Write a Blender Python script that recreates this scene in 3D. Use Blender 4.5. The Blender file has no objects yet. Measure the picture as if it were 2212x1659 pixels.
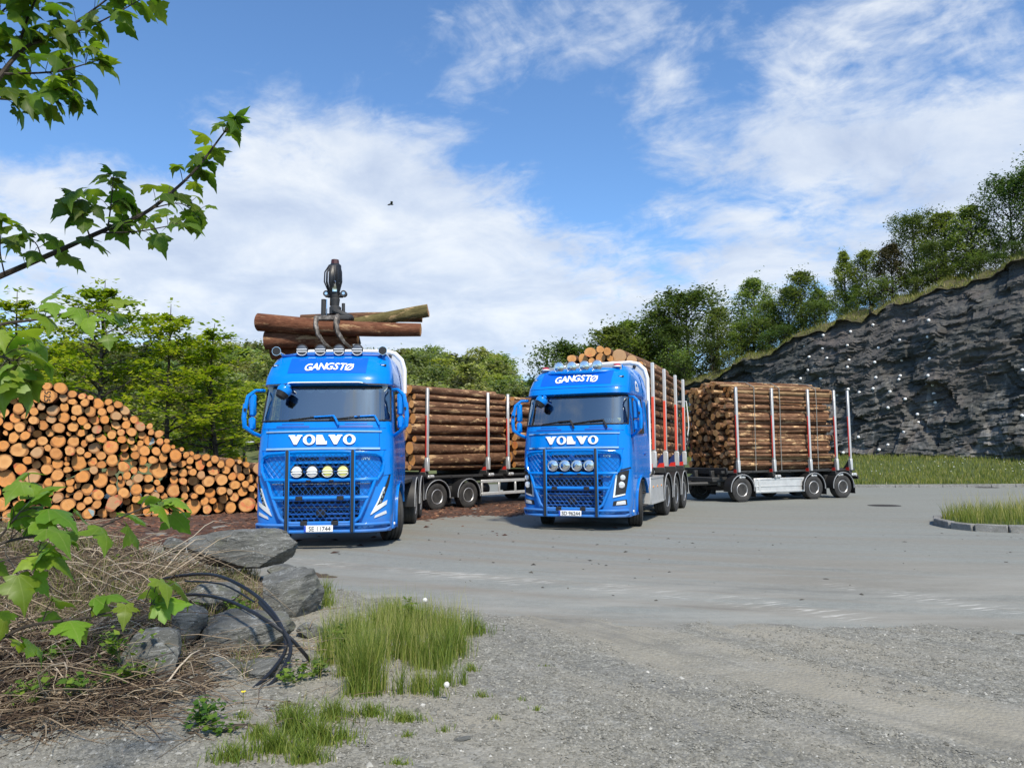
import bpy, bmesh, math, random
import numpy as np
from mathutils import Vector, Matrix, noise as mnoise

R = math.radians
random.seed(7)
RNG = np.random.default_rng(11)
scene = bpy.context.scene
COL = scene.collection

# ------------------------------------------------------------------ camera
CAM_H, F_PX, CX, CY = 1.6, 1610.0, 1106.0, 829.5
TILT, ROLL = math.atan(155.5 / 1610.0), R(0.6)
cam_d = bpy.data.cameras.new('camera')
cam = bpy.data.objects.new('camera', cam_d)
COL.objects.link(cam)
cam_d.sensor_width = 36.0
cam_d.lens = 36.0 * F_PX / 2212.0
cam_d.clip_start, cam_d.clip_end = 0.05, 3000.0
CAM_ROT = Matrix.Rotation(R(90) + TILT, 4, 'X') @ Matrix.Rotation(-ROLL, 4, 'Z')
cam.matrix_world = Matrix.Translation((0, 0, CAM_H)) @ CAM_ROT
scene.camera = cam

# ------------------------------------------------------------------ light and exposure
SUN_EL, SUN_AZ = R(50), R(163)          # azimuth clockwise from +Y: the sun stands behind the photographer, a little to the right
sun_dir = Vector((math.sin(SUN_AZ) * math.cos(SUN_EL), math.cos(SUN_AZ) * math.cos(SUN_EL), math.sin(SUN_EL)))
sun_l = bpy.data.lights.new('sun', 'SUN')
sun_l.energy, sun_l.angle, sun_l.color = 4.0, R(5.0), (1.0, 0.91, 0.77)
sun_o = bpy.data.objects.new('sun', sun_l)
sun_o.rotation_euler = (-sun_dir).to_track_quat('-Z', 'Y').to_euler()
sun_o.location = (0, -10, 40)
COL.objects.link(sun_o)
scene.view_settings.view_transform = 'Standard'
scene.view_settings.look = 'None'
scene.view_settings.gamma = 1.0
scene.view_settings.exposure = 0.38
scene.cycles.use_denoising = True
scene.cycles.max_bounces = 6
scene.cycles.transparent_max_bounces = 12
scene.cycles.caustics_reflective = False
scene.cycles.caustics_refractive = False


def pix_dir(px, py):
    return (CAM_ROT.to_3x3() @ Vector(((px - CX) / F_PX, -(py - CY) / F_PX, -1.0)))


def at(px, py, Y):
    """point at forward distance Y seen in the direction of a picture position (2212 px wide picture)"""
    v = pix_dir(px, py)
    return Vector((0, 0, CAM_H)) + v * (Y / v.y)


def gnd(px, py, z=0.0):
    v = pix_dir(px, py)
    return Vector((0, 0, CAM_H)) + v * ((z - CAM_H) / v.z)


# ------------------------------------------------------------------ node helpers
class NT:
    def __init__(s, tree):
        s.t = tree
        s.n = tree.nodes
        s.l = tree.links

    def add(s, kind, **kw):
        nd = s.n.new(kind)
        for k, v in kw.items():
            if k.startswith('i_'):
                key = k[2:]
                nd.inputs[int(key) if key.isdigit() else key.replace('_', ' ')].default_value = v
            else:
                setattr(nd, k, v)
        return nd

    def link(s, a, b):
        s.l.new(a, b)

    def sock(s, v, inp):
        if hasattr(v, 'links') or isinstance(v, bpy.types.NodeSocket):
            s.l.new(v, inp)
        else:
            inp.default_value = v

    def math(s, op, a, b=0.0, c=None, clamp=False):
        nd = s.n.new('ShaderNodeMath')
        nd.operation = op
        nd.use_clamp = clamp
        s.sock(a, nd.inputs[0])
        s.sock(b, nd.inputs[1])
        if c is not None:
            s.sock(c, nd.inputs[2])
        return nd.outputs[0]

    def vmath(s, op, a, b=None, scale=None):
        nd = s.n.new('ShaderNodeVectorMath')
        nd.operation = op
        s.sock(a, nd.inputs[0])
        if b is not None:
            s.sock(b, nd.inputs[1])
        if scale is not None:
            s.sock(scale, nd.inputs[3])
        return nd.outputs['Value'] if op in ('DOT_PRODUCT', 'LENGTH', 'DISTANCE') else nd.outputs[0]

    def maprange(s, v, a, b, c, d, smooth=False):
        nd = s.n.new('ShaderNodeMapRange')
        if smooth:
            nd.interpolation_type = 'SMOOTHSTEP'
        s.sock(v, nd.inputs[0])
        for i, x in enumerate((a, b, c, d)):
            s.sock(x, nd.inputs[i + 1])
        return nd.outputs[0]

    def noise(s, vec, scale, detail=4.0, rough=0.55, dist=0.0, out=0):
        nd = s.n.new('ShaderNodeTexNoise')
        if vec is not None:
            s.l.new(vec, nd.inputs['Vector'])
        nd.inputs['Scale'].default_value = scale
        nd.inputs['Detail'].default_value = detail
        nd.inputs['Roughness'].default_value = rough
        nd.inputs['Distortion'].default_value = dist
        return nd.outputs[out]

    def voronoi(s, vec, scale, feature='F1', out='Distance'):
        nd = s.n.new('ShaderNodeTexVoronoi')
        nd.feature = feature
        if vec is not None:
            s.l.new(vec, nd.inputs['Vector'])
        nd.inputs['Scale'].default_value = scale
        return nd.outputs[out]

    def ramp(s, v, stops, interp='LINEAR'):
        nd = s.n.new('ShaderNodeValToRGB')
        cr = nd.color_ramp
        cr.interpolation = interp
        while len(cr.elements) < len(stops):
            cr.elements.new(0.5)
        for e, (p, c) in zip(cr.elements, stops):
            e.position = p
            e.color = (c[0], c[1], c[2], 1.0)
        s.l.new(v, nd.inputs[0])
        return nd.outputs[0]

    def mix(s, f, a, b, mode='MIX'):
        nd = s.n.new('ShaderNodeMix')
        nd.data_type = 'RGBA'
        nd.blend_type = mode
        s.sock(f, nd.inputs[0])
        for v, i in ((a, 6), (b, 7)):
            if isinstance(v, tuple):
                nd.inputs[i].default_value = (v[0], v[1], v[2], 1.0)
            else:
                s.l.new(v, nd.inputs[i])
        return nd.outputs[2]

    def mapping(s, vec, scale=(1, 1, 1), rot=(0, 0, 0), loc=(0, 0, 0)):
        if any(rot):        # turn first, then stretch along the turned axes
            r_ = s.n.new('ShaderNodeMapping')
            s.l.new(vec, r_.inputs[0])
            r_.inputs['Rotation'].default_value = rot
            vec = r_.outputs[0]
        nd = s.n.new('ShaderNodeMapping')
        s.l.new(vec, nd.inputs[0])
        nd.inputs['Location'].default_value = loc
        nd.inputs['Scale'].default_value = scale
        return nd.outputs[0]

    def coord(s, which):
        return s.n.new('ShaderNodeTexCoord').outputs[which]

    def pos(s):
        return s.n.new('ShaderNodeNewGeometry').outputs['Position']

    def bump(s, h, strength=0.5, dist=0.02):
        nd = s.n.new('ShaderNodeBump')
        nd.inputs['Strength'].default_value = strength
        nd.inputs['Distance'].default_value = dist
        s.l.new(h, nd.inputs['Height'])
        return nd.outputs[0]


MATS = {}


def mat(name, col=(0.5, 0.5, 0.5), rough=0.6, metal=0.0, coat=0.0, spec=0.5, build=None):
    if name in MATS:
        return MATS[name]
    m = bpy.data.materials.new(name)
    m.use_nodes = True
    nt = NT(m.node_tree)
    b = m.node_tree.nodes['Principled BSDF']
    b.inputs['Base Color'].default_value = (*col, 1)
    b.inputs['Roughness'].default_value = rough
    b.inputs['Metallic'].default_value = metal
    b.inputs['Coat Weight'].default_value = coat
    b.inputs['Coat Roughness'].default_value = 0.05
    b.inputs['Specular IOR Level'].default_value = spec
    if build:
        build(nt, b)
    MATS[name] = m
    return m


# ------------------------------------------------------------------ world: clear sky with drifting cloud banks
world = bpy.data.worlds.new('World')
scene.world = world
world.use_nodes = True
wt = NT(world.node_tree)
for nd in list(wt.n):
    wt.n.remove(nd)
wout = wt.add('ShaderNodeOutputWorld')
sky = wt.add('ShaderNodeTexSky', sky_type='NISHITA', sun_disc=False, sun_elevation=SUN_EL, sun_rotation=SUN_AZ,
             air_density=1.0, dust_density=0.6, ozone_density=2.0)
gen = wt.coord('Generated')
sep = wt.add('ShaderNodeSeparateXYZ')
wt.link(gen, sep.inputs[0])
zc = wt.math('ADD', wt.math('MAXIMUM', sep.outputs[2], 0.0), 0.22)
px_ = wt.math('DIVIDE', sep.outputs[0], zc)
py_ = wt.math('DIVIDE', sep.outputs[1], zc)
comb = wt.add('ShaderNodeCombineXYZ')
wt.link(px_, comb.inputs[0])
wt.link(py_, comb.inputs[1])
plane = comb.outputs[0]
n1 = wt.noise(wt.mapping(plane, (1.15, 0.95, 1), (0, 0, 0.5), (3.1, 1.7, 0)), 1.5, 9.0, 0.62, 0.35)
n2 = wt.noise(wt.mapping(plane, (1.0, 1.0, 1), (0, 0, 0.2), (7.7, 2.2, 0)), 5.2, 8.0, 0.62, 0.6)
n3 = wt.noise(wt.mapping(plane, (1.0, 1.6, 1), (0, 0, .6), (2.1, 9.2, 0)), 13.0, 6.0, 0.6, 0.8)
field = wt.math('ADD', wt.math('MULTIPLY', n1, 0.95), wt.math('ADD', wt.math('MULTIPLY', n2, 0.62), wt.math('MULTIPLY', n3, .22)))
field = wt.math('SUBTRACT', field, .395)
# where the banks and the clear gaps lie (directions): position, radius, weight
BLOBS = [((950, 560), .20, .14), ((1250, 610), .18, .14), ((560, 560), .22, .10), ((700, 300), .16, .10), ((1560, 640), .10, .12), ((430, 200), .10, .07), ((560, 420), .24, .20), ((120, 500), .22, .15), ((150, 370), .12, .05), ((300, 150), .2, -.10), ((1650, 40), .14, -.06), ((760, 620), .24, .22), ((1100, 640), .20, .23), ((1400, 680), .18, .20),
         ((360, 640), .22, .16), ((1750, 300), .24, .07), ((2080, 260), .26, .09), ((1650, 420), .14, .12), ((1950, 420), .22, .12), ((2250, 520), .25, .12),
         ((1420, 150), .16, .11), ((1020, 130), .13, .07), ((1850, 80), .2, .04), ((620, 250), .14, .08),
         ((1130, 400), .14, -.16), ((1330, 480), .12, -.20), ((1500, 560), .07, -.16), ((540, 60), .26, -.17), ((900, 60), .18, -.12), ((300, 250), .10, -.08),
         ((1100, 260), .14, -.10), ((1560, 250), .07, -.12), ((1240, 330), .12, -.10), ((340, 330), .06, -.10), ((1480, 20), .1, -.05), ((1770, 520), .07, -.12)]
acc = None
for (bp, rad, wgt) in BLOBS:
    c = pix_dir(*bp).normalized()
    d = wt.vmath('DISTANCE', gen, tuple(c))
    v = wt.maprange(d, 0.0, rad * 1.25, wgt, 0.0, smooth=True)
    acc = v if acc is None else wt.math('ADD', acc, v)
field = wt.math('ADD', field, acc)
cov = wt.maprange(field, 0.47, 0.80, 0.0, 0.92, smooth=True)
cov = wt.math('MULTIPLY', cov, wt.maprange(sep.outputs[2], -0.02, 0.02, 0.0, 1.0))
thick = wt.noise(wt.mapping(plane, (1, 1, 1), (0, 0, 0), (1.3, 5.0, 0)), 3.0, 7.0, 0.6, 0.3)
cloud_col = wt.ramp(thick, [(0.30, (0.54, 0.63, 0.80)), (0.48, (0.68, 0.76, 0.89)), (0.68, (0.90, 0.94, 0.98))])
sky_b = wt.add('ShaderNodeBackground')
sky_tint = wt.mix(1.0, sky.outputs[0], (0.86, 1.14, 1.38), 'MULTIPLY')
wt.link(sky_tint, sky_b.inputs[0])
sky_b.inputs[1].default_value = 0.115
cl_b = wt.add('ShaderNodeBackground')
wt.link(cloud_col, cl_b.inputs[0])
cl_b.inputs[1].default_value = 0.80
mixs = wt.add('ShaderNodeMixShader')
wt.link(cov, mixs.inputs[0])
wt.link(sky_b.outputs[0], mixs.inputs[1])
wt.link(cl_b.outputs[0], mixs.inputs[2])
wt.link(mixs.outputs[0], wout.inputs[0])


# ------------------------------------------------------------------ object helpers
def link_obj(name, data, parent=None):
    o = bpy.data.objects.new(name, data)
    COL.objects.link(o)
    if parent is not None:
        o.parent = parent
    return o


def tag(o, label=None, cat=None, group=None, kind=None):
    if label:
        o['label'] = label
    if cat:
        o['category'] = cat
    if group:
        o['group'] = group
    if kind:
        o['kind'] = kind
    return o


def empty(name, loc=(0, 0, 0), rz=0.0, parent=None):
    o = link_obj(name, None, parent)
    o.location = loc
    o.rotation_euler = (0, 0, rz)
    o.empty_display_size = 0.2
    return o


def np_mesh(name, verts, faces, mats=(), fmat=None, smooth=False, tint=None):
    """verts (n,3); faces (m,k) with k the same for all"""
    verts = np.asarray(verts, dtype=np.float32)
    faces = np.asarray(faces, dtype=np.int32)
    me = bpy.data.meshes.new(name)
    k = faces.shape[1]
    me.vertices.add(len(verts))
    me.vertices.foreach_set('co', verts.ravel())
    me.loops.add(faces.size)
    me.loops.foreach_set('vertex_index', faces.ravel())
    me.polygons.add(len(faces))
    me.polygons.foreach_set('loop_start', np.arange(0, faces.size, k, dtype=np.int32))
    me.polygons.foreach_set('loop_total', np.full(len(faces), k, dtype=np.int32))
    for m in mats:
        me.materials.append(m)
    if fmat is not None:
        me.polygons.foreach_set('material_index', np.asarray(fmat, dtype=np.int32))
    if smooth:
        me.polygons.foreach_set('use_smooth', np.ones(len(faces), dtype=bool))
    if tint is not None:
        a = me.attributes.new('tint', 'FLOAT', 'FACE')
        a.data.foreach_set('value', np.asarray(tint, dtype=np.float32))
    me.update(calc_edges=True)
    me.validate()
    return me


class MB:
    """collects shapes, then links them as ONE mesh object"""

    def __init__(s):
        s.v, s.f, s.m, s.sm = [], [], [], []
        s.cur = 0
        s.M = Matrix.Identity(4)

    def _add(s, vs, fs, smooth=False, mi=None):
        o = len(s.v)
        for p in vs:
            s.v.append(tuple(s.M @ Vector(p)))
        for f in fs:
            s.f.append(tuple(i + o for i in f))
            s.m.append(s.cur if mi is None else mi)
            s.sm.append(smooth)
        return s

    def box(s, c, size, bev=0.0, rot=None):
        hx, hy, hz = size[0] / 2, size[1] / 2, size[2] / 2
        b = min(bev, hx * .9, hy * .9, hz * .9)
        T = Matrix.Translation(c) @ (rot.to_4x4() if rot is not None else Matrix.Identity(4))
        if b <= 0:
            vs = [(x * hx, y * hy, z * hz) for x in (-1, 1) for y in (-1, 1) for z in (-1, 1)]
            fs = [(0, 1, 3, 2), (4, 6, 7, 5), (0, 4, 5, 1), (2, 3, 7, 6), (0, 2, 6, 4), (1, 5, 7, 3)]
        else:
            vs, idx = [], {}
            for x in (-1, 1):
                for y in (-1, 1):
                    for z in (-1, 1):
                        for a in range(3):
                            p = [x * (hx - b), y * (hy - b), z * (hz - b)]
                            p[a] = (x * hx, y * hy, z * hz)[a]
                            idx[(x, y, z, a)] = len(vs)
                            vs.append(tuple(p))
            fs = []
            for a in range(3):
                u, w = (a + 1) % 3, (a + 2) % 3
                for sg in (-1, 1):
                    q = []
                    for (p1, p2) in ((-1, -1), (1, -1), (1, 1), (-1, 1)):
                        k = [0, 0, 0]
                        k[a], k[u], k[w] = sg, p1, p2
                        q.append(idx[(*k, a)])
                    fs.append(tuple(q if sg > 0 else q[::-1]))
                for s1 in (-1, 1):
                    for s2 in (-1, 1):
                        k0 = [0, 0, 0]
                        k1 = [0, 0, 0]
                        k0[a], k1[a] = -1, 1
                        for k in (k0, k1):
                            k[u], k[w] = s1, s2
                        q = [idx[(*k0, u)], idx[(*k1, u)], idx[(*k1, w)], idx[(*k0, w)]]
                        fs.append(tuple(q if s1 * s2 < 0 else q[::-1]))
            for x in (-1, 1):
                for y in (-1, 1):
                    for z in (-1, 1):
                        q = [idx[(x, y, z, 0)], idx[(x, y, z, 1)], idx[(x, y, z, 2)]]
                        fs.append(tuple(q if x * y * z > 0 else q[::-1]))
        return s._add([T @ Vector(p) for p in vs], fs)

    def tube(s, path, r, seg=8, caps=True, closed=False, smooth=True):
        P = [Vector(p) for p in path]
        n = len(P)
        rr = r if isinstance(r, (list, tuple)) else [r] * n
        vs, fs = [], []
        up = Vector((0, 0, 1))
        prev = None
        for i, p in enumerate(P):
            if closed:
                t = P[(i + 1) % n] - P[i - 1]
            else:
                t = (P[min(i + 1, n - 1)] - P[max(i - 1, 0)])
            t = t.normalized() if t.length > 1e-9 else Vector((0, 0, 1))
            if prev is None:
                a = t.cross(up)
                if a.length < 0.05:
                    a = t.cross(Vector((1, 0, 0)))
                a.normalize()
            else:
                a = prev - t * prev.dot(t)
                a = a.normalized() if a.length > 1e-6 else t.orthogonal().normalized()
            prev = a
            b = t.cross(a)
            for k in range(seg):
                ang = 2 * math.pi * k / seg
                vs.append(p + (a * math.cos(ang) + b * math.sin(ang)) * rr[i])
        for i in range(n if closed else n - 1):
            j = (i + 1) % n
            for k in range(seg):
                k2 = (k + 1) % seg
                fs.append((i * seg + k, i * seg + k2, j * seg + k2, j * seg + k))
        s._add(vs, fs, smooth)
        if caps and not closed:
            s._add(vs[:seg], [tuple(range(seg))[::-1]])
            s._add(vs[-seg:], [tuple(range(seg))])
        return s

    def lathe(s, prof, c=(0, 0, 0), axis='X', seg=24, smooth=True, mi=None, caps=True):
        """prof: list of (along, radius)"""
        vs, fs = [], []
        for (a, r) in prof:
            for k in range(seg):
                t = 2 * math.pi * k / seg
                u, w = r * math.cos(t), r * math.sin(t)
                p = {'X': (a, u, w), 'Y': (w, a, u), 'Z': (u, w, a)}[axis]
                vs.append((p[0] + c[0], p[1] + c[1], p[2] + c[2]))
        for i in range(len(prof) - 1):
            for k in range(seg):
                k2 = (k + 1) % seg
                fs.append((i * seg + k, i * seg + k2, (i + 1) * seg + k2, (i + 1) * seg + k))
        s._add(vs, fs, smooth, mi)
        n = len(prof)
        if caps and prof[0][1] > 1e-4:
            s._add(vs[:seg], [tuple(range(seg))[::-1]], False, mi)
        if caps and prof[-1][1] > 1e-4:
            s._add(vs[(n - 1) * seg:], [tuple(range(seg))], False, mi)
        return s

    def prism(s, poly, d0, d1, axis='Y'):
        """polygon in the plane across axis, pushed from d0 to d1"""
        n = len(poly)

        def P(p, d):
            return {'Y': (p[0], d, p[1]), 'X': (d, p[0], p[1]), 'Z': (p[0], p[1], d)}[axis]
        vs = [P(p, d0) for p in poly] + [P(p, d1) for p in poly]
        fs = [tuple(range(n)), tuple(range(2 * n - 1, n - 1, -1))]
        fs += [(i, i + n, (i + 1) % n + n, (i + 1) % n) for i in range(n)]
        return s._add(vs, fs)

    def grid(s, fn, nu, nv, smooth=True, thick=None, skip=None):
        vs = [fn(i / nu, j / nv) for j in range(nv + 1) for i in range(nu + 1)]
        fs = [(j * (nu + 1) + i, j * (nu + 1) + i + 1, (j + 1) * (nu + 1) + i + 1, (j + 1) * (nu + 1) + i)
              for j in range(nv) for i in range(nu) if not (skip and skip(i, j))]
        return s._add(vs, fs, smooth)

    def mesh(s, name='m', mats=(), angle=40):
        me = bpy.data.meshes.new(name)
        me.from_pydata(s.v, [], s.f)
        for m in mats:
            me.materials.append(m)
        me.polygons.foreach_set('material_index', s.m)
        bm = bmesh.new()
        bm.from_mesh(me)
        bmesh.ops.remove_doubles(bm, verts=bm.verts, dist=1e-5)
        bmesh.ops.recalc_face_normals(bm, faces=bm.faces)
        bm.to_mesh(me)
        bm.free()
        me.polygons.foreach_set('use_smooth', [True] * len(me.polygons))
        me.set_sharp_from_angle(angle=R(angle))
        me.update()
        return me

    def build(s, name, mats, parent=None, angle=40):
        if not isinstance(mats, (list, tuple)):
            mats = [mats]
        return link_obj(name, s.mesh(name, mats, angle), parent)


def text_verts(body, size, shear=0.0, extrude=0.0, space=1.0, bold=0.0):
    """mesh of a line of text (built-in face), centred on the origin in x and standing on z=0: (verts, faces) in x,z with y = depth"""
    cu = bpy.data.curves.new('lettering', 'FONT')
    cu.body = body
    cu.size = size
    cu.shear = shear
    cu.extrude = extrude
    cu.space_character = space
    cu.offset = bold * size
    cu.align_x = 'CENTER'
    cu.resolution_u = 3
    o = bpy.data.objects.new('lettering', cu)
    COL.objects.link(o)
    dg = bpy.context.evaluated_depsgraph_get()
    me = bpy.data.meshes.new_from_object(o.evaluated_get(dg))
    vs = [(v.co.x, -v.co.z, v.co.y) for v in me.vertices]
    fs = [tuple(p.vertices) for p in me.polygons]
    bpy.data.objects.remove(o)
    bpy.data.curves.remove(cu)
    bpy.data.meshes.remove(me)
    return vs, fs


def lerp_table(tab, z):
    if z <= tab[0][0]:
        return tab[0][1]
    for (a, u), (b, w) in zip(tab, tab[1:]):
        if z <= b:
            return u + (w - u) * (z - a) / (b - a)
    return tab[-1][1]


def fbm(x, y, z=0.0, octv=4):
    return mnoise.fractal(Vector((x, y, z)), 0.6, 2.1, octv)

# ------------------------------------------------------------------ materials
def _tree_rough(nt, b, vec, scale, lo, hi):
    nt.link(nt.maprange(nt.noise(vec, scale, 4), 0.3, 0.7, lo, hi), b.inputs['Roughness'])


def _paint(c0, c1):
    def f(nt, b):
        p = nt.coord('Object')
        n = nt.noise(p, 2.2, 5, 0.6)
        g = nt.noise(p, 30, 3, 0.6)
        col = nt.mix(nt.maprange(n, .35, .7, 0, 1), c0, c1)
        sp = nt.add('ShaderNodeSeparateXYZ')
        nt.link(p, sp.inputs[0])
        dirt = nt.math('MULTIPLY', nt.maprange(sp.outputs[2], .25, 1.1, .5, 0.0), nt.maprange(n, .35, .65, 0.1, 1))
        nt.link(nt.mix(dirt, col, (0.16, 0.15, 0.13)), b.inputs['Base Color'])
        nt.link(nt.math('ADD', nt.maprange(n, .3, .7, .24, .30), nt.math('MULTIPLY', dirt, .5)), b.inputs['Roughness'])
        b.inputs['Coat Weight'].default_value = 0.55
        b.inputs['Specular IOR Level'].default_value = 0.12
        b.inputs['Coat Roughness'].default_value = 0.04
    return f


BLUE = mat('blue_paint', build=_paint((0.0, 0.185, 0.64), (0.0, 0.20, 0.68)))
BLUE2 = mat('deep_blue_panel', (0.0, 0.105, 0.60), 0.3, coat=0.5)
BLUE_D = mat('blue_plastic', (0.004, 0.075, 0.36), 0.5)
WHITE = mat('white_paint', (0.80, 0.80, 0.79), 0.4, coat=0.3)
LETTER = mat('white_lettering', (0.85, 0.85, 0.84), 0.5)
BLACK = mat('black_plastic', (0.012, 0.012, 0.013), 0.55)
DARK = mat('dark_steel', build=lambda nt, b: (nt.link(nt.mix(nt.noise(nt.coord('Object'), 6, 5), (0.012, 0.013, 0.015), (0.05, 0.048, 0.045)), b.inputs['Base Color']),
                                             b.inputs['Roughness'].__setattr__('default_value', 0.6)))
CHROME = mat('chrome', (0.78, 0.79, 0.80), 0.12, 1.0)


def _alu(nt, b):
    p = nt.coord('Object')
    n = nt.noise(nt.mapping(p, (1, 1, 1)), 5, 4, .55)
    nt.link(nt.mix(nt.maprange(n, .35, .7, 0, 1), (0.62, 0.62, 0.61), (0.50, 0.50, 0.49)), b.inputs['Base Color'])
    nt.link(nt.maprange(n, .3, .7, .3, .5), b.inputs['Roughness'])
    b.inputs['Metallic'].default_value = 0.35


ALU = mat('aluminium', build=_alu)
GREY = mat('grey_paint', (0.33, 0.34, 0.35), 0.5)
LIGHTGREY = mat('light_grey_panel', (0.55, 0.56, 0.57), 0.45)
RED = mat('red_paint', (0.62, 0.03, 0.02), 0.45)
REDO = mat('orange_red_sticker', (0.75, 0.085, 0.045), 0.5)
REDL = mat('red_lens', (0.45, 0.01, 0.008), 0.15, coat=0.6)
ORANGE = mat('amber_lens', (0.75, 0.28, 0.05), 0.25)
NAVY = mat('navy_paint', (0.015, 0.03, 0.12), 0.5)
YELLOW = mat('yellow_paint', (0.62, 0.33, 0.01), 0.5)
LENS = mat('clear_lens', (0.82, 0.83, 0.84), 0.12, 0.35, coat=1.0)
LENSY = mat('yellow_lens', (0.72, 0.70, 0.22), 0.2, 0.1, coat=1.0)
REFL = mat('lamp_reflector', (0.86, 0.87, 0.88), 0.16, 1.0)
SKINL = mat('light_grey_interior', (0.42, 0.45, 0.43), 0.8)
INTER = mat('dark_interior', (0.075, 0.078, 0.08), 0.85)
PLATEB = mat('plate_blue', (0.01, 0.06, 0.45), 0.5)


def _rubber(nt, b):
    p = nt.coord('Object')
    n = nt.noise(p, 5, 6, .65)
    nt.link(nt.mix(nt.maprange(n, .35, .7, 0, 1), (0.018, 0.018, 0.019), (0.055, 0.052, 0.048)), b.inputs['Base Color'])
    b.inputs['Roughness'].default_value = .85


RUBBER = mat('rubber', build=_rubber)
HOSE = mat('hose_rubber', (0.012, 0.013, 0.016), 0.42)


def _rim(nt, b):
    n = nt.noise(nt.coord('Object'), 9, 5, .6)
    nt.link(nt.mix(nt.maprange(n, .4, .7, 0, 1), (0.46, 0.46, 0.46), (0.22, 0.21, 0.20)), b.inputs['Base Color'])
    b.inputs['Metallic'].default_value = .6
    b.inputs['Roughness'].default_value = .42


RIM = mat('wheel_steel', build=_rim)


def glass_mat():
    m = bpy.data.materials.new('window_glass')
    m.use_nodes = True
    nt = NT(m.node_tree)
    out = [n for n in nt.n if n.type == 'OUTPUT_MATERIAL'][0]
    for n in list(nt.n):
        if n != out:
            nt.n.remove(n)
    tr = nt.add('ShaderNodeBsdfTransparent')
    tr.inputs[0].default_value = (0.76, 0.83, 0.79, 1)
    gl = nt.add('ShaderNodeBsdfGlossy')
    gl.inputs['Roughness'].default_value = 0.02
    gl.inputs[0].default_value = (0.92, 0.95, 0.94, 1)
    fr = nt.add('ShaderNodeFresnel')
    fr.inputs[0].default_value = 1.9
    mx = nt.add('ShaderNodeMixShader')
    nt.link(nt.math('ADD', nt.math('MULTIPLY', fr.outputs[0], 1.6), .13, clamp=True), mx.inputs[0])
    nt.link(tr.outputs[0], mx.inputs[1])
    nt.link(gl.outputs[0], mx.inputs[2])
    nt.link(mx.outputs[0], out.inputs[0])
    MATS['window_glass'] = m
    return m


GLASS = glass_mat()


# wood -------------------------------------------------------------
def _bark(c0, c1, c2, flake):
    def f(nt, b):
        p = nt.coord('Object')
        inf = nt.add('ShaderNodeObjectInfo')
        off = nt.vmath('SCALE', (13.0, 7.0, 5.0), scale=inf.outputs['Random'])
        q = nt.vmath('ADD', p, off)
        n = nt.noise(nt.mapping(q, (9, 2.2, 9)), 1.0, 8, .68, .3)
        col = nt.ramp(n, [(.28, c0), (.52, c1), (.75, c2)])
        hv = nt.noise(nt.mapping(q, (22, 6, 22)), 1.0, 5, .7)
        col = nt.mix(nt.maprange(hv, .35, .7, 0.0, .55), col, (c0[0] * .6, c0[1] * .6, c0[2] * .6))
        fl = nt.noise(nt.mapping(q, (7, 1.6, 7), loc=(4, 2, 9)), 1.0, 6, .7, .2)
        fm = nt.maprange(fl, .565, .60, 0, 1)
        col = nt.mix(nt.math('MULTIPLY', fm, flake), col, (.58, .38, .20))
        dark = nt.maprange(inf.outputs['Random'], 0, 1, .75, 1.2)
        nt.link(nt.mix(1.0, col, nt_comb(nt, dark), 'MULTIPLY'), b.inputs['Base Color'])
        b.inputs['Roughness'].default_value = .9
        b.inputs['Specular IOR Level'].default_value = .2
        nt.link(nt.bump(nt.math('ADD', n, nt.math('MULTIPLY', hv, .5)), .8, .03), b.inputs['Normal'])
    return f


def nt_vec(nt, a, bb):
    c = nt.add('ShaderNodeCombineXYZ')
    nt.link(a, c.inputs[0])
    nt.link(bb, c.inputs[1])
    return c.outputs[0]


def nt_comb(nt, v):
    c = nt.add('ShaderNodeCombineColor')
    for i in range(3):
        nt.link(v, c.inputs[i])
    return c.outputs[0]


BARK = mat('spruce_bark', build=_bark((.070, .034, .019), (.205, .105, .058), (.37, .225, .135), .95))
BARK_R = mat('reddish_bark', build=_bark((.070, .026, .014), (.19, .076, .040), (.32, .16, .09), .5))
BARK_G = mat('mossy_bark', build=_bark((.06, .05, .018), (.16, .13, .05), (.27, .22, .10), .5))
PEELED = mat('peeled_bark', build=_bark((.20, .11, .055), (.36, .23, .12), (.52, .37, .20), .9))
BARK_T = mat('tree_bark', build=_bark((.03, .025, .02), (.075, .062, .05), (.14, .12, .10), 0.0))


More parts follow.
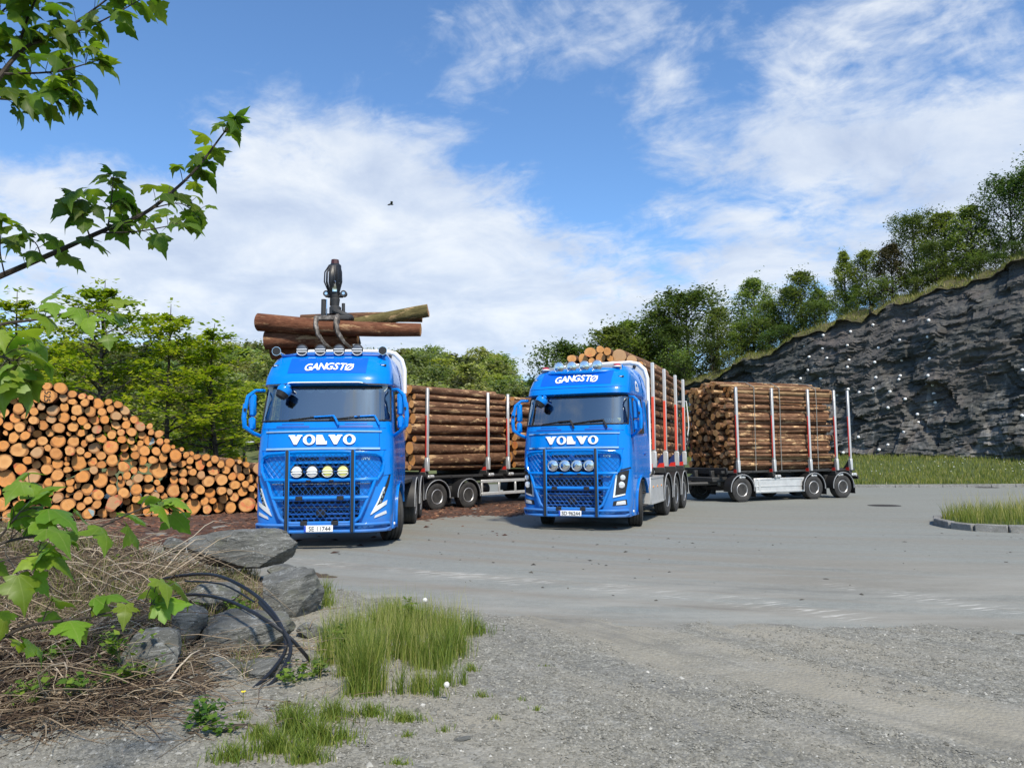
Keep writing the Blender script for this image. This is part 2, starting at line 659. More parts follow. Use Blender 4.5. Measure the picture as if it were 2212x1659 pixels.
def _cut(nt, b):
    p = nt.coord('Object')
    inf = nt.add('ShaderNodeObjectInfo')
    rnd = inf.outputs['Random']
    sp = nt.add('ShaderNodeSeparateXYZ')
    nt.link(p, sp.inputs[0])
    cb = nt.add('ShaderNodeCombineXYZ')
    nt.link(sp.outputs[0], cb.inputs[0])
    nt.link(sp.outputs[2], cb.inputs[2])
    flat = cb.outputs[0]
    off = nt.vmath('SCALE', (31.0, 17.0, 11.0), scale=rnd)
    q = nt.vmath('ADD', flat, off)
    warp = nt.noise(q, 7, 3, .6)
    rad = nt.math('ADD', nt.vmath('LENGTH', flat), nt.math('MULTIPLY', warp, .025))
    rings = nt.math('SINE', nt.math('MULTIPLY', rad, 330.0))
    n = nt.noise(q, 6, 5, .65)
    fine = nt.noise(nt.mapping(q, (60, 60, 8), (0, .7, 0)), 1.0, 3, .6)
    base = nt.ramp(rnd, [(0, (.62, .27, .075)), (.25, (.70, .35, .115)), (.5, (.66, .26, .065)), (.75, (.72, .39, .15)), (1, (.50, .20, .055))])
    heart = nt.maprange(rad, .03, .12, 1, 0, True)
    base = nt.mix(nt.math('MULTIPLY', heart, .45), base, (.50, .22, .07))
    base = nt.mix(nt.maprange(rings, -.2, 1, 0, .16), base, (.40, .17, .05))
    base = nt.mix(nt.maprange(n, .5, .72, 0, .75), base, (.42, .18, .06))
    base = nt.mix(nt.maprange(fine, .55, .75, 0, .35), base, (.78, .55, .30))
    grey = nt.math('MULTIPLY', nt.math('GREATER_THAN', nt.math('FRACT', nt.math('MULTIPLY', rnd, 7.31)), .86), .55)
    base = nt.mix(grey, base, (.40, .29, .18))
    edge_n = nt.maprange(rad, .130, .165, 0, .8, True)
    base = nt.mix(edge_n, base, (.24, .10, .035))
    pink = nt.math('MULTIPLY', nt.math('GREATER_THAN', nt.math('FRACT', nt.math('MULTIPLY', rnd, 13.7)), .86), nt.maprange(nt.noise(q, 9, 2), .54, .62, 0, .45))
    base = nt.mix(pink, base, (.66, .10, .07))
    nt.link(base, b.inputs['Base Color'])
    b.inputs['Roughness'].default_value = .8
    b.inputs['Specular IOR Level'].default_value = .25
    nt.link(nt.bump(nt.math('ADD', fine, n), .25, .01), b.inputs['Normal'])


CUT = mat('cut_wood', build=_cut)
CUT_BLUE = mat('blue_grey_mark', build=lambda nt, b: nt.link(nt.mix(nt.maprange(nt.noise(nt.coord('Object'), 14, 5, .7), .4, .6, 0, 1), (.22, .36, .40), (.40, .40, .34)), b.inputs['Base Color']))
INK = mat('black_ink', (.012, .012, .012), .7)
SPLIT = mat('split_wood', (.62, .44, .22), .75)


# foliage ----------------------------------------------------------
def leaf_mat(name, stops, trans=0.35, rough=.5, objvar=.18, veins=False):
    m = bpy.data.materials.new(name)
    m.use_nodes = True
    nt = NT(m.node_tree)
    b = nt.n['Principled BSDF']
    out = [n for n in nt.n if n.type == 'OUTPUT_MATERIAL'][0]
    a = nt.add('ShaderNodeAttribute', attribute_name='tint')
    col = nt.ramp(a.outputs['Fac'], stops)
    inf = nt.add('ShaderNodeObjectInfo')
    hs = nt.add('ShaderNodeHueSaturation')
    nt.link(col, hs.inputs['Color'])
    nt.link(nt.maprange(inf.outputs['Random'], 0, 1, 1 - objvar * 1.4, 1 + objvar * 1.4), hs.inputs['Value'])
    nt.link(nt.maprange(nt.math('FRACT', nt.math('MULTIPLY', inf.outputs['Random'], 5.7)), 0, 1, .5 - objvar * .10, .5 + objvar * .10), hs.inputs['Hue'])
    leafc = hs.outputs[0]
    if veins:
        sp = nt.add('ShaderNodeSeparateXYZ')
        nt.link(nt.coord('Object'), sp.inputs[0])
        ang = nt.math('ARCTAN2', sp.outputs[0], nt.math('ADD', sp.outputs[1], .004))
        d = nt.math('MULTIPLY', nt.math('ABSOLUTE', nt.math('SUBTRACT', nt.math('FRACT', nt.math('ADD', nt.math('DIVIDE', ang, .68), .5)), .5)), .68)
        d = nt.math('MULTIPLY', d, nt.vmath('LENGTH', nt.coord('Object')))
        leafc = nt.mix(nt.maprange(d, .0006, .0022, .45, 0), leafc, (.30, .36, .10))
        leafc = nt.mix(nt.maprange(nt.noise(nt.coord('Object'), 60, 4, .6), .35, .7, .25, 0), leafc, (.04, .09, .01))
    nt.link(leafc, b.inputs['Base Color'])
    b.inputs['Roughness'].default_value = rough
    b.inputs['Specular IOR Level'].default_value = .35
    tr = nt.add('ShaderNodeBsdfTranslucent')
    br = nt.mix(1.0, hs.outputs[0], (1.25, 1.35, .6), 'MULTIPLY')
    nt.link(br, tr.inputs[0])
    mx = nt.add('ShaderNodeMixShader')
    mx.inputs[0].default_value = trans
    nt.link(b.outputs[0], mx.inputs[1])
    nt.link(tr.outputs[0], mx.inputs[2])
    nt.link(mx.outputs[0], out.inputs[0])
    MATS[name] = m
    return m


L_MAPLE = leaf_mat('young_maple_leaf', [(0, (.12, .18, .012)), (.5, (.24, .30, .018)), (1, (.50, .46, .05))], .55)
L_NEAR = leaf_mat('maple_leaf', [(0, (.065, .125, .014)), (.5, (.11, .19, .020)), (1, (.21, .29, .030))], .6, .45, veins=True)
L_LIT = leaf_mat('lit_maple_leaf', [(0, (.11, .21, .018)), (.5, (.16, .27, .024)), (1, (.22, .31, .035))], .42, .45, veins=True)  # lighter copy of the maple leaf, stronger light put into its colour
L_BIRCH = leaf_mat('birch_leaf', [(0, (.088, .135, .044)), (.5, (.165, .225, .065)), (1, (.29, .34, .095))], .5)
L_DARK = leaf_mat('dark_leaf', [(0, (.042, .075, .022)), (.5, (.085, .135, .036)), (1, (.16, .21, .055))], .42)
L_PINE = leaf_mat('pine_needles', [(0, (.035, .035, .018)), (.5, (.07, .062, .032)), (1, (.12, .10, .05))], .15)
L_FAR = leaf_mat('hill_leaf', [(0, (.125, .150, .062)), (.5, (.20, .228, .088)), (1, (.30, .315, .12))], .48, objvar=.45)
L_FARY = leaf_mat('hill_fresh_leaf', [(0, (.16, .20, .04)), (.5, (.24, .28, .055)), (1, (.33, .35, .075))], .48, objvar=.3)
L_GRASS = leaf_mat('grass_blade', [(0, (.075, .115, .018)), (.40, (.15, .205, .030)), (.7, (.26, .28, .06)), (1, (.46, .39, .20))], .35)
L_FIELD = leaf_mat('meadow_blade', [(0, (.07, .105, .016)), (.4, (.14, .18, .028)), (.75, (.25, .255, .055)), (1, (.40, .34, .15))], .35)
L_WEED = leaf_mat('weed_leaf', [(0, (.06, .13, .014)), (.5, (.10, .19, .02)), (1, (.17, .26, .03))], .4)
L_DRY = leaf_mat('dry_stalk', [(0, (.055, .034, .022)), (.35, (.15, .105, .068)), (.75, (.34, .265, .175)), (1, (.58, .49, .37))], .1, .8)
L_CRUMB = leaf_mat('dark_crumb', [(0, (.04, .036, .03)), (.7, (.10, .09, .075)), (1, (.2, .18, .15))], 0.0, .9)
L_CHIP = leaf_mat('bark_chip', [(0, (.035, .018, .011)), (.6, (.11, .052, .030)), (.9, (.20, .10, .055)), (1, (.42, .26, .13))], 0.0, .9)
L_STONE = leaf_mat('gravel_stone', [(0, (.10, .097, .080)), (.4, (.185, .179, .150)), (.88, (.27, .262, .224)), (1, (.50, .49, .44))], 0.0, .85, 0.0)
FLOWER_W = mat('dandelion_down', (.72, .70, .66), .9)
FLOWER_Y = mat('yellow_petal', (.80, .62, .02), .6)
PETAL_W = mat('white_petal', (.78, .78, .74), .8)


def _rock_near(nt, b):
    p = nt.coord('Object')
    inf = nt.add('ShaderNodeObjectInfo')
    q = nt.vmath('ADD', p, nt.vmath('SCALE', (9.0, 5.0, 3.0), scale=inf.outputs['Random']))
    lay = nt.noise(nt.mapping(q, (2.2, 2.2, 9), (.15, .1, 0)), 1.6, 8, .68, .5)
    n = nt.noise(q, 3.2, 8, .65)
    fine = nt.noise(q, 42, 5, .7)
    col = nt.ramp(lay, [(.28, (.055, .056, .050)), (.5, (.128, .129, .115)), (.72, (.22, .22, .198))])
    col = nt.mix(nt.maprange(fine, .3, .7, 0, .35), col, (.05, .053, .052))
    lich = nt.maprange(nt.noise(nt.mapping(q, (3, 3, 5), loc=(5, 1, 2)), 2.0, 8, .75), .58, .70, 0, .8)
    col = nt.mix(lich, col, (.37, .385, .37))
    vein = nt.maprange(nt.math('ABSOLUTE', nt.math('SUBTRACT', nt.noise(nt.mapping(q, (1.5, 1.5, 5), (.4, .2, .3)), 2.2, 4, .6, 1.0), .5)), 0, .008, .65, 0)
    col = nt.mix(vein, col, (.46, .47, .46))
    gm = nt.add('ShaderNodeNewGeometry')
    sp = nt.add('ShaderNodeSeparateXYZ')
    nt.link(gm.outputs['Normal'], sp.inputs[0])
    moss = nt.math('MULTIPLY', nt.maprange(n, .55, .66, 0, .55), nt.maprange(sp.outputs[2], -.1, .6, 0, 1))
    col = nt.mix(moss, col, (.13, .135, .065))
    nt.link(col, b.inputs['Base Color'])
    b.inputs['Roughness'].default_value = .88
    nt.link(nt.bump(nt.math('ADD', nt.math('MULTIPLY', lay, 1.6), nt.math('MULTIPLY', fine, .35)), .9, .035), b.inputs['Normal'])


ROCK = mat('grey_rock', build=_rock_near)


def _cliff(nt, b):
    p = nt.pos()
    sp = nt.add('ShaderNodeSeparateXYZ')
    nt.link(p, sp.inputs[0])
    u = nt.vmath('DOT_PRODUCT', p, (-.652, .758, 0.0))          # along the face
    zz = nt.math('ADD', sp.outputs[2], nt.math('MULTIPLY', u, .16))
    cb = nt.add('ShaderNodeCombineXYZ')
    nt.link(u, cb.inputs[0])
    nt.link(zz, cb.inputs[2])
    q = cb.outputs[0]
    lay = nt.noise(nt.mapping(q, (.35, 1, 2.6)), 1.2, 10, .74, .5)
    beds = nt.noise(nt.mapping(q, (.5, 1, 9.0)), 1.0, 6, .7, .4)
    n = nt.noise(q, .20, 6, .6)
    blocks = nt.voronoi(nt.mapping(q, (.55, 1, .8)), 1.1, out='Color')
    bs = nt.add('ShaderNodeSeparateColor')
    nt.link(blocks, bs.inputs[0])
    col = nt.ramp(lay, [(.25, (.016, .018, .017)), (.45, (.041, .043, .040)), (.62, (.080, .081, .075)), (.82, (.165, .16, .147))])
    col = nt.mix(nt.maprange(n, .42, .56, 0, .75), col, (.105, .088, .080))
    col = nt.mix(nt.maprange(nt.noise(nt.mapping(q, (.25, 1, .3), loc=(9, 2, 4)), 1.0, 5, .65), .50, .60, 0, .7), col, (.028, .034, .032))
    col = nt.mix(nt.maprange(bs.outputs[0], .0, 1, 0, .55), col, (.055, .060, .057))
    col = nt.mix(nt.maprange(beds, .58, .72, 0, .45), col, (.22, .215, .205))
    col = nt.mix(nt.maprange(beds, .44, .34, 0, .55), col, (.022, .024, .024))
    low = nt.maprange(sp.outputs[2], 4.0, 8.0, 1, .18)
    pale = nt.maprange(nt.noise(nt.mapping(q, (.55, 1, .35), loc=(3, 8, 1)), 1.0, 8, .75, .9), .52, .64, 0, .8)
    col = nt.mix(nt.math('MULTIPLY', pale, low), col, (.27, .26, .245))
    streak = nt.maprange(nt.noise(nt.mapping(q, (2.6, 1, .10)), 1.0, 4, .6), .60, .68, 0, .5)
    col = nt.mix(nt.math('MULTIPLY', streak, low), col, (.24, .24, .23))
    nt.link(col, b.inputs['Base Color'])
    b.inputs['Roughness'].default_value = .7
    h = nt.math('ADD', nt.math('MULTIPLY', lay, 1.0), nt.math('MULTIPLY', beds, .5))
    h = nt.math('ADD', h, nt.math('MULTIPLY', nt.voronoi(nt.mapping(q, (.55, 1, .8)), 1.1), .5))
    nt.link(nt.bump(h, 1.0, .11), b.inputs['Normal'])


CLIFF = mat('dark_slate', build=_cliff)

# ground -----------------------------------------------------------
EDGE_PTS = [gnd(x, y) for (x, y) in ((-1400, 1180), (300, 1215), (640, 1245), (900, 1292), (1100, 1312), (1400, 1332), (1700, 1337), (2000, 1340), (2260, 1345), (3200, 1365))]


def edge_y(x):
    return lerp_table([(p.x, p.y) for p in EDGE_PTS], x)


def _gravel(nt, b):
    p = nt.pos()
    v = nt.voronoi(p, 34, out='Color')
    vg = nt.add('ShaderNodeSeparateColor')
    nt.link(v, vg.inputs[0])
    v2 = nt.voronoi(p, 90, out='Color')
    vg2 = nt.add('ShaderNodeSeparateColor')
    nt.link(v2, vg2.inputs[0])
    st = nt.math('ADD', nt.math('MULTIPLY', vg.outputs[0], .45), nt.math('MULTIPLY', vg2.outputs[1], .55))
    col = nt.ramp(st, [(.10, (.092, .089, .072)), (.45, (.182, .177, .148)), (.75, (.248, .240, .200)), (.95, (.40, .39, .34))])
    arc = nt.vmath('DISTANCE', nt.mapping(p, (1, 1, 0)), (12.0, 13.8, 0.0))
    sp0 = nt.add('ShaderNodeSeparateXYZ')
    nt.link(p, sp0.inputs[0])
    u = nt_vec(nt, arc, nt.math('MULTIPLY', nt.math('SUBTRACT', sp0.outputs[0], sp0.outputs[1]), .07))
    tr = nt.noise(u, .85, 5, .6, .35)
    tan = nt.maprange(tr, .46, .57, 0, .9)
    tan = nt.math('MULTIPLY', tan, nt.maprange(nt.noise(p, .5, 4, .6), .34, .52, .2, 1))
    col = nt.mix(tan, col, (.275, .252, .195))
    dk = nt.maprange(nt.noise(nt.mapping(u, loc=(7, 3, 0)), 1.5, 5, .65, .4), .52, .66, 0, .75)
    col = nt.mix(dk, col, (.125, .122, .105))
    pt = nt.noise(p, 1.6, 6, .65)
    col = nt.mix(nt.maprange(pt, .5, .75, 0, .45), col, (.33, .32, .285))
    col = nt.mix(nt.maprange(pt, .42, .25, 0, .5), col, (.15, .15, .15))
    nt.link(col, b.inputs['Base Color'])
    b.inputs['Roughness'].default_value = .92
    h = nt.math('ADD', nt.math('MULTIPLY', nt.voronoi(p, 34), -.6), nt.math('MULTIPLY', nt.noise(p, 60, 4, .7), .6))
    h = nt.math('ADD', h, nt.math('MULTIPLY', nt.noise(u, 9, 3), 1.2))
    nt.link(nt.bump(h, .55, .022), b.inputs['Normal'])


GRAVEL = mat('gravel', build=_gravel)


def _asphalt(nt, b):
    p = nt.pos()
    sp = nt.add('ShaderNodeSeparateXYZ')
    nt.link(p, sp.inputs[0])
    fine = nt.math('ADD', nt.math('MULTIPLY', nt.noise(p, 70, 4, .75), .5), nt.math('MULTIPLY', nt.noise(p, 9, 8, .9), .5))
    big = nt.noise(nt.mapping(p, (.5, 1, 1)), .35, 6, .6)
    col = nt.ramp(fine, [(.36, (.100, .104, .090)), (.5, (.200, .205, .180)), (.64, (.32, .325, .285))])
    col = nt.mix(nt.maprange(big, .35, .65, 0, .5), col, (.228, .238, .214))
    # dusty brown tyre arcs round the yard
    c = nt.vmath('DISTANCE', nt.mapping(p, (1, 1, 0)), (16.0, 40.0, 0))
    arcs = nt.noise(nt_vec(nt, nt.math('MULTIPLY', c, 1.0), nt.math('MULTIPLY', sp.outputs[0], .06)), 1.15, 5, .6)
    am = nt.math('MULTIPLY', nt.maprange(arcs, .46, .58, 0, 1), nt.maprange(sp.outputs[1], 30, 12, 0, 1))
    am = nt.math('MULTIPLY', am, nt.maprange(sp.outputs[0], 11, -2, .35, 1))
    col = nt.mix(am, col, nt.mix(fine, (.13, .118, .092), (.28, .255, .205)))
    dark = nt.maprange(nt.noise(nt_vec(nt, nt.math('MULTIPLY', c, 1.4), nt.math('MULTIPLY', sp.outputs[0], .1)), 1.7, 5, .65), .57, .72, 0, .45)
    col = nt.mix(dark, col, (.10, .10, .094))
    thin = nt.maprange(nt.noise(nt_vec(nt, nt.math('MULTIPLY', c, 5.0), nt.math('MULTIPLY', sp.outputs[0], .12)), 1.3, 4, .6), .58, .68, 0, .35)
    col = nt.mix(thin, col, (.11, .105, .092))
    brown = nt.math('MULTIPLY', nt.maprange(nt.noise(p, .5, 5, .65), .46, .62, 0, .6), nt.maprange(sp.outputs[0], 2.5, -5, 0, 1))
    col = nt.mix(brown, col, nt.mix(fine, (.12, .104, .082), (.27, .24, .19)))
    dust = nt.math('MULTIPLY', nt.maprange(nt.noise(nt.mapping(p, (.35, 1.4, 1)), 1.1, 6, .65), .42, .65, 0, .9), nt.maprange(sp.outputs[1], 12.5, 8.5, 0, 1))
    col = nt.mix(nt.math('MULTIPLY', dust, .8), col, (.30, .29, .25))
    # pale scrape marks along the edge of the paving
    for (a, bb) in (((560, 1205), (1420, 1278)), ((1470, 1284), (1900, 1338)), ((1780, 1262), (2180, 1318))):
        A, B = gnd(*a), gnd(*bb)
        d = (B - A).normalized()
        nrm = Vector((-d.y, d.x, 0))
        rel = nt.vmath('SUBTRACT', p, tuple(A))
        t = nt.vmath('DOT_PRODUCT', rel, tuple(d))
        w = nt.vmath('DOT_PRODUCT', rel, tuple(nrm))
        L = (B - A).length
        inside = nt.math('MULTIPLY', nt.maprange(t, -.3, .3, 0, 1), nt.maprange(t, L - .3, L + .3, 1, 0))
        band = nt.maprange(nt.math('ABSOLUTE', nt.math('ADD', w, nt.math('MULTIPLY', nt.math('SUBTRACT', nt.noise(p, 1.0, 3), .5), .7))), .08, .34, 1, 0)
        st = nt.noise(nt.mapping(p, (1.6, 13, 1), (0, 0, -.30)), 1.5, 4, .6)
        mk = nt.math('MULTIPLY', nt.math('MULTIPLY', inside, band), nt.math('MULTIPLY', nt.maprange(st, .52, .62, 0, 1), nt.maprange(nt.noise(p, 1.3, 3, .6), .42, .60, 0, 1)))
        col = nt.mix(nt.math('MULTIPLY', mk, .85), col, (.62, .60, .54))
    nt.link(col, b.inputs['Base Color'])
    b.inputs['Roughness'].default_value = .8
    nt.link(nt.bump(fine, .35, .01), b.inputs['Normal'])


ASPHALT = mat('weathered_asphalt', build=_asphalt)


def _soil(c0, c1, c2, s=3.0):
    def f(nt, b):
        p = nt.pos()
        n = nt.noise(p, s, 8, .7)
        g = nt.noise(p, s * 14, 5, .7)
        col = nt.ramp(n, [(.3, c0), (.5, c1), (.7, c2)])
        col = nt.mix(nt.maprange(g, .35, .7, .5, 0), col, tuple(x * .4 for x in c0))
        nt.link(col, b.inputs['Base Color'])
        b.inputs['Roughness'].default_value = .95
        nt.link(nt.bump(nt.math('ADD', n, g), .8, .04), b.inputs['Normal'])
    return f


SOIL = mat('bank_soil', build=_soil((.06, .045, .03), (.12, .085, .055), (.19, .15, .10)))
LITTER = mat('bark_litter', build=_soil((.045, .024, .016), (.095, .050, .033), (.15, .085, .055), 2.0))
TURF = mat('turf', build=_soil((.045, .07, .018), (.08, .11, .025), (.13, .15, .045), .8))
SLOPE = mat('rough_slope', build=_soil((.05, .045, .02), (.10, .09, .035), (.17, .14, .06), .6))
MEADOW = mat('meadow', build=_soil((.10, .17, .03), (.15, .23, .04), (.19, .27, .06), .05))
FOREST = mat('wooded_hill', build=_soil((.08, .10, .04), (.12, .145, .055), (.17, .19, .075), .12))
FARG = mat('yard_ground', build=_soil((.07, .08, .03), (.11, .12, .05), (.16, .15, .08), .4))
KERB = mat('kerb_granite', build=_soil((.22, .215, .20), (.33, .325, .30), (.42, .41, .39), 6.0))

# ------------------------------------------------------------------ the setting: ground sheets
def heightfield(name, xs, ys, zf, m, smooth=True):
    xs, ys = np.asarray(xs), np.asarray(ys)
    nx, ny = len(xs), len(ys)
    V = np.zeros((nx * ny, 3), np.float32)
    k = 0
    for y in ys:
        for x in xs:
            V[k] = (x, y, zf(float(x), float(y)))
            k += 1
    i, j = np.meshgrid(np.arange(nx - 1), np.arange(ny - 1))
    a = (j * nx + i).ravel()
    F = np.stack([a, a + 1, a + nx + 1, a + nx], 1)
    return link_obj(name, np_mesh(name, V, F, [m], smooth=smooth))


g = np.array([-1500, -600, -300, -150, -80, -40, 0, 40, 80, 150, 300, 600, 1500])
tag(heightfield('ground', g, g, lambda x, y: -0.03, FARG), kind='structure')

# paved yard
nearp = [(p.x, p.y) for p in EDGE_PTS]
mb = MB()
xs_e = np.linspace(-26, 60, 87)
far = lambda x: lerp_table([(-26, 38), (2, 44), (11, 36.2), (16, 34.4), (60, 27.0)], x)
rows = []
for t in np.linspace(0, 1, 14):
    rows.append([(x, edge_y(x) - .5 + (far(x) - edge_y(x) + .5) * t, 0.0) for x in xs_e])
mb.grid(lambda u, v: rows[int(round(v * 13))][int(round(u * 86))], 86, 13)
tag(mb.build('asphalt_yard', ASPHALT), kind='structure')


def gravel_z(x, y):
    e = edge_y(x) + .28 * fbm(x * 1.3, 3.3, 0, 3) + .06 * fbm(x * 9, 1.3, 0, 2)
    d = e - y
    k = min(1.0, max(0.0, d / .5))
    return -.016 + k * (.026 + .016 * fbm(x * 1.1, y * 1.1, 0, 4) + .008 * fbm((x * .79 + y * .61) * 4.0, 0, 0, 3)) + (.0 if d < .5 else .006 * fbm(x * 6, y * 6, 2, 3))


tag(heightfield('gravel_ground', np.linspace(-9, 12, 190), np.concatenate([np.linspace(-6, 3, 12), np.linspace(3.2, 13.5, 210)]), gravel_z, GRAVEL), kind='structure')


# earth bank on the left, with the boulders in it
def bank_z(x, y):
    a = max(0.0, 1 - ((x + 5.6) / 3.6) ** 2) if x < -5.6 or True else 0
    ridge = lerp_table([(-12, .85), (-5, .76), (-4.1, .52), (-3.3, .26), (-2.5, .04), (-2.0, -.06), (-1.6, -.12)], x + .22 * (y - 8))
    prof = lerp_table([(4.2, -.12), (4.9, .10), (5.9, .62), (7.0, 1.0), (8.6, 1.0), (9.8, .45), (10.8, -.1)], y + .12 * (x + 3))
    z = ridge * prof if prof > 0 else prof * .6
    return z + .10 * fbm(x * 1.6, y * 1.6, 5, 4) - .03


tag(heightfield('earth_bank', np.linspace(-12, -1.2, 110), np.linspace(4.0, 11.2, 80), bank_z, SOIL), kind='structure')


# bark litter under the pile and the parked trailer
def litter_z(x, y):
    e = lerp_table([(-26, 11.5), (-9, 12.0), (-6.4, 14.2), (-4.6, 16.6), (-2.5, 18.9), (0.4, 20.0), (3, 23.5)], x) + .7 * fbm(x * .6, 1.0, 0, 3) + .25 * fbm(x * 3, 7, 0, 3)
    k = min(1.0, max(0.0, (y - e) / 1.2))
    return -.02 + k * (.035 + .03 * fbm(x * 1.2, y * 1.2, 2, 4))


tag(heightfield('bark_litter', np.linspace(-26, 3.2, 150), np.linspace(11, 30, 100), litter_z, LITTER), kind='structure')


def chips(name, pts, size, m, flat=.25, asp=(.25, .6), seed=1):
    """little flakes lying about, one mesh"""
    rng = np.random.default_rng(seed)
    n = len(pts)
    pts = np.asarray(pts)
    L = rng.uniform(*size, n)
    W = L * rng.uniform(*asp, n)
    H = L * flat * rng.uniform(.4, 1, n)
    a = rng.uniform(0, 2 * np.pi, n)
    base = np.array([(-1, -1, 0), (1, -1, 0), (1, 1, 0), (-1, 1, 0), (0, 0, 1.)])
    jit = rng.uniform(.6, 1.25, (n, 5, 3))
    v = base[None] * jit
    v[:, :, 0] *= L[:, None] / 2
    v[:, :, 1] *= W[:, None] / 2
    v[:, :, 2] *= H[:, None]
    v[:, :, 2] += v[:, :, 0] * rng.uniform(-.25, .25, n)[:, None]
    c, s = np.cos(a)[:, None], np.sin(a)[:, None]
    x = v[:, :, 0] * c - v[:, :, 1] * s
    y = v[:, :, 0] * s + v[:, :, 1] * c
    V = np.stack([x, y, v[:, :, 2]], 2) + pts[:, None, :]
    tri = np.array([(0, 1, 4), (1, 2, 4), (2, 3, 4), (3, 0, 4)])
    F = (np.arange(n)[:, None, None] * 5 + tri[None]).reshape(-1, 3)
    t = np.repeat(np.clip(rng.beta(2, 2, n), 0, 1), 4)
    return tag(link_obj(name, np_mesh(name, V.reshape(-1, 3), F, [m], tint=t)), kind='stuff')


pts = []
rr = random.Random(5)
while len(pts) < 9000:
    x, y = rr.uniform(-15, 2.5), rr.uniform(11.5, 25)
    z = litter_z(x, y)
    if z > -.012:
        pts.append((x, y, z))
    elif z > -.03 and rr.random() < .015 and y > 12.5:
        pts.append((x, y, 0.001))
c_ = chips('bark_chips', pts, (.04, .22), L_CHIP, .2, (.15, .5), 3)
tag(c_, 'loose brown bark chips strewn under the log pile and trailer', 'bark')
pts = []
while len(pts) < 130:
    x = rr.uniform(-5, 11)
    y = rr.uniform(8.2, 16)
    if y > edge_y(x) and y > edge_y(x) + abs(rr.gauss(0, 3)) * .6:
        pts.append((x, y, 0.001))
c_ = chips('yard_crumbs', pts, (.010, .085), L_CRUMB, .3, (.3, .8), 8)
tag(c_, 'scattered crumbs of bark and clods on the grey yard', 'bark')

# gravel stones in the foreground
pts = []
while len(pts) < 82000:
    y = 3.4 + rr.random() ** 1.6 * 7.0
    x = rr.uniform(-.76, .78) * y
    if y > edge_y(x) - .05:
        continue
    dens = .62 + .75 * fbm(x * .9, y * .9, 9, 3) - 1.1 * max(0, fbm(math.hypot(x - 12, y - 13.8) * 1.1, (x - y) * .08, 4, 3))
    if x < -.3:
        dens += .5
    if rr.random() > dens:
        continue
    z = gravel_z(x, y)
    if x < -1.3:
        z = max(z, bank_z(x, y) if (4.0 < y < 11.2) else z)
        if z > .1:
            continue
    pts.append((x, y, z))
c_ = chips('gravel_stones', pts, (.006, .022), L_STONE, .55, (.55, 1.0), 21)
tag(c_, 'loose crushed grey gravel covering the foreground', 'gravel')
pts = [p for p in pts if rr.random() < (.05 if p[0] < -.6 else .012)]
c_ = chips('coarse_stones', pts, (.022, .05), L_STONE, .5, (.5, .95), 22)
tag(c_, 'coarser pale stones lying among the fine gravel', 'gravel')

# ------------------------------------------------------------------ far terrain
# wooded hill on the left and middle, with an open meadow beside it
def hill_z(x, y):
    # height grows with distance, silhouette follows the wood's skyline
    sil = lerp_table([(-120, 15), (-80, 14.5), (-52, 14), (-36, 13.5), (-20, 12.6), (-12, 12.6), (-4, 12.2), (3, 9.4), (8, 8.8), (20, 9), (60, 10)], x * 110 / max(y, 40))
    t = min(1.0, max(0.0, (y - 46) / 70.0))
    return -.2 + sil * (t * t * (3 - 2 * t)) + .6 * fbm(x * .05, y * .05, 0, 3) * t


tag(heightfield('hillside', np.linspace(-170, 90, 70), np.linspace(44, 190, 40), hill_z, FOREST), kind='structure')


def meadow_z(x, y):
    return hill_z(x, y) + .25


tag(heightfield('meadow', np.linspace(-2, 13, 20), np.linspace(70, 119, 30), lambda x, y: hill_z(x, y) + .22, MEADOW), kind='structure')

# rock cutting on the right -----------------------------------------
CL0, CL1 = Vector((33.5, 33.0, 0)), Vector((9.0, 61.5, 0))        # foot of the face, right to left
CLD = (CL1 - CL0)
CLLEN = CLD.length
CLD.normalize()
CLN = Vector((-CLD.y, CLD.x, 0))
if CLN.dot(Vector((-1, -1, 0))) < 0:
    CLN = -CLN


def cliff_top(s):
    return lerp_table([(-14, 13.8), (0, 13.4), (4, 13.0), (8, 12.55), (12, 11.9), (16, 11.05), (20, 10.3), (24, 9.4), (28, 8.15), (33, 7.0), (40, 5.2)], s) + .55 * fbm(s * .45, 2.0, 0, 3) + .18 * fbm(s * 2.2, 5.0, 0, 2)


def cliff_foot(s):
    return lerp_table([(-14, 1.3), (0, 1.25), (14, 1.1), (25, .6), (40, .3)], s)


_FC = {}


def facet(s, z, cw, ch, amp, tilt, salt):
    """broken rock: every cell is one plane with its own depth and lean"""
    i0, j0 = math.floor(s / cw), math.floor(z / ch)
    best, bd = None, 1e9
    for i in range(i0 - 1, i0 + 2):
        for j in range(j0 - 1, j0 + 2):
            k = (salt, i, j)
            c = _FC.get(k)
            if c is None:
                rg = random.Random(hash(k))
                c = _FC[k] = ((i + rg.random()) * cw, (j + rg.random()) * ch, rg.uniform(-amp, amp), rg.uniform(-tilt, tilt), rg.uniform(-tilt, tilt))
            d = ((s - c[0]) / cw) ** 2 + ((z - c[1]) / ch) ** 2
            if d < bd:
                best, bd = c, d
    return best[2] + best[3] * (s - best[0]) + best[4] * (z - best[1])


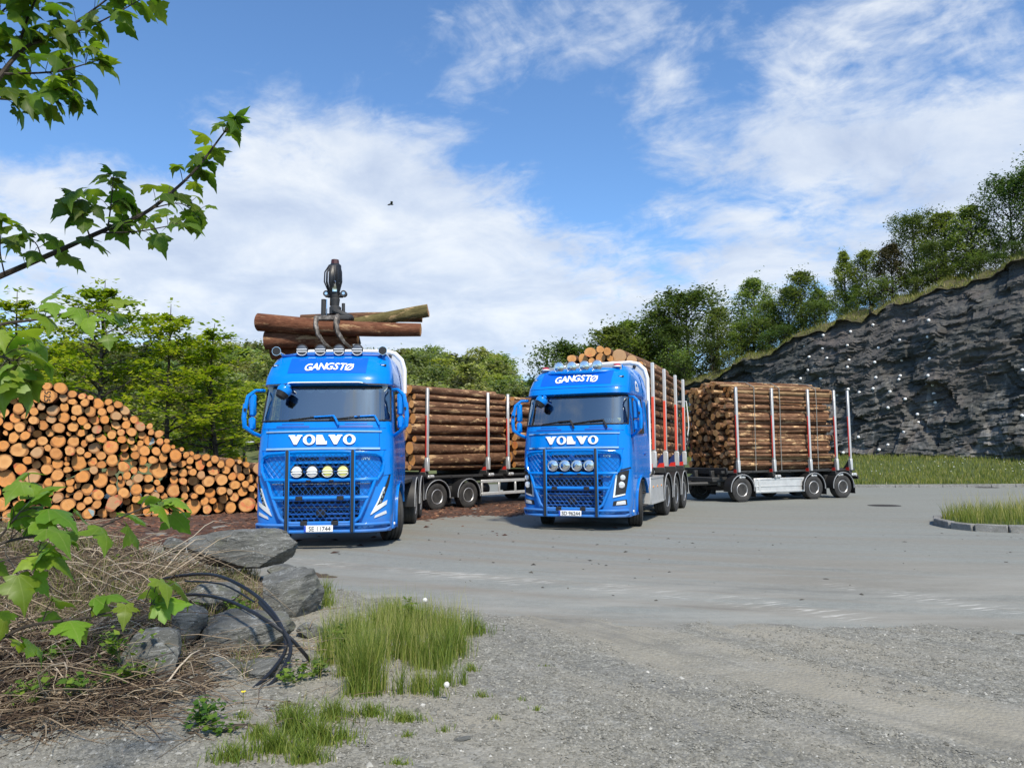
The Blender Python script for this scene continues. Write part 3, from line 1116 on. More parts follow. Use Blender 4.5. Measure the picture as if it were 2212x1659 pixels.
def cliff_pt(s, t):
    z0, z1 = cliff_foot(s) - .5, cliff_top(s)
    z = z0 + (z1 - z0) * t
    P = CL0 + CLD * s - CLN * (2.2 * t ** 1.2)
    zz = z + s * .16 + .25 * fbm(s * .3, z * .3, 7, 3)
    ss = s + .35 * fbm(s * .4, z * .5, 4, 3) + .12 * zz
    lower = min(1.0, max(0.0, 1.25 - t * 1.5))
    d = .40 * fbm(s * .13, zz * .25, 3, 3) + .10 * fbm(s * 1.6, zz * 3.4, 1, 4) + .16 * fbm(s * .35, zz * 2.6, 8, 4)
    d += facet(ss, zz, 3.4, 2.0, .12 + .24 * lower, .12 + .08 * lower, 1) + facet(ss, zz, 1.5, .75, .08 + .08 * lower, .18, 2) + lower * facet(s, z * .5, 1.9, 1.6, .30, .10, 3)
    return P + CLN * d + Vector((0, 0, z))


nu, nv = 380, 140
mb = MB()
s0_, s1_ = -7.0, CLLEN + 2
mb.grid(lambda u, v: cliff_pt(s0_ + (s1_ - s0_) * u, v), nu, nv)
tag(mb.build('rock_face', CLIFF, angle=14), kind='structure')


def ridge_pt(s, w):
    """slope above the face; w metres back from the edge"""
    top = cliff_pt(s, 1.0)
    q = top - CLN * (w - .35)
    rise = lerp_table([(0, -.15), (.6, .12), (3, .9), (7, 1.2), (30, .5)], w)
    return Vector((q.x, q.y, top.z + rise + .25 * fbm(q.x * .5, q.y * .5, 3, 3) * min(1, w)))


mb = MB()
ws = [0, .3, .7, 1.2, 2, 3, 4.5, 7, 12, 22, 40]
mb.grid(lambda u, v: ridge_pt(s0_ + (s1_ - s0_) * u, ws[int(round(v * 10))]), 150, 10)
tag(mb.build('hill_slope', SLOPE), kind='structure')


# verge between kerb and rock face
def kerb_y(x):
    return far(x)


def verge_z(x, y):
    d = y - kerb_y(x)
    return -.02 + .13 * min(1, max(0, d / .05)) + lerp_table([(0, 0), (2, .14), (5, .5), (8, 1.0), (12, 1.25), (40, 1.3)], d) + .06 * fbm(x * .7, y * .7, 1, 3)


mb = MB()
mb.grid(lambda u, v: (lambda x, dd: (x, kerb_y(x) + .12 + dd, verge_z(x, kerb_y(x) + .12 + dd)))(8 + 46 * u, 22 * v), 80, 30)
tag(mb.build('verge', TURF), kind='structure')
kroot = tag(empty('kerb'), kind='structure')
km = MB().box((0, 0, .06), (.98, .14, .16), .015).mesh('kerb_stone', [KERB])
x = 10.5
while x < 42:
    a = math.atan2(kerb_y(x + .5) - kerb_y(x - .5), 1.0)
    o = link_obj('kerb_stone', km, kroot)
    o.location = (x, kerb_y(x) + .07, -.005 + rr.uniform(-.006, .006))
    o.rotation_euler = (0, 0, a)
    x += 1.0 * math.cos(a)

# traffic island ---------------------------------------------------
ISL = [(9.15, 15.75), (9.3, 15.25), (9.75, 14.9), (10.4, 14.72), (11.4, 14.6), (13, 14.5), (15.5, 14.45), (19, 14.6), (19, 19.0), (15.5, 18.9), (12.5, 18.6), (10.6, 18.0), (9.7, 17.3), (9.25, 16.5)]
isl = [Vector((x, y, 0)) for x, y in ISL]


def closed_points(P, step):
    out = []
    n = len(P)
    carry = 0.0
    for i in range(n):
        a, b = P[i], P[(i + 1) % n]
        L = (b - a).length
        d = (b - a) / L
        t = carry
        while t < L:
            out.append((a + d * t, math.atan2(d.y, d.x)))
            t += step
        carry = t - L
    return out


kr2 = tag(empty('island_kerb'), kind='structure')
for segi in range(len(isl)):
    a, b = isl[segi], isl[(segi + 1) % len(isl)]
    L = (b - a).length
    n = max(1, round(L / .72))
    d = (b - a) / L
    for k in range(n):
        me = MB().box((0, 0, .06), (L / n - .012, .15, .17), .018).mesh('kerb_stone', [KERB])
        o = link_obj('kerb_stone', me, kr2)
        c = a + d * (L * (k + .5) / n)
        o.location = (c.x, c.y, rr.uniform(-.006, .006))
        o.rotation_euler = (0, 0, math.atan2(d.y, d.x) + rr.uniform(-.012, .012))
mb = MB()
cen = Vector((14, 16.7, 0))
mb.grid(lambda u, v: (lambda p: (p.x, p.y, .09 + .12 * min(1, v * 3) + .04 * fbm(p.x, p.y, 2, 3)))(isl[int(round(u * 14)) % 14].lerp(cen, v * .98 + .02)), 14, 8)
tag(mb.build('island_soil', TURF), kind='structure')

# ------------------------------------------------------------------ wheels, logs: shared shapes
def wheel_meshes(rad, width, rim_r, seg=36):
    w = width / 2
    t = MB()
    prof = [(-w * .80, rim_r), (-w * .96, rim_r + (rad - rim_r) * .25), (-w, rim_r + (rad - rim_r) * .6), (-w * .93, rad - .03), (-w * .82, rad)]
    for q in (-.5, 0, .5):
        prof += [(w * (q * .82 - .10), rad), (w * (q * .82 - .08), rad - .012), (w * (q * .82 + .08), rad - .012), (w * (q * .82 + .10), rad)]
    prof += [(w * .82, rad), (w * .93, rad - .03), (w, rim_r + (rad - rim_r) * .6), (w * .96, rim_r + (rad - rim_r) * .25), (w * .80, rim_r)]
    t.lathe(prof, seg=seg)
    tyre = t.mesh('tyre', [RUBBER])
    m = MB()
    # outer face towards +x : deep dish with a hub and hand holes
    m.lathe([(w * .86, rim_r + .004), (w * .92, rim_r - .012), (w * .80, rim_r - .032), (w * .30, rim_r - .040)], seg=seg, caps=False)
    m.lathe([(w * .30, rim_r - .040), (-w * .25, rim_r - .075), (-w * .40, rim_r - .10), (-w * .30, rim_r * .52), (-w * .05, rim_r * .45), (w * .0, .10)], seg=seg, mi=1, caps=False)
    m.lathe([(-w * .86, rim_r + .004), (-w * .60, rim_r - .05), (-w * .5, .05)], seg=seg, caps=False)
    rim = m.mesh('rim', [RIM, mat('dusty_wheel_disc', (.13, .128, .125), .6, .3)])  # inner dish in a darker grey than the outer ring
    h = MB()
    h.lathe([(-w * .1, .12), (w * .40, .10), (w * .62, .075), (w * .66, .03)], seg=16)
    for k in range(10):
        a = 2 * math.pi * k / 10
        h.lathe([(-w * .1, .016), (w * .06, .014)], (0, math.cos(a) * rim_r * .50, math.sin(a) * rim_r * .50), seg=6)
    h.cur = 1
    for k in range(8):
        a = 2 * math.pi * (k + .5) / 8
        h.lathe([(-w * .40, .034), (-w * .26, .034)], (0, math.cos(a) * rim_r * .70, math.sin(a) * rim_r * .70), seg=8)
    hub = h.mesh('wheel', [RIM, BLACK])
    return tyre, rim, hub


W_TRUCK = wheel_meshes(.50, .32, .29)
W_TRAIL = wheel_meshes(.40, .30, .225)


def add_wheel(parent, loc, side, kind, steer=0.0):
    tyre, rim, hub = kind
    o = link_obj('wheel', hub, parent)
    o.location = loc
    o.rotation_euler = (0, 0, (0 if side > 0 else math.pi) + steer)
    link_obj('tyre', tyre, o)
    link_obj('rim', rim, o)
    return o


def mudguard(parent, y, x, r, wid, trim=True):
    m = MB()
    n = 14
    a0, a1 = R(-8), R(188)

    def P(a, rr_, xx):
        return (xx, y + rr_ * math.cos(a), .0 + rr_ * math.sin(a))
    zc = r[1]
    R_ = r[0]
    m.M = Matrix.Translation((0, 0, zc))
    m.grid(lambda u, v: P(a0 + (a1 - a0) * u, R_, x - wid / 2 + wid * v), n, 1)
    m.grid(lambda u, v: P(a0 + (a1 - a0) * u, R_ + .012, x - wid / 2 + wid * v), n, 1)
    sgn = 1 if x > 0 else -1
    xo = x + sgn * wid / 2
    m.grid(lambda u, v: P(a0 + (a1 - a0) * u, R_ - .05 + .062 * v, xo), n, 1)
    g_ = m.build('mudguard', BLACK, parent)
    if trim:
        t = MB()
        t.tube([(xo + sgn * .008, y + (R_ - .012) * math.cos(a0 + (a1 - a0) * i / n), zc + (R_ - .012) * math.sin(a0 + (a1 - a0) * i / n)) for i in range(n + 1)], .013, 6)
        t.build('trim_strip', GREY, g_)
    return g_


# ------------------------------------------------------------------ cab surface
FRONT = [(.28, .05), (.36, .0), (.60, .0), (1.0, .02), (1.25, .03), (1.70, .05), (2.10, .09), (2.26, .14), (2.92, .36), (2.925, .31), (2.96, .215), (3.10, .26), (3.30, .42), (3.48, .62), (3.60, .86), (3.67, 1.15)]
HALFW = [(.28, 1.19), (.60, 1.225), (1.25, 1.235), (1.75, 1.23), (2.26, 1.20), (2.92, 1.165), (2.96, 1.185), (3.10, 1.175), (3.30, 1.145), (3.48, 1.09), (3.60, 1.01), (3.67, .90)]
DEP, SUP = .52, 3.4


def front_y(x, z, off=0.0):
    f, w = lerp_table(FRONT, z), lerp_table(HALFW, z)
    q = min(.999, abs(x) / w)
    return f + DEP * (1 - (1 - q ** SUP) ** (1 / SUP)) - off


def on_front(m, poly, off, thick=0.0):
    """flat outline (x,z) laid on the cab front; poly given as two matching polylines -> strip"""
    A, B = poly
    n = 8
    k = len(A) - 1

    def pl(L, t):
        t = min(.99999, t) * k
        i = int(t)
        f = t - i
        return (L[i][0] + (L[i + 1][0] - L[i][0]) * f, L[i][1] + (L[i + 1][1] - L[i][1]) * f)

    def fn(o):
        def g_(u, v):
            a, b = pl(A, v), pl(B, v)
            x, z = a[0] + (b[0] - a[0]) * u, a[1] + (b[1] - a[1]) * u
            return (x, front_y(x, z, o), z)
        return g_
    m.grid(fn(off), n, n)
    if thick:
        for (L, ) in ((A,), (B,)):
            m.grid(lambda u, v: (lambda p: (p[0], front_y(p[0], p[1], off - thick * u), p[1]))(pl(L, v)), 1, n)
        for e in (0.0, 1.0):
            m.grid(lambda u, v: (lambda a, b: (a[0] + (b[0] - a[0]) * u, front_y(a[0] + (b[0] - a[0]) * u, a[1] + (b[1] - a[1]) * u, off - thick * v), a[1] + (b[1] - a[1]) * u))(pl(A, e), pl(B, e)), n, 1)


def strip_front(m, x0, x1, zf, h, off, thick=.03, n=24):
    """raised band that follows the front; zf(x) its mid height"""
    def P(x, dz, o):
        z = zf(x) + dz
        return (x, front_y(x, z, o), z)
    ring = [(-h / 2, off - thick), (-h / 2, off), (h / 2, off), (h / 2, off - thick)]
    m.grid(lambda u, v: P(x0 + (x1 - x0) * u, *ring[int(round(v * 3))]), n, 3)
    for xe in (x0, x1):
        m._add([P(xe, *r_) for r_ in ring], [(0, 1, 2, 3)])


def letters_on(m, vs, fs, cx, cz, yfun, off):
    m._add([(x + cx, yfun(x + cx, z + cz) - off + d, z + cz) for (x, d, z) in vs], fs)


def arch_text(m, body, size, cx, cz, rad, yfun, off, shear=0.0, step=1.0):
    adv = {'G': .93, 'A': .90, 'N': .95, 'S': .80, 'T': .80, 'Ø': 1.0}
    tot = sum(adv[c] for c in body) * size * step
    s = -tot / 2
    for c in body:
        s += adv[c] * size * step / 2
        a = s / rad
        vs, fs = text_verts(c, size * 1.30, shear, .008, 1.0, .022)
        ca, sa = math.cos(a), math.sin(a)
        out = []
        for (x, d, z) in vs:
            xx, zz = x * ca + (z + rad) * sa, -x * sa + (z + rad) * ca - rad
            out.append((xx, d, zz))
        letters_on(m, out, fs, cx, cz, yfun, off)
        s += adv[c] * size * step / 2


def volvo_letters(m, cx, cz, h, width, yfun, off):
    V = [(0, 1), (.62, 1), (.62, .86), (.535, .86), (.755, .36), (.94, .86), (.82, .86), (.82, 1), (1.32, 1), (1.32, .86), (1.22, .86), (.82, 0), (.54, 0), (.10, .86), (0, .86)]
    L = [(0, 1), (.58, 1), (.58, .86), (.44, .86), (.44, .13), (.84, .13), (.92, .36), (1.02, .36), (1.02, 0), (0, 0), (0, .13), (.14, .13), (.14, .86), (0, .86)]
    x, items = 0.0, []
    for ch in 'VOLVO':
        if ch == 'O':
            items.append(('O', x + .62))
            x += 1.30
        else:
            items.append((ch, x))
            x += 1.37 if ch == 'V' else 1.17
    sc = width / x
    for ch, px in items:
        if ch == 'O':
            n = 28
            ring = []
            for (rx, rz) in ((.60, .54), (.265, .40)):
                ring.append([(px + rx * math.cos(2 * math.pi * k / n), .5 + rz * math.sin(2 * math.pi * k / n)) for k in range(n)])
            vs = [(p[0], 0, p[1]) for p in ring[0] + ring[1]] + [(p[0], .02, p[1]) for p in ring[0] + ring[1]]
            fs = []
            for k in range(n):
                j = (k + 1) % n
                fs += [(k, j, n + j, n + k), (k, 2 * n + k, 2 * n + j, j), (n + k, n + j, 3 * n + j, 3 * n + k)]
        else:
            P = V if ch == 'V' else L
            bm = bmesh.new()
            f = bm.faces.new([bm.verts.new((px + a, 0, b)) for a, b in P])
            bmesh.ops.triangulate(bm, faces=[f])
            bm.verts.index_update()
            vs = [tuple(v.co) for v in bm.verts]
            fs = [tuple(v.index for v in t.verts) for t in bm.faces]
            bm.free()
            n = len(P)
            vs = vs + [(a, .02, b) for a, _, b in vs]
            fs += [(k, (k + 1) % n, n + (k + 1) % n, n + k) for k in range(n)]
        out = [((a - x / 2) * sc, d, (b - .5) * h) for a, d, b in vs]
        letters_on(m, out, fs, cx, cz, yfun, off)


def round_lamp(parent, name, c, r, lens, axis_tilt=0.0, rings=True):
    m = MB()
    m.M = Matrix.Translation(c) @ Matrix.Rotation(axis_tilt, 4, 'X')
    m.lathe([(.10, r * .45), (.06, r * .85), (0, r), (-.02, r), (-.022, r * .90)], axis='Y', seg=20)
    o = m.build(name, BLACK if rings else CHROME, parent)
    g_ = MB()
    g_.M = m.M
    g_.lathe([(-.018, r * .9), (-.03, r * .6), (-.034, .001)], axis='Y', seg=20)
    g_.build('lens', lens, o)
    t = MB()
    t.M = m.M
    if rings:
        for dz in (-r * .28, r * .10):
            t.box((0, -.036, dz), (r * 1.7, .012, r * .13))
        t.tube([(r * .93 * math.cos(a), -.03, r * .93 * math.sin(a)) for a in [R(200 + 14 * i) for i in range(11)]], r * .06, 5)
        t.build('guard_bar', WHITE, o)
    else:
        t.tube([(r * math.cos(a), -.022, r * math.sin(a)) for a in [2 * math.pi * i / 24 for i in range(24)]], r * .09, 6, closed=True)
        t.lathe([(-.034, r * .30), (-.05, r * .22), (-.05, .001)], axis='Y', seg=12)
        t.build('lamp_ring', CHROME, o)
    return o


def make_truck(name, loc, phi, gen, plate, steer, rear_axles, length):
    """gen 1 = slanting V lamps, 2 = upright cluster lamps. Local axes: x to the viewer's right of the front, y rearwards, z up"""
    T = empty(name, loc, -phi)
    # ---- shell
    zrow = sorted(set([.28, .34, .45, .60, .8, 1.0, 1.25, 1.5, 1.75, 1.95, 2.10, 2.26, 2.275, 2.45, 2.65, 2.88, 2.92, 2.925, 2.96, 3.02, 3.10, 3.2, 3.30, 3.4, 3.48, 3.55, 3.60, 3.64, 3.67]))
    qs = [0, .2, .4, .55, .68, .78, .86, .92, .955, .975, .99, .998, 1.0]
    qs = [-q for q in qs[::-1][:-1]] + qs
    sidey = [.8, 1.2, 1.7, 2.25]
    m = MB()
    V, idx = [], {}
    nq = len(qs)
    ncol = nq + 2 * len(sidey)
    for j, z in enumerate(zrow):
        w, f = lerp_table(HALFW, z), lerp_table(FRONT, z)
        cols = [(-w, max(y, f + DEP + .01)) for y in sidey[::-1]]
        cols += [(q * w, f + DEP * (1 - (1 - min(1, abs(q)) ** SUP) ** (1 / SUP))) for q in qs]
        cols += [(w, max(y, f + DEP + .01)) for y in sidey]
        for i, (x, y) in enumerate(cols):
            V.append((x, y, z))
    F = []
    ns = len(sidey)
    for j in range(len(zrow) - 1):
        za, zb = zrow[j], zrow[j + 1]
        for i in range(ncol - 1):
            isfront = ns <= i < ns + nq - 1
            if not isfront and zb <= 1.2501:
                continue
            if isfront and za >= 2.27 and zb <= 2.885:
                qa, qb = abs(qs[i - ns]), abs(qs[i - ns + 1])
                if max(qa, qb) <= .976:
                    continue
            if not isfront and 2.09 <= za and zb <= 2.89:
                # side window opening between y .8 and 1.2..1.7
                if i in (1, 2, ncol - 4, ncol - 3) and za >= 2.09:
                    continue
            if isfront and .44 <= za and zb <= 1.26 and max(abs(qs[i - ns]), abs(qs[i - ns + 1])) <= .56:
                continue
            if isfront and 1.24 <= za and zb <= 1.51 and max(abs(qs[i - ns]), abs(qs[i - ns + 1])) <= .40:
                continue
            F.append((j * ncol + i, j * ncol + i + 1, (j + 1) * ncol + i + 1, (j + 1) * ncol + i))
    m._add(V, F, True)
    top = (len(zrow) - 1) * ncol
    ringt = [V[top + i] for i in range(ncol)]
    cen = Vector((0, 1.75, 3.70))
    m.grid(lambda u, v: Vector(ringt[int(round(u * (ncol - 1)))]).lerp(Vector((ringt[int(round(u * (ncol - 1)))][0] * .1, 1.9, 3.715)), v), ncol - 1, 3)
    # back wall
    backs = [(lerp_table(HALFW, z), z) for z in zrow if z >= 1.25]
    m.prism([(-w, z) for w, z in backs] + [(w, z) for w, z in backs[::-1]], 2.25, 2.27)
    body = m.build('cab_body', BLUE, T, angle=38)
    # lower sides with the wheel arch
    for sg in (-1, 1):
        p = MB()
        arc = [(1.40 + .60 * math.cos(a), .50 + .60 * math.sin(a)) for a in [R(200 - 12 * i) for i in range(16)]]
        arc = [q for q in arc if q[0] < 2.22]
        poly = [(.50, .30), (.78, .30)] + [q for q in arc if q[0] > .78] + [(2.24, .95), (2.24, 1.26), (.50, 1.26)]
        p.prism(poly, sg * 1.195, sg * 1.232, 'X')
        p.prism([(.78, .33)] + [q for q in arc if q[0] > .78] + [(q[0], q[1] + .05) for q in arc[::-1] if q[0] > .78] + [(.74, .36)], sg * 1.20, sg * 1.262, 'X')
        p.build('side_panel', BLUE, T)
        s = MB()
        for k, z in enumerate((.42, .72)):
            MB().box((sg * 1.06, 2.02, z), (.26, .38, .04), .01).build('step', BLACK, T)
        MB().box((sg * 1.08, 1.4, 1.02), (.3, 1.1, .03)).build('arch_liner', BLACK, T)
    # seams: door outline, bonnet joints
    s = MB()
    for sg in (-1, 1):
        for (ya, za, yb, zb) in ((.66, 1.1, .66, 2.05), (1.86, 1.1, 1.86, 2.95), (.66, 1.1, 1.86, 1.1), (.40, 2.945, 2.2, 2.945)):
            wa, wb = lerp_table(HALFW, za) + .002, lerp_table(HALFW, zb) + .002
            s.tube([(sg * (wa + (wb - wa) * t), ya + (yb - ya) * t, za + (zb - za) * t) for t in (0, .5, 1)], .006, 4)
        s.box((sg * 1.236, 1.74, 1.62), (.03, .20, .035), .008)
    for z in (2.13, 1.735):
        s.tube([(x, front_y(x, z, .001), z) for x in np.linspace(-1.2, 1.2, 25)], .006, 4)
    if gen == 2:
        s.tube([(x, front_y(x, 3.09, .001), 3.09) for x in np.linspace(-1.12, 1.12, 25)], .006, 4)
    for sg in (-1, 1):
        s.tube([(sg * 1.0, front_y(1.0, z, .001), z) for z in (1.80, 1.95, 2.12)], .005, 4)
    s.build('panel_seam', BLUE_D, T)
    # ---- glazing
    gl = MB()
    gl.grid(lambda u, v: (lambda z: (lambda w: ((u * 2 - 1) * w * .978, front_y((u * 2 - 1) * w * .978, z, .004), z))(lerp_table(HALFW, z)))(2.268 + .62 * v), 28, 6)
    wind = gl.build('windscreen', GLASS, T)
    fr = MB()
    fr.tube([(x, front_y(x, 2.272, .004), 2.272) for x in np.linspace(-1.17, 1.17, 25)], .018, 5)
    fr.tube([(x, front_y(x, 2.895, -.012), 2.895) for x in np.linspace(-1.13, 1.13, 25)], .028, 5)
    for sg in (-1, 1):
        fr.tube([(sg * lerp_table(HALFW, z) * .978, front_y(lerp_table(HALFW, z) * .978, z, .004), z) for z in np.linspace(2.27, 2.89, 9)], .018, 5)
    fr.build('window_seal', BLACK, wind)
    if gen == 1:
        cu = MB()
        for k in range(10):
            xm = -1.0 + k * .222
            cu.prism([(xm - .105 + .21 * t, 2.90 - (.085 * math.sin(math.pi * t) ** .6 + .01)) for t in np.linspace(0, 1, 9)] + [(xm + .105, 2.93), (xm - .105, 2.93)], .47, .475)
        cu.build('curtain_fringe', SKINL, T)
    for sg in (-1, 1):
        sw = MB()
        sw._add([(sg * 1.223, .80, 2.10), (sg * 1.223, 1.70, 2.10), (sg * 1.170, 1.70, 2.88), (sg * 1.170, .80, 2.88)], [(0, 1, 2, 3)])
        w_ = sw.build('side_window', GLASS, T)
        fr = MB()
        fr.tube([(sg * 1.226, .80, 2.10), (sg * 1.226, 1.70, 2.10), (sg * 1.172, 1.70, 2.88), (sg * 1.172, .80, 2.88)], .022, 5, closed=True)
        fr.build('window_seal', BLACK, w_)
        ab = MB()
        for z in (2.45, 2.72):
            ab.box((sg * 1.07, .62, z), (.02, .05, .14), .006)
        ab.tube([(sg * 1.10, .50, 2.28), (sg * 1.085, .58, 2.6), (sg * 1.06, .66, 2.9)], .045, 6)
        ab.build('pillar_trim', SKINL, T)
    # ---- inside
    i_ = MB()
    i_.box((0, 1.95, 2.35), (2.2, .05, 1.4))
    i_.box((0, 1.25, 2.98), (2.1, 1.3, .05))
    i_.box((0, 1.25, 1.65), (2.3, 1.6, .06))
    i_.grid(lambda u, v: ((u * 2 - 1) * 1.12, .42 + .45 * v, 2.20 + .05 * math.sin(v * 3.1) - .12 * v), 8, 4)
    i_.build('cab_interior', INTER, T)
    for sg in (-1, 1):
        st = MB()
        st.box((sg * .62, 1.35, 2.05), (.52, .5, .16), .05)
        st.box((sg * .62, 1.62, 2.42), (.50, .16, .66), .06)
        st.box((sg * .62, 1.62, 2.82), (.28, .12, .18), .04)
        st.build('seat', INTER, T)
    sw = MB()
    sw.tube([(.62 + .22 * math.cos(a), .86 + .07 * math.sin(a), 2.27 + .20 * math.sin(a)) for a in [2 * math.pi * k / 20 for k in range(20)]], .018, 6, closed=True)
    sw.tube([(.62, .86, 2.27), (.62, .75, 2.05)], .03, 6)
    sw.build('steering_wheel', BLACK, T)
    dv = MB()      # round wide-angle kerb mirror hanging at the top of the screen
    dv.M = Matrix.Translation((-.70, .14, 2.84)) @ Matrix.Rotation(R(28), 4, 'Y') @ Matrix.Rotation(R(-20), 4, 'X')
    dv.lathe([(.06, .04), (.04, .12), (-.02, .14), (-.08, .125)], axis='Z', seg=18)
    dv.box((0, .12, .10), (.08, .22, .05), .01)
    dv.cur = 1
    dv.lathe([(-.08, .12), (-.17, .09), (-.19, .001)], axis='Z', seg=18)
    dv.build('kerb_mirror', [BLUE, BLACK], T)
    if gen == 1:
        for (xx, sc_) in ((-.62, 1), (-.30, 1.2), (.02, 1.0)):      # little dashboard greenery
            pl = MB()
            rg = random.Random(int(xx * 100) + 500)
            for k in range(26):
                a, hh = rg.uniform(0, 6.3), rg.uniform(.02, .13) * sc_
                p = Vector((xx + rg.uniform(-.14, .14), .46 + rg.uniform(-.02, .05), 2.25 + hh))
                d = Vector((math.cos(a), .4 * math.sin(a), rg.uniform(-.3, .8))) * .045
                n_ = Vector((-d.z, rg.uniform(-.02, .02), d.x)) * .5
                pl._add([p - d, p + n_, p + d, p - n_], [(0, 1, 2, 3)])
            pl.build('dashboard_plant', MATS['dark_leaf'], T)
    # ---- lettering and strips
    y_f = lambda x, z: front_y(x, z)
    ch = MB()
    strip_front(ch, -1.04, 1.04, lambda x: 2.085 - .012 * abs(x), .022, .022)
    ch.build('chrome_strip', CHROME, T)
    ch = MB()
    strip_front(ch, -1.02, 1.02, lambda x: 1.775 - .012 * abs(x), .034, .026)
    ch.build('chrome_strip', CHROME, T)
    lt = MB()
    volvo_letters(lt, 0.0, 1.93, .172, 1.21, y_f, .028)
    lt.build('maker_lettering', LETTER, T)
    pn = MB()
    pn.grid(lambda u, v: (lambda x, z: (x, front_y(x, z, .006), z))(-.72 + 1.44 * u if gen == 1 else -.82 + 1.64 * u, 3.16 + .32 * v), 16, 6)
    sp_ = pn.build('sign_panel', BLUE2, T)
    tx = MB()
    arch_text(tx, 'GANGSTØ', .150 if gen == 1 else .165, .02, 3.23 if gen == 1 else 3.245, 3.6 if gen == 1 else 3.0, y_f, .018, .18 if gen == 1 else 0.0, .92)
    tx.build('name_lettering', LETTER, sp_)
    if gen == 1:
        wl = MB()
        strip_front(wl, -1.17, 1.17, lambda x: 2.945 + (.035 if abs(x) < .62 else .035 * max(0, 1 - (abs(x) - .62) / .16)), .016, .012, .02, 48)
        wl.build('visor_edge', WHITE, T)
    # cowl under the screen with vents
    for x in (-.55, .58):
        for (hw, zv, hv) in ((.30, 2.165, .03), (.20, 2.215, .016)):
            vn = MB()
            strip_front(vn, x - hw, x + hw, lambda q: zv, hv, .006, .01, 8)
            vn.build('cowl_vent', BLUE_D, T)
    for (xb, xt) in ((.28, -.62), (1.0, .10)) if gen == 1 else ((.05, -.72), (.78, -.02)):
        wp = MB()
        zt = 2.36
        wp.tube([(xb, front_y(xb, 2.19, .05), 2.19), (xb - .06, front_y(xb, 2.30, .06), 2.30), (xb - .10, front_y(xb, zt, .05), zt)], .022, 6)
        wp.tube([(xb - .10, front_y(xb - .1, zt, .05), zt), ((xb + xt) / 2, front_y((xb + xt) / 2, zt - .02, .045), zt - .02)], .016, 6)
        wp.cur = 1
        wp.tube([((xb + xt) / 2 + .1, front_y(0, zt - .02, .03), zt - .01), (xt, front_y(xt, zt - .07, .03), zt - .07)], .011, 5)
        wp.build('wiper', [BLUE if gen == 1 else BLACK, BLACK], T)
    # ---- grille, bars and mesh guard
    gr = MB()
    gr.box((0, .22, .90), (1.42, .06, .98))
    gr.build('radiator', BLACK, T)
    for k, z in enumerate((1.44, 1.36, 1.18, 1.10, .93, .85, .77, .69, .61, .53)):
        w = .50 if z > 1.25 else .67
        MB().box((0, .075 + .012 * (k % 2), z), (w * 2, .05, .032 if z < 1.2 else .022), .006).build('grille_slat', BLUE_D, T)
    for (z, w) in ((1.145, .86), (.735, .70)):
        MB().box((0, -.005, z), (2 * w, .02, .018), .004).build('grille_trim', CHROME, T)
    for sg in (-1, 1):
        uv = MB()
        strip_front(uv, sg * .26 - .20, sg * .26 + .20, lambda q: 1.585, .055, .004, .01, 6)
        uv.build('upper_vent', BLACK, T)
    bz = MB()
    off = .085

    def FP(x, z, o=off):
        q_ = min(1.0, max(0.0, (abs(x) - .75) / .3))
        return (x, front_y(x, z, 0) * (.55 + .45 * q_) - o * (1 - .35 * q_), z)
    rr_b = .030
    up_path = [FP(x, z) for (x, z) in ((-1.00, 1.235), (-1.07, 1.36), (-1.09, 1.52), (-1.06, 1.62), (-.96, 1.675), (-.4, 1.71), (.4, 1.71), (.96, 1.675), (1.06, 1.62), (1.09, 1.52), (1.07, 1.36), (1.00, 1.235))]
    bz.tube(up_path, rr_b, 8)
    bz.tube([FP(x, 1.215) for x in np.linspace(-1.0, 1.0, 13)], .034, 8)
    for sg in (-1, 1):
        bz.tube([FP(sg * x, z) for (x, z) in ((.95, 1.20), (.88, 1.0), (.78, .75), (.70, .56), (.62, .49), (.5, .465))], rr_b, 8)
    bz.tube([FP(x, .465) for x in np.linspace(-.55, .55, 9)], rr_b, 8)
    bz.tube([FP(x, .90) for x in np.linspace(-.84, .84, 9)], .034, 8)
    # lower bumper frame
    lw = [(-1.17, .47), (-.8, .455), (0, .45), (.8, .455), (1.17, .47)]
    bz.tube([FP(x, .43) for x in np.linspace(-1.17, 1.17, 21)], rr_b, 8)
    bz.tube([FP(x, .315) for x in np.linspace(-1.13, 1.13, 21)], rr_b, 8)
    for sg in (-1, 1):
        bz.tube([FP(sg * 1.17, .43), FP(sg * 1.19, .37), FP(sg * 1.13, .315)], rr_b, 8)
    fb = bz.build('bull_bar', BLUE, T)
    for sg in (-1, 1):
        MB().box((sg * .575, -.135, 1.02), (.052, .04, 1.44), .012).build('upright_cover', mat('bar_rubber', (.02, .024, .028), .6), fb)
        MB().box((sg * .575, -.105, 1.02), (.085, .035, 1.44), .012).build('upright', BLUE, fb)
    for (x, z) in ((-.36, .895), (.36, .895), (-.27, .465), (.27, .465), (-.2, 1.2), (.2, 1.2)):
        MB().box((x, -.10, z), (.12 if z < 1.1 else .08, .06, .075 if z < 1.1 else .035), .008).build('clamp', BLACK, fb)
    MB().box((0, .03, .63), (.17, .05, .13), .01).build('radar_cover', BLACK, T)
    # diamond mesh
    ms = MB()

    def inside(x, z):
        ax = abs(x)
        if 1.235 <= z <= 1.69:
            return ax < lerp_table([(1.235, 1.0), (1.36, 1.06), (1.52, 1.08), (1.69, .95)], z)
        if .47 <= z < 1.20:
            return ax < lerp_table([(.47, .55), (.56, .69), (.75, .77), (1.0, .87), (1.2, .94)], z)
        return False if not (.32 <= z <= .425) else ax < 1.14
    pit = .105
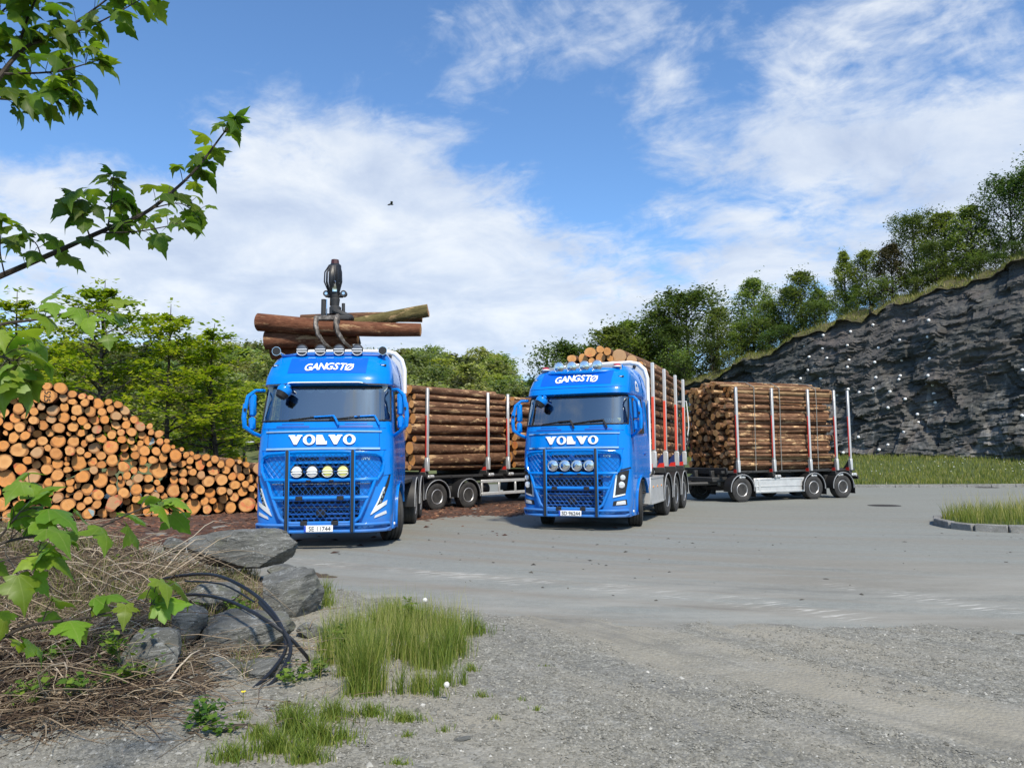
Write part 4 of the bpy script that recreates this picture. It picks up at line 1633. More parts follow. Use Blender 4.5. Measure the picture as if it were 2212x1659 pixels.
    for sg in (-1, 1):
        for k in range(-26, 27):
            c = k * pit
            run = []
            zz = .31
            while zz <= 1.70:
                x = c + sg * (zz - 1.0) * .86
                if inside(x, zz):
                    run.append(FP(x, zz, .055 + .003 * sg))
                else:
                    if len(run) > 1:
                        ms.tube(run[::3] + ([run[-1]] if (len(run) - 1) % 3 else []), .0042, 4, caps=False)
                    run = []
                zz += .02
            if len(run) > 1:
                ms.tube(run[::3] + ([run[-1]] if (len(run) - 1) % 3 else []), .0042, 4, caps=False)
    ms.build('wire_mesh', mat('blue_wire', (.01, .11, .36), .4, .2), fb)
    lamp_x = [-.405, -.135, .135, .405]
    for k, x in enumerate(lamp_x):
        if gen == 1:
            round_lamp(T, 'driving_lamp', (x, -.10, 1.37), .108, LENS if k < 2 else LENSY, 0)
        else:
            round_lamp(T, 'driving_lamp', (x + .02, -.10, 1.385), .112, REFL, 0, False)
    # ---- number plate
    np_ = MB().box((0, -.165, .375), (.50, .014, .112), .003).build('number_plate', LETTER, T)
    b_ = MB().box((-.232, -.174, .375), (.035, .006, .108)).build('plate_band', PLATEB, np_)
    tx = MB()
    vs, fs = text_verts(plate, .108, 0, .002, .96)
    letters_on(tx, vs, fs, .022, .338, lambda x, z: -.174, .002)
    tx.build('plate_lettering', INK, np_)
    # ---- head lamps, fog lamps, indicators
    for sg in (-1, 1):
        if gen == 1:
            hl = MB()
            on_front(hl, ([(sg * 1.175, 1.30), (sg * 1.115, 1.10), (sg * .99, .80), (sg * .875, .60)], [(sg * 1.195, 1.30), (sg * 1.17, 1.12), (sg * 1.085, .86), (sg * 1.02, .70)]), .012, .03)
            h_ = hl.build('headlamp', BLACK, T)
            le = MB()
            on_front(le, ([(sg * 1.085, 1.07), (sg * .985, .82), (sg * .865, .585)], [(sg * 1.115, 1.07), (sg * 1.015, .82), (sg * .905, .60)]), .02, .02)
            le.build('light_strip', LENS, h_)
            le = MB()
            on_front(le, ([(sg * .875, .585), (sg * .93, .715)], [(sg * 1.135, .76), (sg * 1.15, .84)]), .022, .02)
            le.build('lamp_lens', LENS, h_)
            for (x, z) in ((1.085, .98), (1.06, .90), (1.03, .82)):
                MB().box((sg * x, front_y(x, z, .018), z), (.045, .03, .05), .008).build('lamp_unit', REFL, h_)
            fg = MB()
            on_front(fg, ([(sg * .93, .525), (sg * .95, .575)], [(sg * 1.14, .60), (sg * 1.13, .655)]), .014, .02)
            fg.build('fog_lamp', LENS, T)
        else:
            hl = MB()
            on_front(hl, ([(sg * .955, 1.22), (sg * .94, 1.0), (sg * .90, .72)], [(sg * 1.20, 1.28), (sg * 1.17, 1.0), (sg * 1.13, .76)]), .012, .03)
            h_ = hl.build('headlamp', BLACK, T)
            le = MB()
            on_front(le, ([(sg * .955, 1.20), (sg * .925, .95), (sg * .89, .705)], [(sg * .985, 1.20), (sg * .955, .95), (sg * .93, .71)]), .02, .02)
            on_front(le, ([(sg * .89, .70), (sg * .90, .735)], [(sg * 1.13, .755), (sg * 1.13, .785)]), .021, .02)
            le.build('light_strip', LENS, h_)
            for (x, z, r_) in ((1.085, 1.12, .062), (1.06, .965, .075)):
                u = MB()
                u.lathe([(-.03, r_), (-.05, r_ * .8), (-.055, .001)], (sg * x, front_y(x, z, -.015), z), 'Y', 16)
                u.build('lamp_unit', LENS, h_)
            tr_ = MB()
            on_front(tr_, ([(sg * .95, 1.235), (sg * .95, 1.262)], [(sg * 1.225, 1.31), (sg * 1.225, 1.34)]), .03, .03)
            tr_.build('lamp_brow', BLACK, h_)
            fg = MB()
            on_front(fg, ([(sg * .88, .53), (sg * .90, .625)], [(sg * 1.16, .545), (sg * 1.15, .66)]), .010, .02)
            f_ = fg.build('fog_lamp', BLACK, T)
            fg = MB()
            on_front(fg, ([(sg * .95, .545), (sg * .97, .615)], [(sg * 1.14, .56), (sg * 1.13, .64)]), .016, .02)
            fg.build('fog_lens', LENS, f_)
        cm = MB()
        on_front(cm, ([(sg * 1.0, 1.27), (sg * 1.06, 1.5), (sg * 1.10, 1.72)], [(sg * 1.225, 1.30), (sg * 1.228, 1.5), (sg * 1.225, 1.74)]), .016, .05)
        cm.build('corner_panel', BLUE, T)
        mk = MB().lathe([(0, .028), (.02, .025), (.028, .001)], (sg * 1.24, .40, .40), 'X', 10)
        mk.build('side_marker', WHITE, T)
        rl = MB().box((sg * 1.0, front_y(1.0, 3.33, .012), 3.33), (.13, .03, .035), .008)
        r_ = rl.build('roof_marker', BLACK, T)
        MB().box((sg * 1.0, front_y(1.0, 3.33, .030), 3.33), (.06, .02, .018), .004).build('marker_lens', LENS, r_)
        # mirrors
        mr = MB()
        xi = sg * 1.19
        mr.tube([(xi, .55, 2.86), (xi + sg * .12, .40, 2.85), (xi + sg * .235, .33, 2.74), (xi + sg * .275, .31, 2.5)], [.032, .030, .036, .040], 8)
        mr.tube([(xi + sg * .275, .31, 2.6), (xi + sg * .290, .30, 2.35), (xi + sg * .275, .31, 2.18), (xi + sg * .15, .42, 2.07), (xi + sg * .01, .58, 1.99)], [.040, .044, .044, .036, .036], 8)
        mr.box((xi + sg * .165, .40, 2.58), (.125, .11, .42), .035)
        mr.box((xi + sg * .170, .40, 2.24), (.12, .11, .24), .035)
        mo = mr.build('mirror', BLUE, T)
        gm = MB()
        gm.box((xi + sg * .165, .458, 2.58), (.10, .012, .37), .004)
        gm.box((xi + sg * .170, .458, 2.24), (.095, .012, .20), .004)
        gm.build('mirror_glass', CHROME, mo)
        sm = MB()
        sm.box((xi + sg * .262, .255, 2.49), (.04, .02, .05))
        sm.build('mirror_joint', BLACK, mo)
    # small model script on the grille
    bd = MB()
    vs, fs = text_verts('FH16', .07, .25, .004)
    letters_on(bd, vs, fs, .77, 1.56, lambda x, z: front_y(x, z), .012)
    bd.build('model_badge', CHROME, T)
    # ---- roof equipment
    rb = MB()
    zb = 3.565
    if gen == 1:
        rb.tube([(x, .70 + .14 * abs(x) ** 2, zb - .02) for x in np.linspace(-.95, .95, 15)], .028, 8)
        for x in (-.75, -.25, .25, .75):
            rb.tube([(x, .70 + .14 * x * x, zb), (x, .98, zb - .02)], .02, 6)
        bar = rb.build('roof_bar', BLUE_D, T)
        for k, x in enumerate((-.52, -.175, .175, .52)):
            round_lamp(T, 'roof_lamp', (x - .02, .68, 3.64), .112, mat('grey_lens', (.07, .075, .085), .3, coat=1.0), R(2))
        for x in (-.34, 0, .34):
            MB().box((x, .63, 3.475), (.14, .02, .022), .004).build('roof_light', LENS, bar)
        for sg in (-1, 1):
            hn = MB()
            hn.lathe([(.0, .085), (.02, .075), (.10, .045), (.30, .03), (.62, .028)], (sg * 1.0 - .02, .66, 3.62), 'Y', 16)
            hn.cur = 1
            hn.lathe([(.002, .078), (.05, .05), (.12, .001)], (sg * 1.0 - .02, .655, 3.62), 'Y', 16)
            hn.build('air_horn', [CHROME, BLACK], T)
    else:
        P_ = [(-1.02, .98, 3.50), (-.95, .80, 3.42), (-.7, .60, 3.405), (-.3, .52, 3.40), (.3, .52, 3.40), (.7, .60, 3.405), (.95, .80, 3.45), (1.02, 1.0, 3.55)]
        rb.tube([(x * .9, y, z + .06) for x, y, z in P_], .04, 8)
        bar = rb.build('roof_bar', BLUE, T)
        pl = MB()
        pl.box((0, .86, 3.56), (1.9, .05, .16), .01)
        pl.build('lamp_panel', GREY, bar)
        for x in (-.45, -.15, .15, .45):
            round_lamp(T, 'roof_lamp', (x, .62, 3.60), .118, REFL, R(3), False)
        for x in (-.84, .86):
            be = MB()
            be.lathe([(0, .09), (.03, .09)], (x, .80, 3.57), 'Z', 14)
            be.cur = 1
            be.lathe([(.03, .085), (.065, .08), (.078, .05), (.08, .001)], (x, .80, 3.57), 'Z', 14)
            be.build('beacon', [WHITE, REDL], T)
    # headboard behind the cab: pale rounded hoop and plate
    hb = MB()
    pts_h = [(-1.20, 1.2), (-1.20, 3.45), (-1.14, 3.66), (-1.0, 3.80), (-.8, 3.85), (.8, 3.85), (1.0, 3.80), (1.14, 3.66), (1.20, 3.45), (1.20, 1.2)]
    hb.tube([(x, 2.42, max(z, 2.95 if gen == 1 else z)) for x, z in pts_h], .05, 8)
    hb.build('headboard_hoop', WHITE, T)
    pl = MB()
    pl.prism([(x * .985, z) for x, z in pts_h], 2.40, 2.44)
    hp = pl.build('headboard', LIGHTGREY, T)
    for (x, z) in ((-.2, 3.78), (.15, 3.79), (.5, 3.78), (.9, 3.74)):
        MB().lathe([(0, .04), (-.05, .036), (-.06, .001)], (x, 2.39, z), 'Y', 10).build('work_lamp', BLACK, hp)
    for sg in (-1, 1):      # roof side deflectors
        df = MB()
        df.grid(lambda u, v: (sg * (lerp_table(HALFW, 2.9 + .62 * v) + .012), 1.95 + (.40 - .12 * v) * u, 2.9 + .62 * v), 4, 6)
        df.build('side_deflector', BLUE, T)
        lo = MB()
        lo.grid(lambda u, v: (sg * 1.225, 2.26 + .13 * u, 1.15 + 1.75 * v), 2, 2)
        lo.build('side_fairing', BLUE, T)
    # ---- chassis, wheels
    cs_ = MB()
    for sg in (-1, 1):
        cs_.box((sg * .42, (length + .6) / 2, .86), (.10, length - .6, .28), .01)
    for y in np.arange(1.0, length, 1.2):
        cs_.box((0, y, .86), (.84, .12, .2), .01)
    cs_.box((0, 1.40, .52), (2.0, .14, .14), .02)
    cs_.box((0, .30, .60), (1.9, .10, .3), .02)
    cs_.box((0, 1.2, 1.15), (1.9, 1.7, .12), .02)
    for y in rear_axles:
        cs_.box((0, y, .5), (1.9, .16, .16), .02)
    cs_.build('chassis', DARK, T)
    for sg in (-1, 1):
        add_wheel(T, (sg * 1.05, 1.40, .50), sg, W_TRUCK, steer)
        for y in rear_axles:
            add_wheel(T, (sg * 1.06, y, .50), sg, W_TRUCK)
            mudguard(T, y, sg * 1.03, (.60, .52), .40)
    return T


def side_boxes(T, y0, y1):
    for sg in (-1, 1):
        b = MB()
        b.box((sg * 1.06, (y0 + y1) / 2, .74), (.34, y1 - y0, .66), .02)
        bo = b.build('side_box', ALU, T)
        e = MB()
        for z in (.44, 1.05):
            e.box((sg * 1.237, (y0 + y1) / 2, z), (.012, y1 - y0 - .03, .05))
        e.build('box_rail', ALU, bo)
        for k in range(3):
            r_ = MB().lathe([(0, .025), (.014, .022), (.018, .001)], (sg * 1.23, y0 + (k + .6) * (y1 - y0) / 3.2, .82), 'X', 10)
            r_.build('side_reflector', ORANGE, bo)


def stake(parent, x, y, z0, z1, lean=0.0, red=True, pad=True, thin=.085, trailer=False):
    """upright post: aluminium profile with a coloured band on its forward face and a gusset at the foot"""
    sg = 1 if x > 0 else -1
    m = MB()

    def P(z):
        return x + sg * lean * (z - z0)
    h = z1 - z0
    rot = Matrix.Rotation(math.atan(sg * lean), 3, 'Y')
    m.box((P((z0 + z1) / 2), y, (z0 + z1) / 2), (thin, thin, h), .014, rot)
    m.box((P(z0 + .25), y, z0 + .2), (thin * 1.5, thin * 1.25, .40), .014, rot)
    o = m.build('stake', ALU, parent)
    if red:
        b = MB()
        b.box((P(z0 + h * .42), y - thin / 2 - .008, z0 + h * .42), (thin * (.45 if trailer else .72), .016, h * .50), .003, rot)
        b.build('warning_band', RED if trailer else REDO, o)
    if pad:
        b = MB()
        b.prism([(P(z0) - sg * .02, z0 - .02), (P(z0) - sg * .34, z0 - .02), (P(z0) - sg * .30, z0 + .06), (P(z0) - sg * .05, z0 + .36)], y - .05, y + .03)
        b.cur = 1
        b.prism([(P(z0) - sg * .03, z0 - .03), (P(z0) - sg * .24, z0 - .03), (P(z0) - sg * .16, z0 + .09), (P(z0) - sg * .03, z0 + .10)], y - .058, y + .038)
        b.build('stake_foot', [DARK if trailer else NAVY, RED], o)
    return o


def bunk(parent, y, z, half=1.2):
    m = MB()
    m.box((0, y, z - .09), (2 * half, .14, .16), .015)
    return m.build('bunk', DARK, parent)

# ------------------------------------------------------------------ logs
def log_mesh(L, r0, r1, seed, mats, seg=14, rings=7, bend=.02, sag=0.0, lump=.06):
    rg = random.Random(seed)
    ph = [rg.uniform(0, 6.3) for _ in range(6)]
    el = rg.uniform(-.11, .11)
    vs, fs, mi = [], [], []
    for j in range(rings):
        t = j / (rings - 1)
        y = L * t
        r = r0 + (r1 - r0) * t
        cx = bend * math.sin(t * 3.1 + ph[4]) + sag * math.sin(math.pi * t) * 0
        cz = bend * math.sin(t * 2.6 + ph[5]) - sag * math.sin(math.pi * t)
        for k in range(seg):
            a = 2 * math.pi * k / seg
            q = 1 + lump * math.sin(2 * a + ph[0] + t) + lump * .6 * math.sin(3 * a + ph[1]) + lump * .35 * math.sin(5 * a + ph[2] + 3 * t) + rg.uniform(-.012, .012)
            if j == 0:
                q *= 1.0
            vs.append((cx + r * q * (1 + el) * math.cos(a), y + (rg.uniform(-.006, .006) if j in (0, rings - 1) else 0), cz + r * q * (1 - el) * math.sin(a)))
    for j in range(rings - 1):
        for k in range(seg):
            k2 = (k + 1) % seg
            fs.append((j * seg + k, (j + 1) * seg + k, (j + 1) * seg + k2, j * seg + k2))
            mi.append(0)
    fs.append(tuple(range(seg)))
    mi.append(1)
    fs.append(tuple((rings - 1) * seg + k for k in range(seg))[::-1])
    mi.append(1)
    me = bpy.data.meshes.new('log')
    me.from_pydata(vs, [], fs)
    for m in mats:
        me.materials.append(m)
    me.polygons.foreach_set('material_index', mi)
    me.polygons.foreach_set('use_smooth', [True] * len(fs))
    me.set_sharp_from_angle(angle=R(50))
    me.update()
    return me


def pack(x0, x1, top, radii, n, rng, floor=0.0, samples=160, wall=True):
    """drop discs one after another into the lowest free place under the outline top(x)"""
    C = []
    xs = np.linspace(x0, x1, samples)
    for _ in range(n):
        r = radii(rng)
        lo, hi = (x0 + r, x1 - r) if wall else (x0, x1)
        xx = xs[(xs >= lo) & (xs <= hi)] + rng.uniform(-.02, .02)
        z = np.full(len(xx), floor + r)
        for (cx, cz, cr) in C:
            d2 = (cr + r) ** 2 - (xx - cx) ** 2
            m_ = d2 > 0
            z[m_] = np.maximum(z[m_], cz + np.sqrt(d2[m_]))
        gap = np.array([top(float(q)) for q in xx]) - (z + r * .7)
        k = np.argmax(gap)
        if gap[k] < 0:
            ok = False
            for r2 in (.10, .07):
                if r2 < r:
                    pass
            continue
        C.append((float(xx[k]), float(z[k]), r))
    return C


def put_log(name, me, M, scale=1.0):
    o = link_obj(name, me)
    o.matrix_world = M
    if scale != 1.0:
        o.scale = (scale, o.scale[1], scale)
    return o


def frame(loc, phi):
    return Matrix.Translation(loc) @ Matrix.Rotation(-phi, 4, 'Z')


# ---- the roadside pile -------------------------------------------
PA, PD = Vector((-13.3, 19.4, 0)), Vector((.891, .454, 0))
PN = Vector((-PD.y, PD.x, 0))              # axis of the logs, going back
PILE = Matrix(((PD.x, PN.x, 0, PA.x), (PD.y, PN.y, 0, PA.y), (0, 0, 1, 0), (0, 0, 0, 1)))
pile_top = lambda s: lerp_table([(-2.2, 3.3), (-.6, 3.75), (1.3, 3.72), (1.7, 3.45), (2.65, 3.22), (3.2, 2.82), (3.74, 2.45), (4.1, 2.10), (4.5, 1.85), (4.9, 1.75), (6.2, 1.52), (7.2, 1.40)], s)


def pile_r(rng):
    q = rng.random()
    return rng.uniform(.088, .125) if q < .48 else rng.uniform(.125, .16) if q < .80 else rng.uniform(.16, .245) if q < .92 else rng.uniform(.06, .08)


prng = np.random.default_rng(4)
circ = pack(-1.0, 6.95, pile_top, pile_r, 520, prng, floor=.03, samples=260)
VAR = [log_mesh(5.0 + .25 * (k % 3), .16, .16 * (.84 + .05 * (k % 4)), 100 + k, [BARK, CUT], lump=.045 + .022 * (k % 5)) for k in range(24)]
PILE_LABEL = 'middle-sized log with round orange cut end inside the big log pile'
PG = 'logs in the roadside pile'
piled = []
lrng = random.Random(12)
spots = {'ink': at(99, 853, 19.9), 'blue': at(276, 914, 20.8), 'blue2': at(182, 1085, 20.0), 'gone': None}
for k, (s, z, r) in enumerate(circ):
    back = max(-.22, min(.22, lrng.gauss(0, .11)))
    tilt = Matrix.Rotation(lrng.uniform(-.02, .02), 4, 'Z') @ Matrix.Rotation(lrng.uniform(-.012, .012), 4, 'X')
    M = PILE @ Matrix.Translation((s, back, z)) @ tilt @ Matrix.Rotation(lrng.uniform(0, 6.28), 4, 'Y')
    o = put_log('spruce_log', VAR[k % 24], M, r * .965 / .16)
    if pile_top(s) - z < r + .12:
        lb = 'log lying on the top edge of the big log pile behind the blue truck'
    elif r > .17:
        lb = 'thick log with a broad orange cut end in the big log pile'
    elif r < .10:
        lb = 'thin log with a small orange cut end in the big log pile'
    else:
        lb = PILE_LABEL
    tag(o, lb, 'log', PG)
    piled.append((o, PILE @ Vector((s, back, z)), r))
# a few loose long ones sticking out on the pile's shoulder
for (a, b_, r, lb) in (((1040, 1), None, .13, ''),):
    pass
for (px, py, Y, r, yaw, lb) in ((292, 951, 20.7, .115, .55, 'thin log jutting out sideways from the shoulder of the log pile'),
                                (263, 935, 20.9, .13, .40, 'log lying askew on the shoulder of the log pile')):
    pass
used = set()


def nearest(P):
    best = min((i for i in range(len(piled)) if i not in used and piled[i][2] > .14), key=lambda i: (piled[i][1] - P).length)
    used.add(best)
    return piled[best]


o, c, r = nearest(spots['ink'])
o.location = Vector(o.location) - PN * .22
bpy.context.view_layer.update()
m = MB()
vs, fs = text_verts('525', r * 1.05, 0, .002)
m._add([(z - r * .36, -.012 + d, -x) for (x, d, z) in vs], fs)
fm = m.build('ink_mark', INK)
fm.parent = o
fm.matrix_parent_inverse = Matrix.Identity(4)
Rroll = o.matrix_world.to_3x3().normalized()
# keep the figures upright in the world whatever the log's own roll
loc_rot = (PILE.to_3x3().inverted() @ Rroll).inverted().to_4x4()
fm.matrix_local = Matrix.Diagonal((.16 / r, 1, .16 / r, 1)) @ loc_rot
o['label'] = 'log with 525 inked in black on its cut end, high in the pile'
for key, lb in (('blue', 'thick log with a pale blue patch on its cut end in the pile'),
                ('blue2', 'log with a blue grey smear on its cut end, low in the log pile')):
    o, c, r = nearest(spots[key])
    m = MB()
    n = 9
    m.prism([(.12 * math.cos(a), .03 + .10 * math.sin(a) * (1 + .15 * math.sin(5 * a))) for a in [math.pi * q / n for q in range(n + 1)]], -.006, -.014)
    pm = m.build('paint_mark', CUT_BLUE)
    pm.parent = o
    pm.matrix_local = Matrix.Identity(4)
    o['label'] = lb


# ---- loads ---------------------------------------------------------
def load(Fm, x0, x1, y0, L, z0, top, radii, n, seed, name, label, group, mats, jit=.06, stuff_under=None, yaw=.012, names=None, samples=90, edge=.22, cap=.40, pale=0.0, stuff_label='thin pulpwood packed inside the load of the rear trailer'):
    rng = np.random.default_rng(seed)
    rg = random.Random(seed)
    C = pack(x0, x1, top, radii, n, rng, floor=z0, samples=samples)
    rm = float(np.mean([c[2] for c in C]))
    var = [log_mesh(L * (1 + .015 * (k % 3 - 1)), rm, rm * (.80 + .06 * (k % 4)), seed * 50 + k, mats, lump=.03 + .012 * (k % 4), seg=12, rings=6) for k in range(18)]
    pvar = [log_mesh(L * (1 + .02 * (k - 1)), rm, rm * .8, seed * 50 + 30 + k, [PEELED, CUT], lump=.06, seg=12, rings=6) for k in range(4)] if pale else []
    objs, rest = [], []
    surface = set()
    for i, (x, z, r) in enumerate(C):
        # on the outside of the stack? (seen along its side or on top)
        if x + r > x1 - edge or top(x) - z < cap:
            surface.add(i)
    for i, (x, z, r) in enumerate(C):
        y = y0 + rg.uniform(-jit, jit) + (L if False else 0)
        flip = rg.random() < .5
        M = Fm @ Matrix.Translation((x, y, z)) @ Matrix.Rotation(rg.uniform(-yaw, yaw), 4, 'Z') @ Matrix.Rotation(rg.uniform(-.006, .006), 4, 'X') @ Matrix.Rotation(rg.uniform(0, 6.28), 4, 'Y')
        if stuff_under and i not in surface and r < stuff_under:
            rest.append((var[i % 18], M, r / rm))
            continue
        o = put_log(name, var[i % 18] if rg.random() >= pale else pvar[i % 4], M, r / rm)
        place = ', top layer' if top(x) - z < r + .10 else ', outer side' if x + r > x1 - .22 else ''
        tag(o, ('thick ' if r > rm * 1.25 else 'thin ' if r < rm * .8 else '') + label + place, 'log', group)
        objs.append((o, x, z, r))
    if rest:
        bm = bmesh.new()
        for me, M, s in rest:
            k = len(bm.verts)
            bm.from_mesh(me)
            bm.verts.ensure_lookup_table()
            S = M @ Matrix.Diagonal((s, 1, s, 1))
            for v in bm.verts[k:]:
                v.co = S @ v.co
        me = bpy.data.meshes.new('pulpwood')
        bm.to_mesh(me)
        bm.free()
        for m_ in mats:
            me.materials.append(m_)
        me.set_sharp_from_angle(angle=R(50))
        objs.append((tag(link_obj('packed_wood', me), stuff_label, 'logs', kind='stuff'), 0, 0, 0))
    return objs


# ---- truck one (lifting logs) --------------------------------------
T1_LOC, T1_PHI = (-3.41, 13.35, 0), R(-2.0)
T1 = make_truck('timber_truck', T1_LOC, T1_PHI, 1, 'SE 11744', R(20), (5.0, 6.37), 7.2)
tag(T1, 'blue timber truck with slanting V-shaped headlamps and plate SE 11744, its crane lifting logs', 'truck', 'blue timber trucks')
F1 = frame(T1_LOC, T1_PHI)
F1i = F1.inverted()
dk = MB()
dk.box((0, 4.9, 1.06), (2.3, 4.3, .10), .02)
dk.build('load_bed', DARK, T1)
# crane: column, folded boom, grapple. Built in world terms along one upright plane, then turned into the truck's frame
crane = empty('crane', (0, 0, 0), 0, T1)


def W2T(p):
    return F1i @ Vector(p)


def cpt(px, py, Y):
    return W2T(at(px, py, Y))


k_ = lambda Y: at(722, 700, Y).x
col_b = W2T((k_(18.9), 18.9, 1.1))
m = MB()
m.tube([col_b, W2T((k_(18.9), 18.9, 2.2)), W2T((k_(18.9), 18.9, 4.45))], [.26, .20, .17], 10)
m.box(W2T((k_(18.9), 18.9, 1.0)), (1.6, .5, .3), .04)
m.build('crane_column', RED, crane)
m = MB()
a0, a1, a2 = W2T((k_(18.9), 18.9, 4.35)), W2T((k_(20.1), 20.1, 5.75)), W2T((k_(17.5), 17.5, 6.12))
for (p, q, w) in ((a0, a1, .13), (a1, a2, .11)):
    m.tube([p, p.lerp(q, .5), q], [w * 1.15, w, w * .85], 4, smooth=False)
m.tube([W2T((k_(19.0) - .22, 19.0, 3.9)), W2T((k_(19.7) - .22, 19.7, 5.3))], .07, 8)
m.tube([W2T((k_(17.5) - .0, 17.5, 6.32)), W2T((k_(17.5), 17.5, 5.95))], [.09, .13], 8)
m.build('boom', mat('dark_red_steel', (.055, .012, .012), .5), crane)
m = MB()
hx = k_(17.4)
m.box(W2T((hx, 17.42, 5.98)), (.28, .16, .46), .05)
for k in range(13):
    dx = -.175 + .35 * k / 12
    hh = random.Random(k).uniform(.02, .10)
    p0, p1 = (hx + dx * .7, 17.36, 6.16), (hx + dx * .55, 17.36, 5.42)
    m.tube([W2T(p0), W2T((hx + dx * 1.1, 17.30 - hh, 5.95)), W2T((hx + dx * 1.15, 17.30 - hh, 5.72)), W2T(p1)], .017, 5)
m.build('hydraulic_hoses', HOSE, crane)
m = MB()
m.lathe([(-.02, .07), (.05, .10), (.30, .10), (.34, .05)], W2T((hx + .02, 17.4, 5.33)), 'Z', 12)
m.lathe([(0, .14), (.16, .14), (.20, .09), (.36, .11), (.42, .06)], W2T((hx + .02, 17.4, 4.98)), 'Z', 14)
m.box(W2T((hx + .02, 17.4, 5.44)), (.40, .08, .13), .03)
for dx in (-.19, .22):
    m.lathe([(-.06, .075), (.06, .075)], W2T((hx + dx, 17.4, 5.47)), 'Y', 12)
m.tube([W2T((hx - .27, 17.45, 5.35)), W2T((hx - .275, 17.45, 4.72))], .058, 8)
m.tube([W2T((hx + .20, 17.45, 5.25)), W2T((hx + .205, 17.45, 4.85))], .04, 8)
m.build('rotator', DARK, crane)
m = MB()
m.tube([W2T((hx - .19, 17.43, 5.35)), W2T((hx - .19, 17.43, 4.8))], .014, 6)
for dx in (-.19, .22):
    m.lathe([(-.066, .035), (.066, .035)], W2T((hx + dx, 17.4, 5.47)), 'Y', 10)
m.lathe([(0, .07), (.22, .08), (.25, .10), (.27, .05)], W2T((hx + .02, 17.33, 5.50)), 'Z', 10)
m.build('piston_rod', CHROME, crane)
GRAP = mat('worn_grapple', build=lambda nt, b: (nt.link(nt.ramp(nt.noise(nt.coord('Object'), 7, 6, .7), [(.35, (.03, .026, .022)), (.5, (.11, .095, .08)), (.68, (.36, .33, .30))]), b.inputs['Base Color']), b.inputs['Metallic'].__setattr__('default_value', .3)))
m = MB()
m.box(W2T((hx + .0, 17.3, 4.86)), (.86, .26, .14), .04)
m.box(W2T((hx + .22, 17.35, 4.96)), (.52, .30, .14), .05, Matrix.Rotation(R(24), 3, 'Y'))
m.build('grapple_body', DARK, crane)
m = MB()
zc = 4.50
for (dx, fw) in ((-.34, .055), (.13, .062)):
    path = [(hx + dx, 17.10, 4.86), (hx + dx + .01, 16.98, 4.68), (hx + dx + .07, 16.94, 4.45), (hx + dx + .20, 17.00, 4.24), (hx + dx + .36, 17.16, 4.10), (hx + dx + .48, 17.32, 4.07)]
    m.tube([W2T(p) for p in path], [fw * 1.1, fw, fw * .9, fw * .75, fw * .6, fw * .35], 6)
path = [(hx + .28, 17.72, 4.90), (hx + .42, 17.86, 4.62), (hx + .50, 17.84, 4.35), (hx + .44, 17.66, 4.12), (hx + .30, 17.40, 4.06)]
m.tube([W2T(p) for p in path], [.06, .055, .05, .045, .02], 6)
m.box(W2T((hx - .12, 17.10, 4.83)), (.56, .10, .12), .03)
m.box(W2T((hx + .16, 17.06, 4.80)), (.11, .10, .24), .03)
m.build('grapple_claw', GRAP, crane)

# logs in the grapple
HG = 'logs held in the grapple'
for (A, B, r0, r1, mt, lb, sd, sag) in (
        (at(556, 698, 17.25), at(909, 711, 17.20), .225, .158, [BARK_R, CUT], 'long reddish log hanging level in the crane grapple above the truck cab', 1, .05),
        (at(640, 718, 17.62), at(925, 673, 17.55), .125, .160, [BARK_G, CUT], 'mossy green-brown log slanting up to the right in the crane grapple', 2, 0),
        (at(650, 690, 17.85), at(912, 687, 17.95), .12, .13, [BARK, CUT], 'brown log tucked behind the mossy one in the crane grapple', 4, 0),
        (at(574, 738, 17.45), at(772, 726, 17.50), .195, .15, [BARK_R, CUT], 'short thick log under the others in the crane grapple', 3, 0),
        (at(586, 762, 17.75), at(760, 741, 17.75), .19, .15, [BARK_R, CUT], 'lowest log in the crane grapple, hanging just over the cab roof', 6, 0)):
    d = (B - A)
    L = d.length
    me = log_mesh(L, r0, r1, 900 + sd, mt, seg=18, rings=12, bend=.03, sag=sag, lump=.035)
    q = d.to_track_quat('Y', 'Z')
    o = put_log('held_log', me, Matrix.Translation(A) @ q.to_matrix().to_4x4())
    tag(o, lb, 'log', HG)

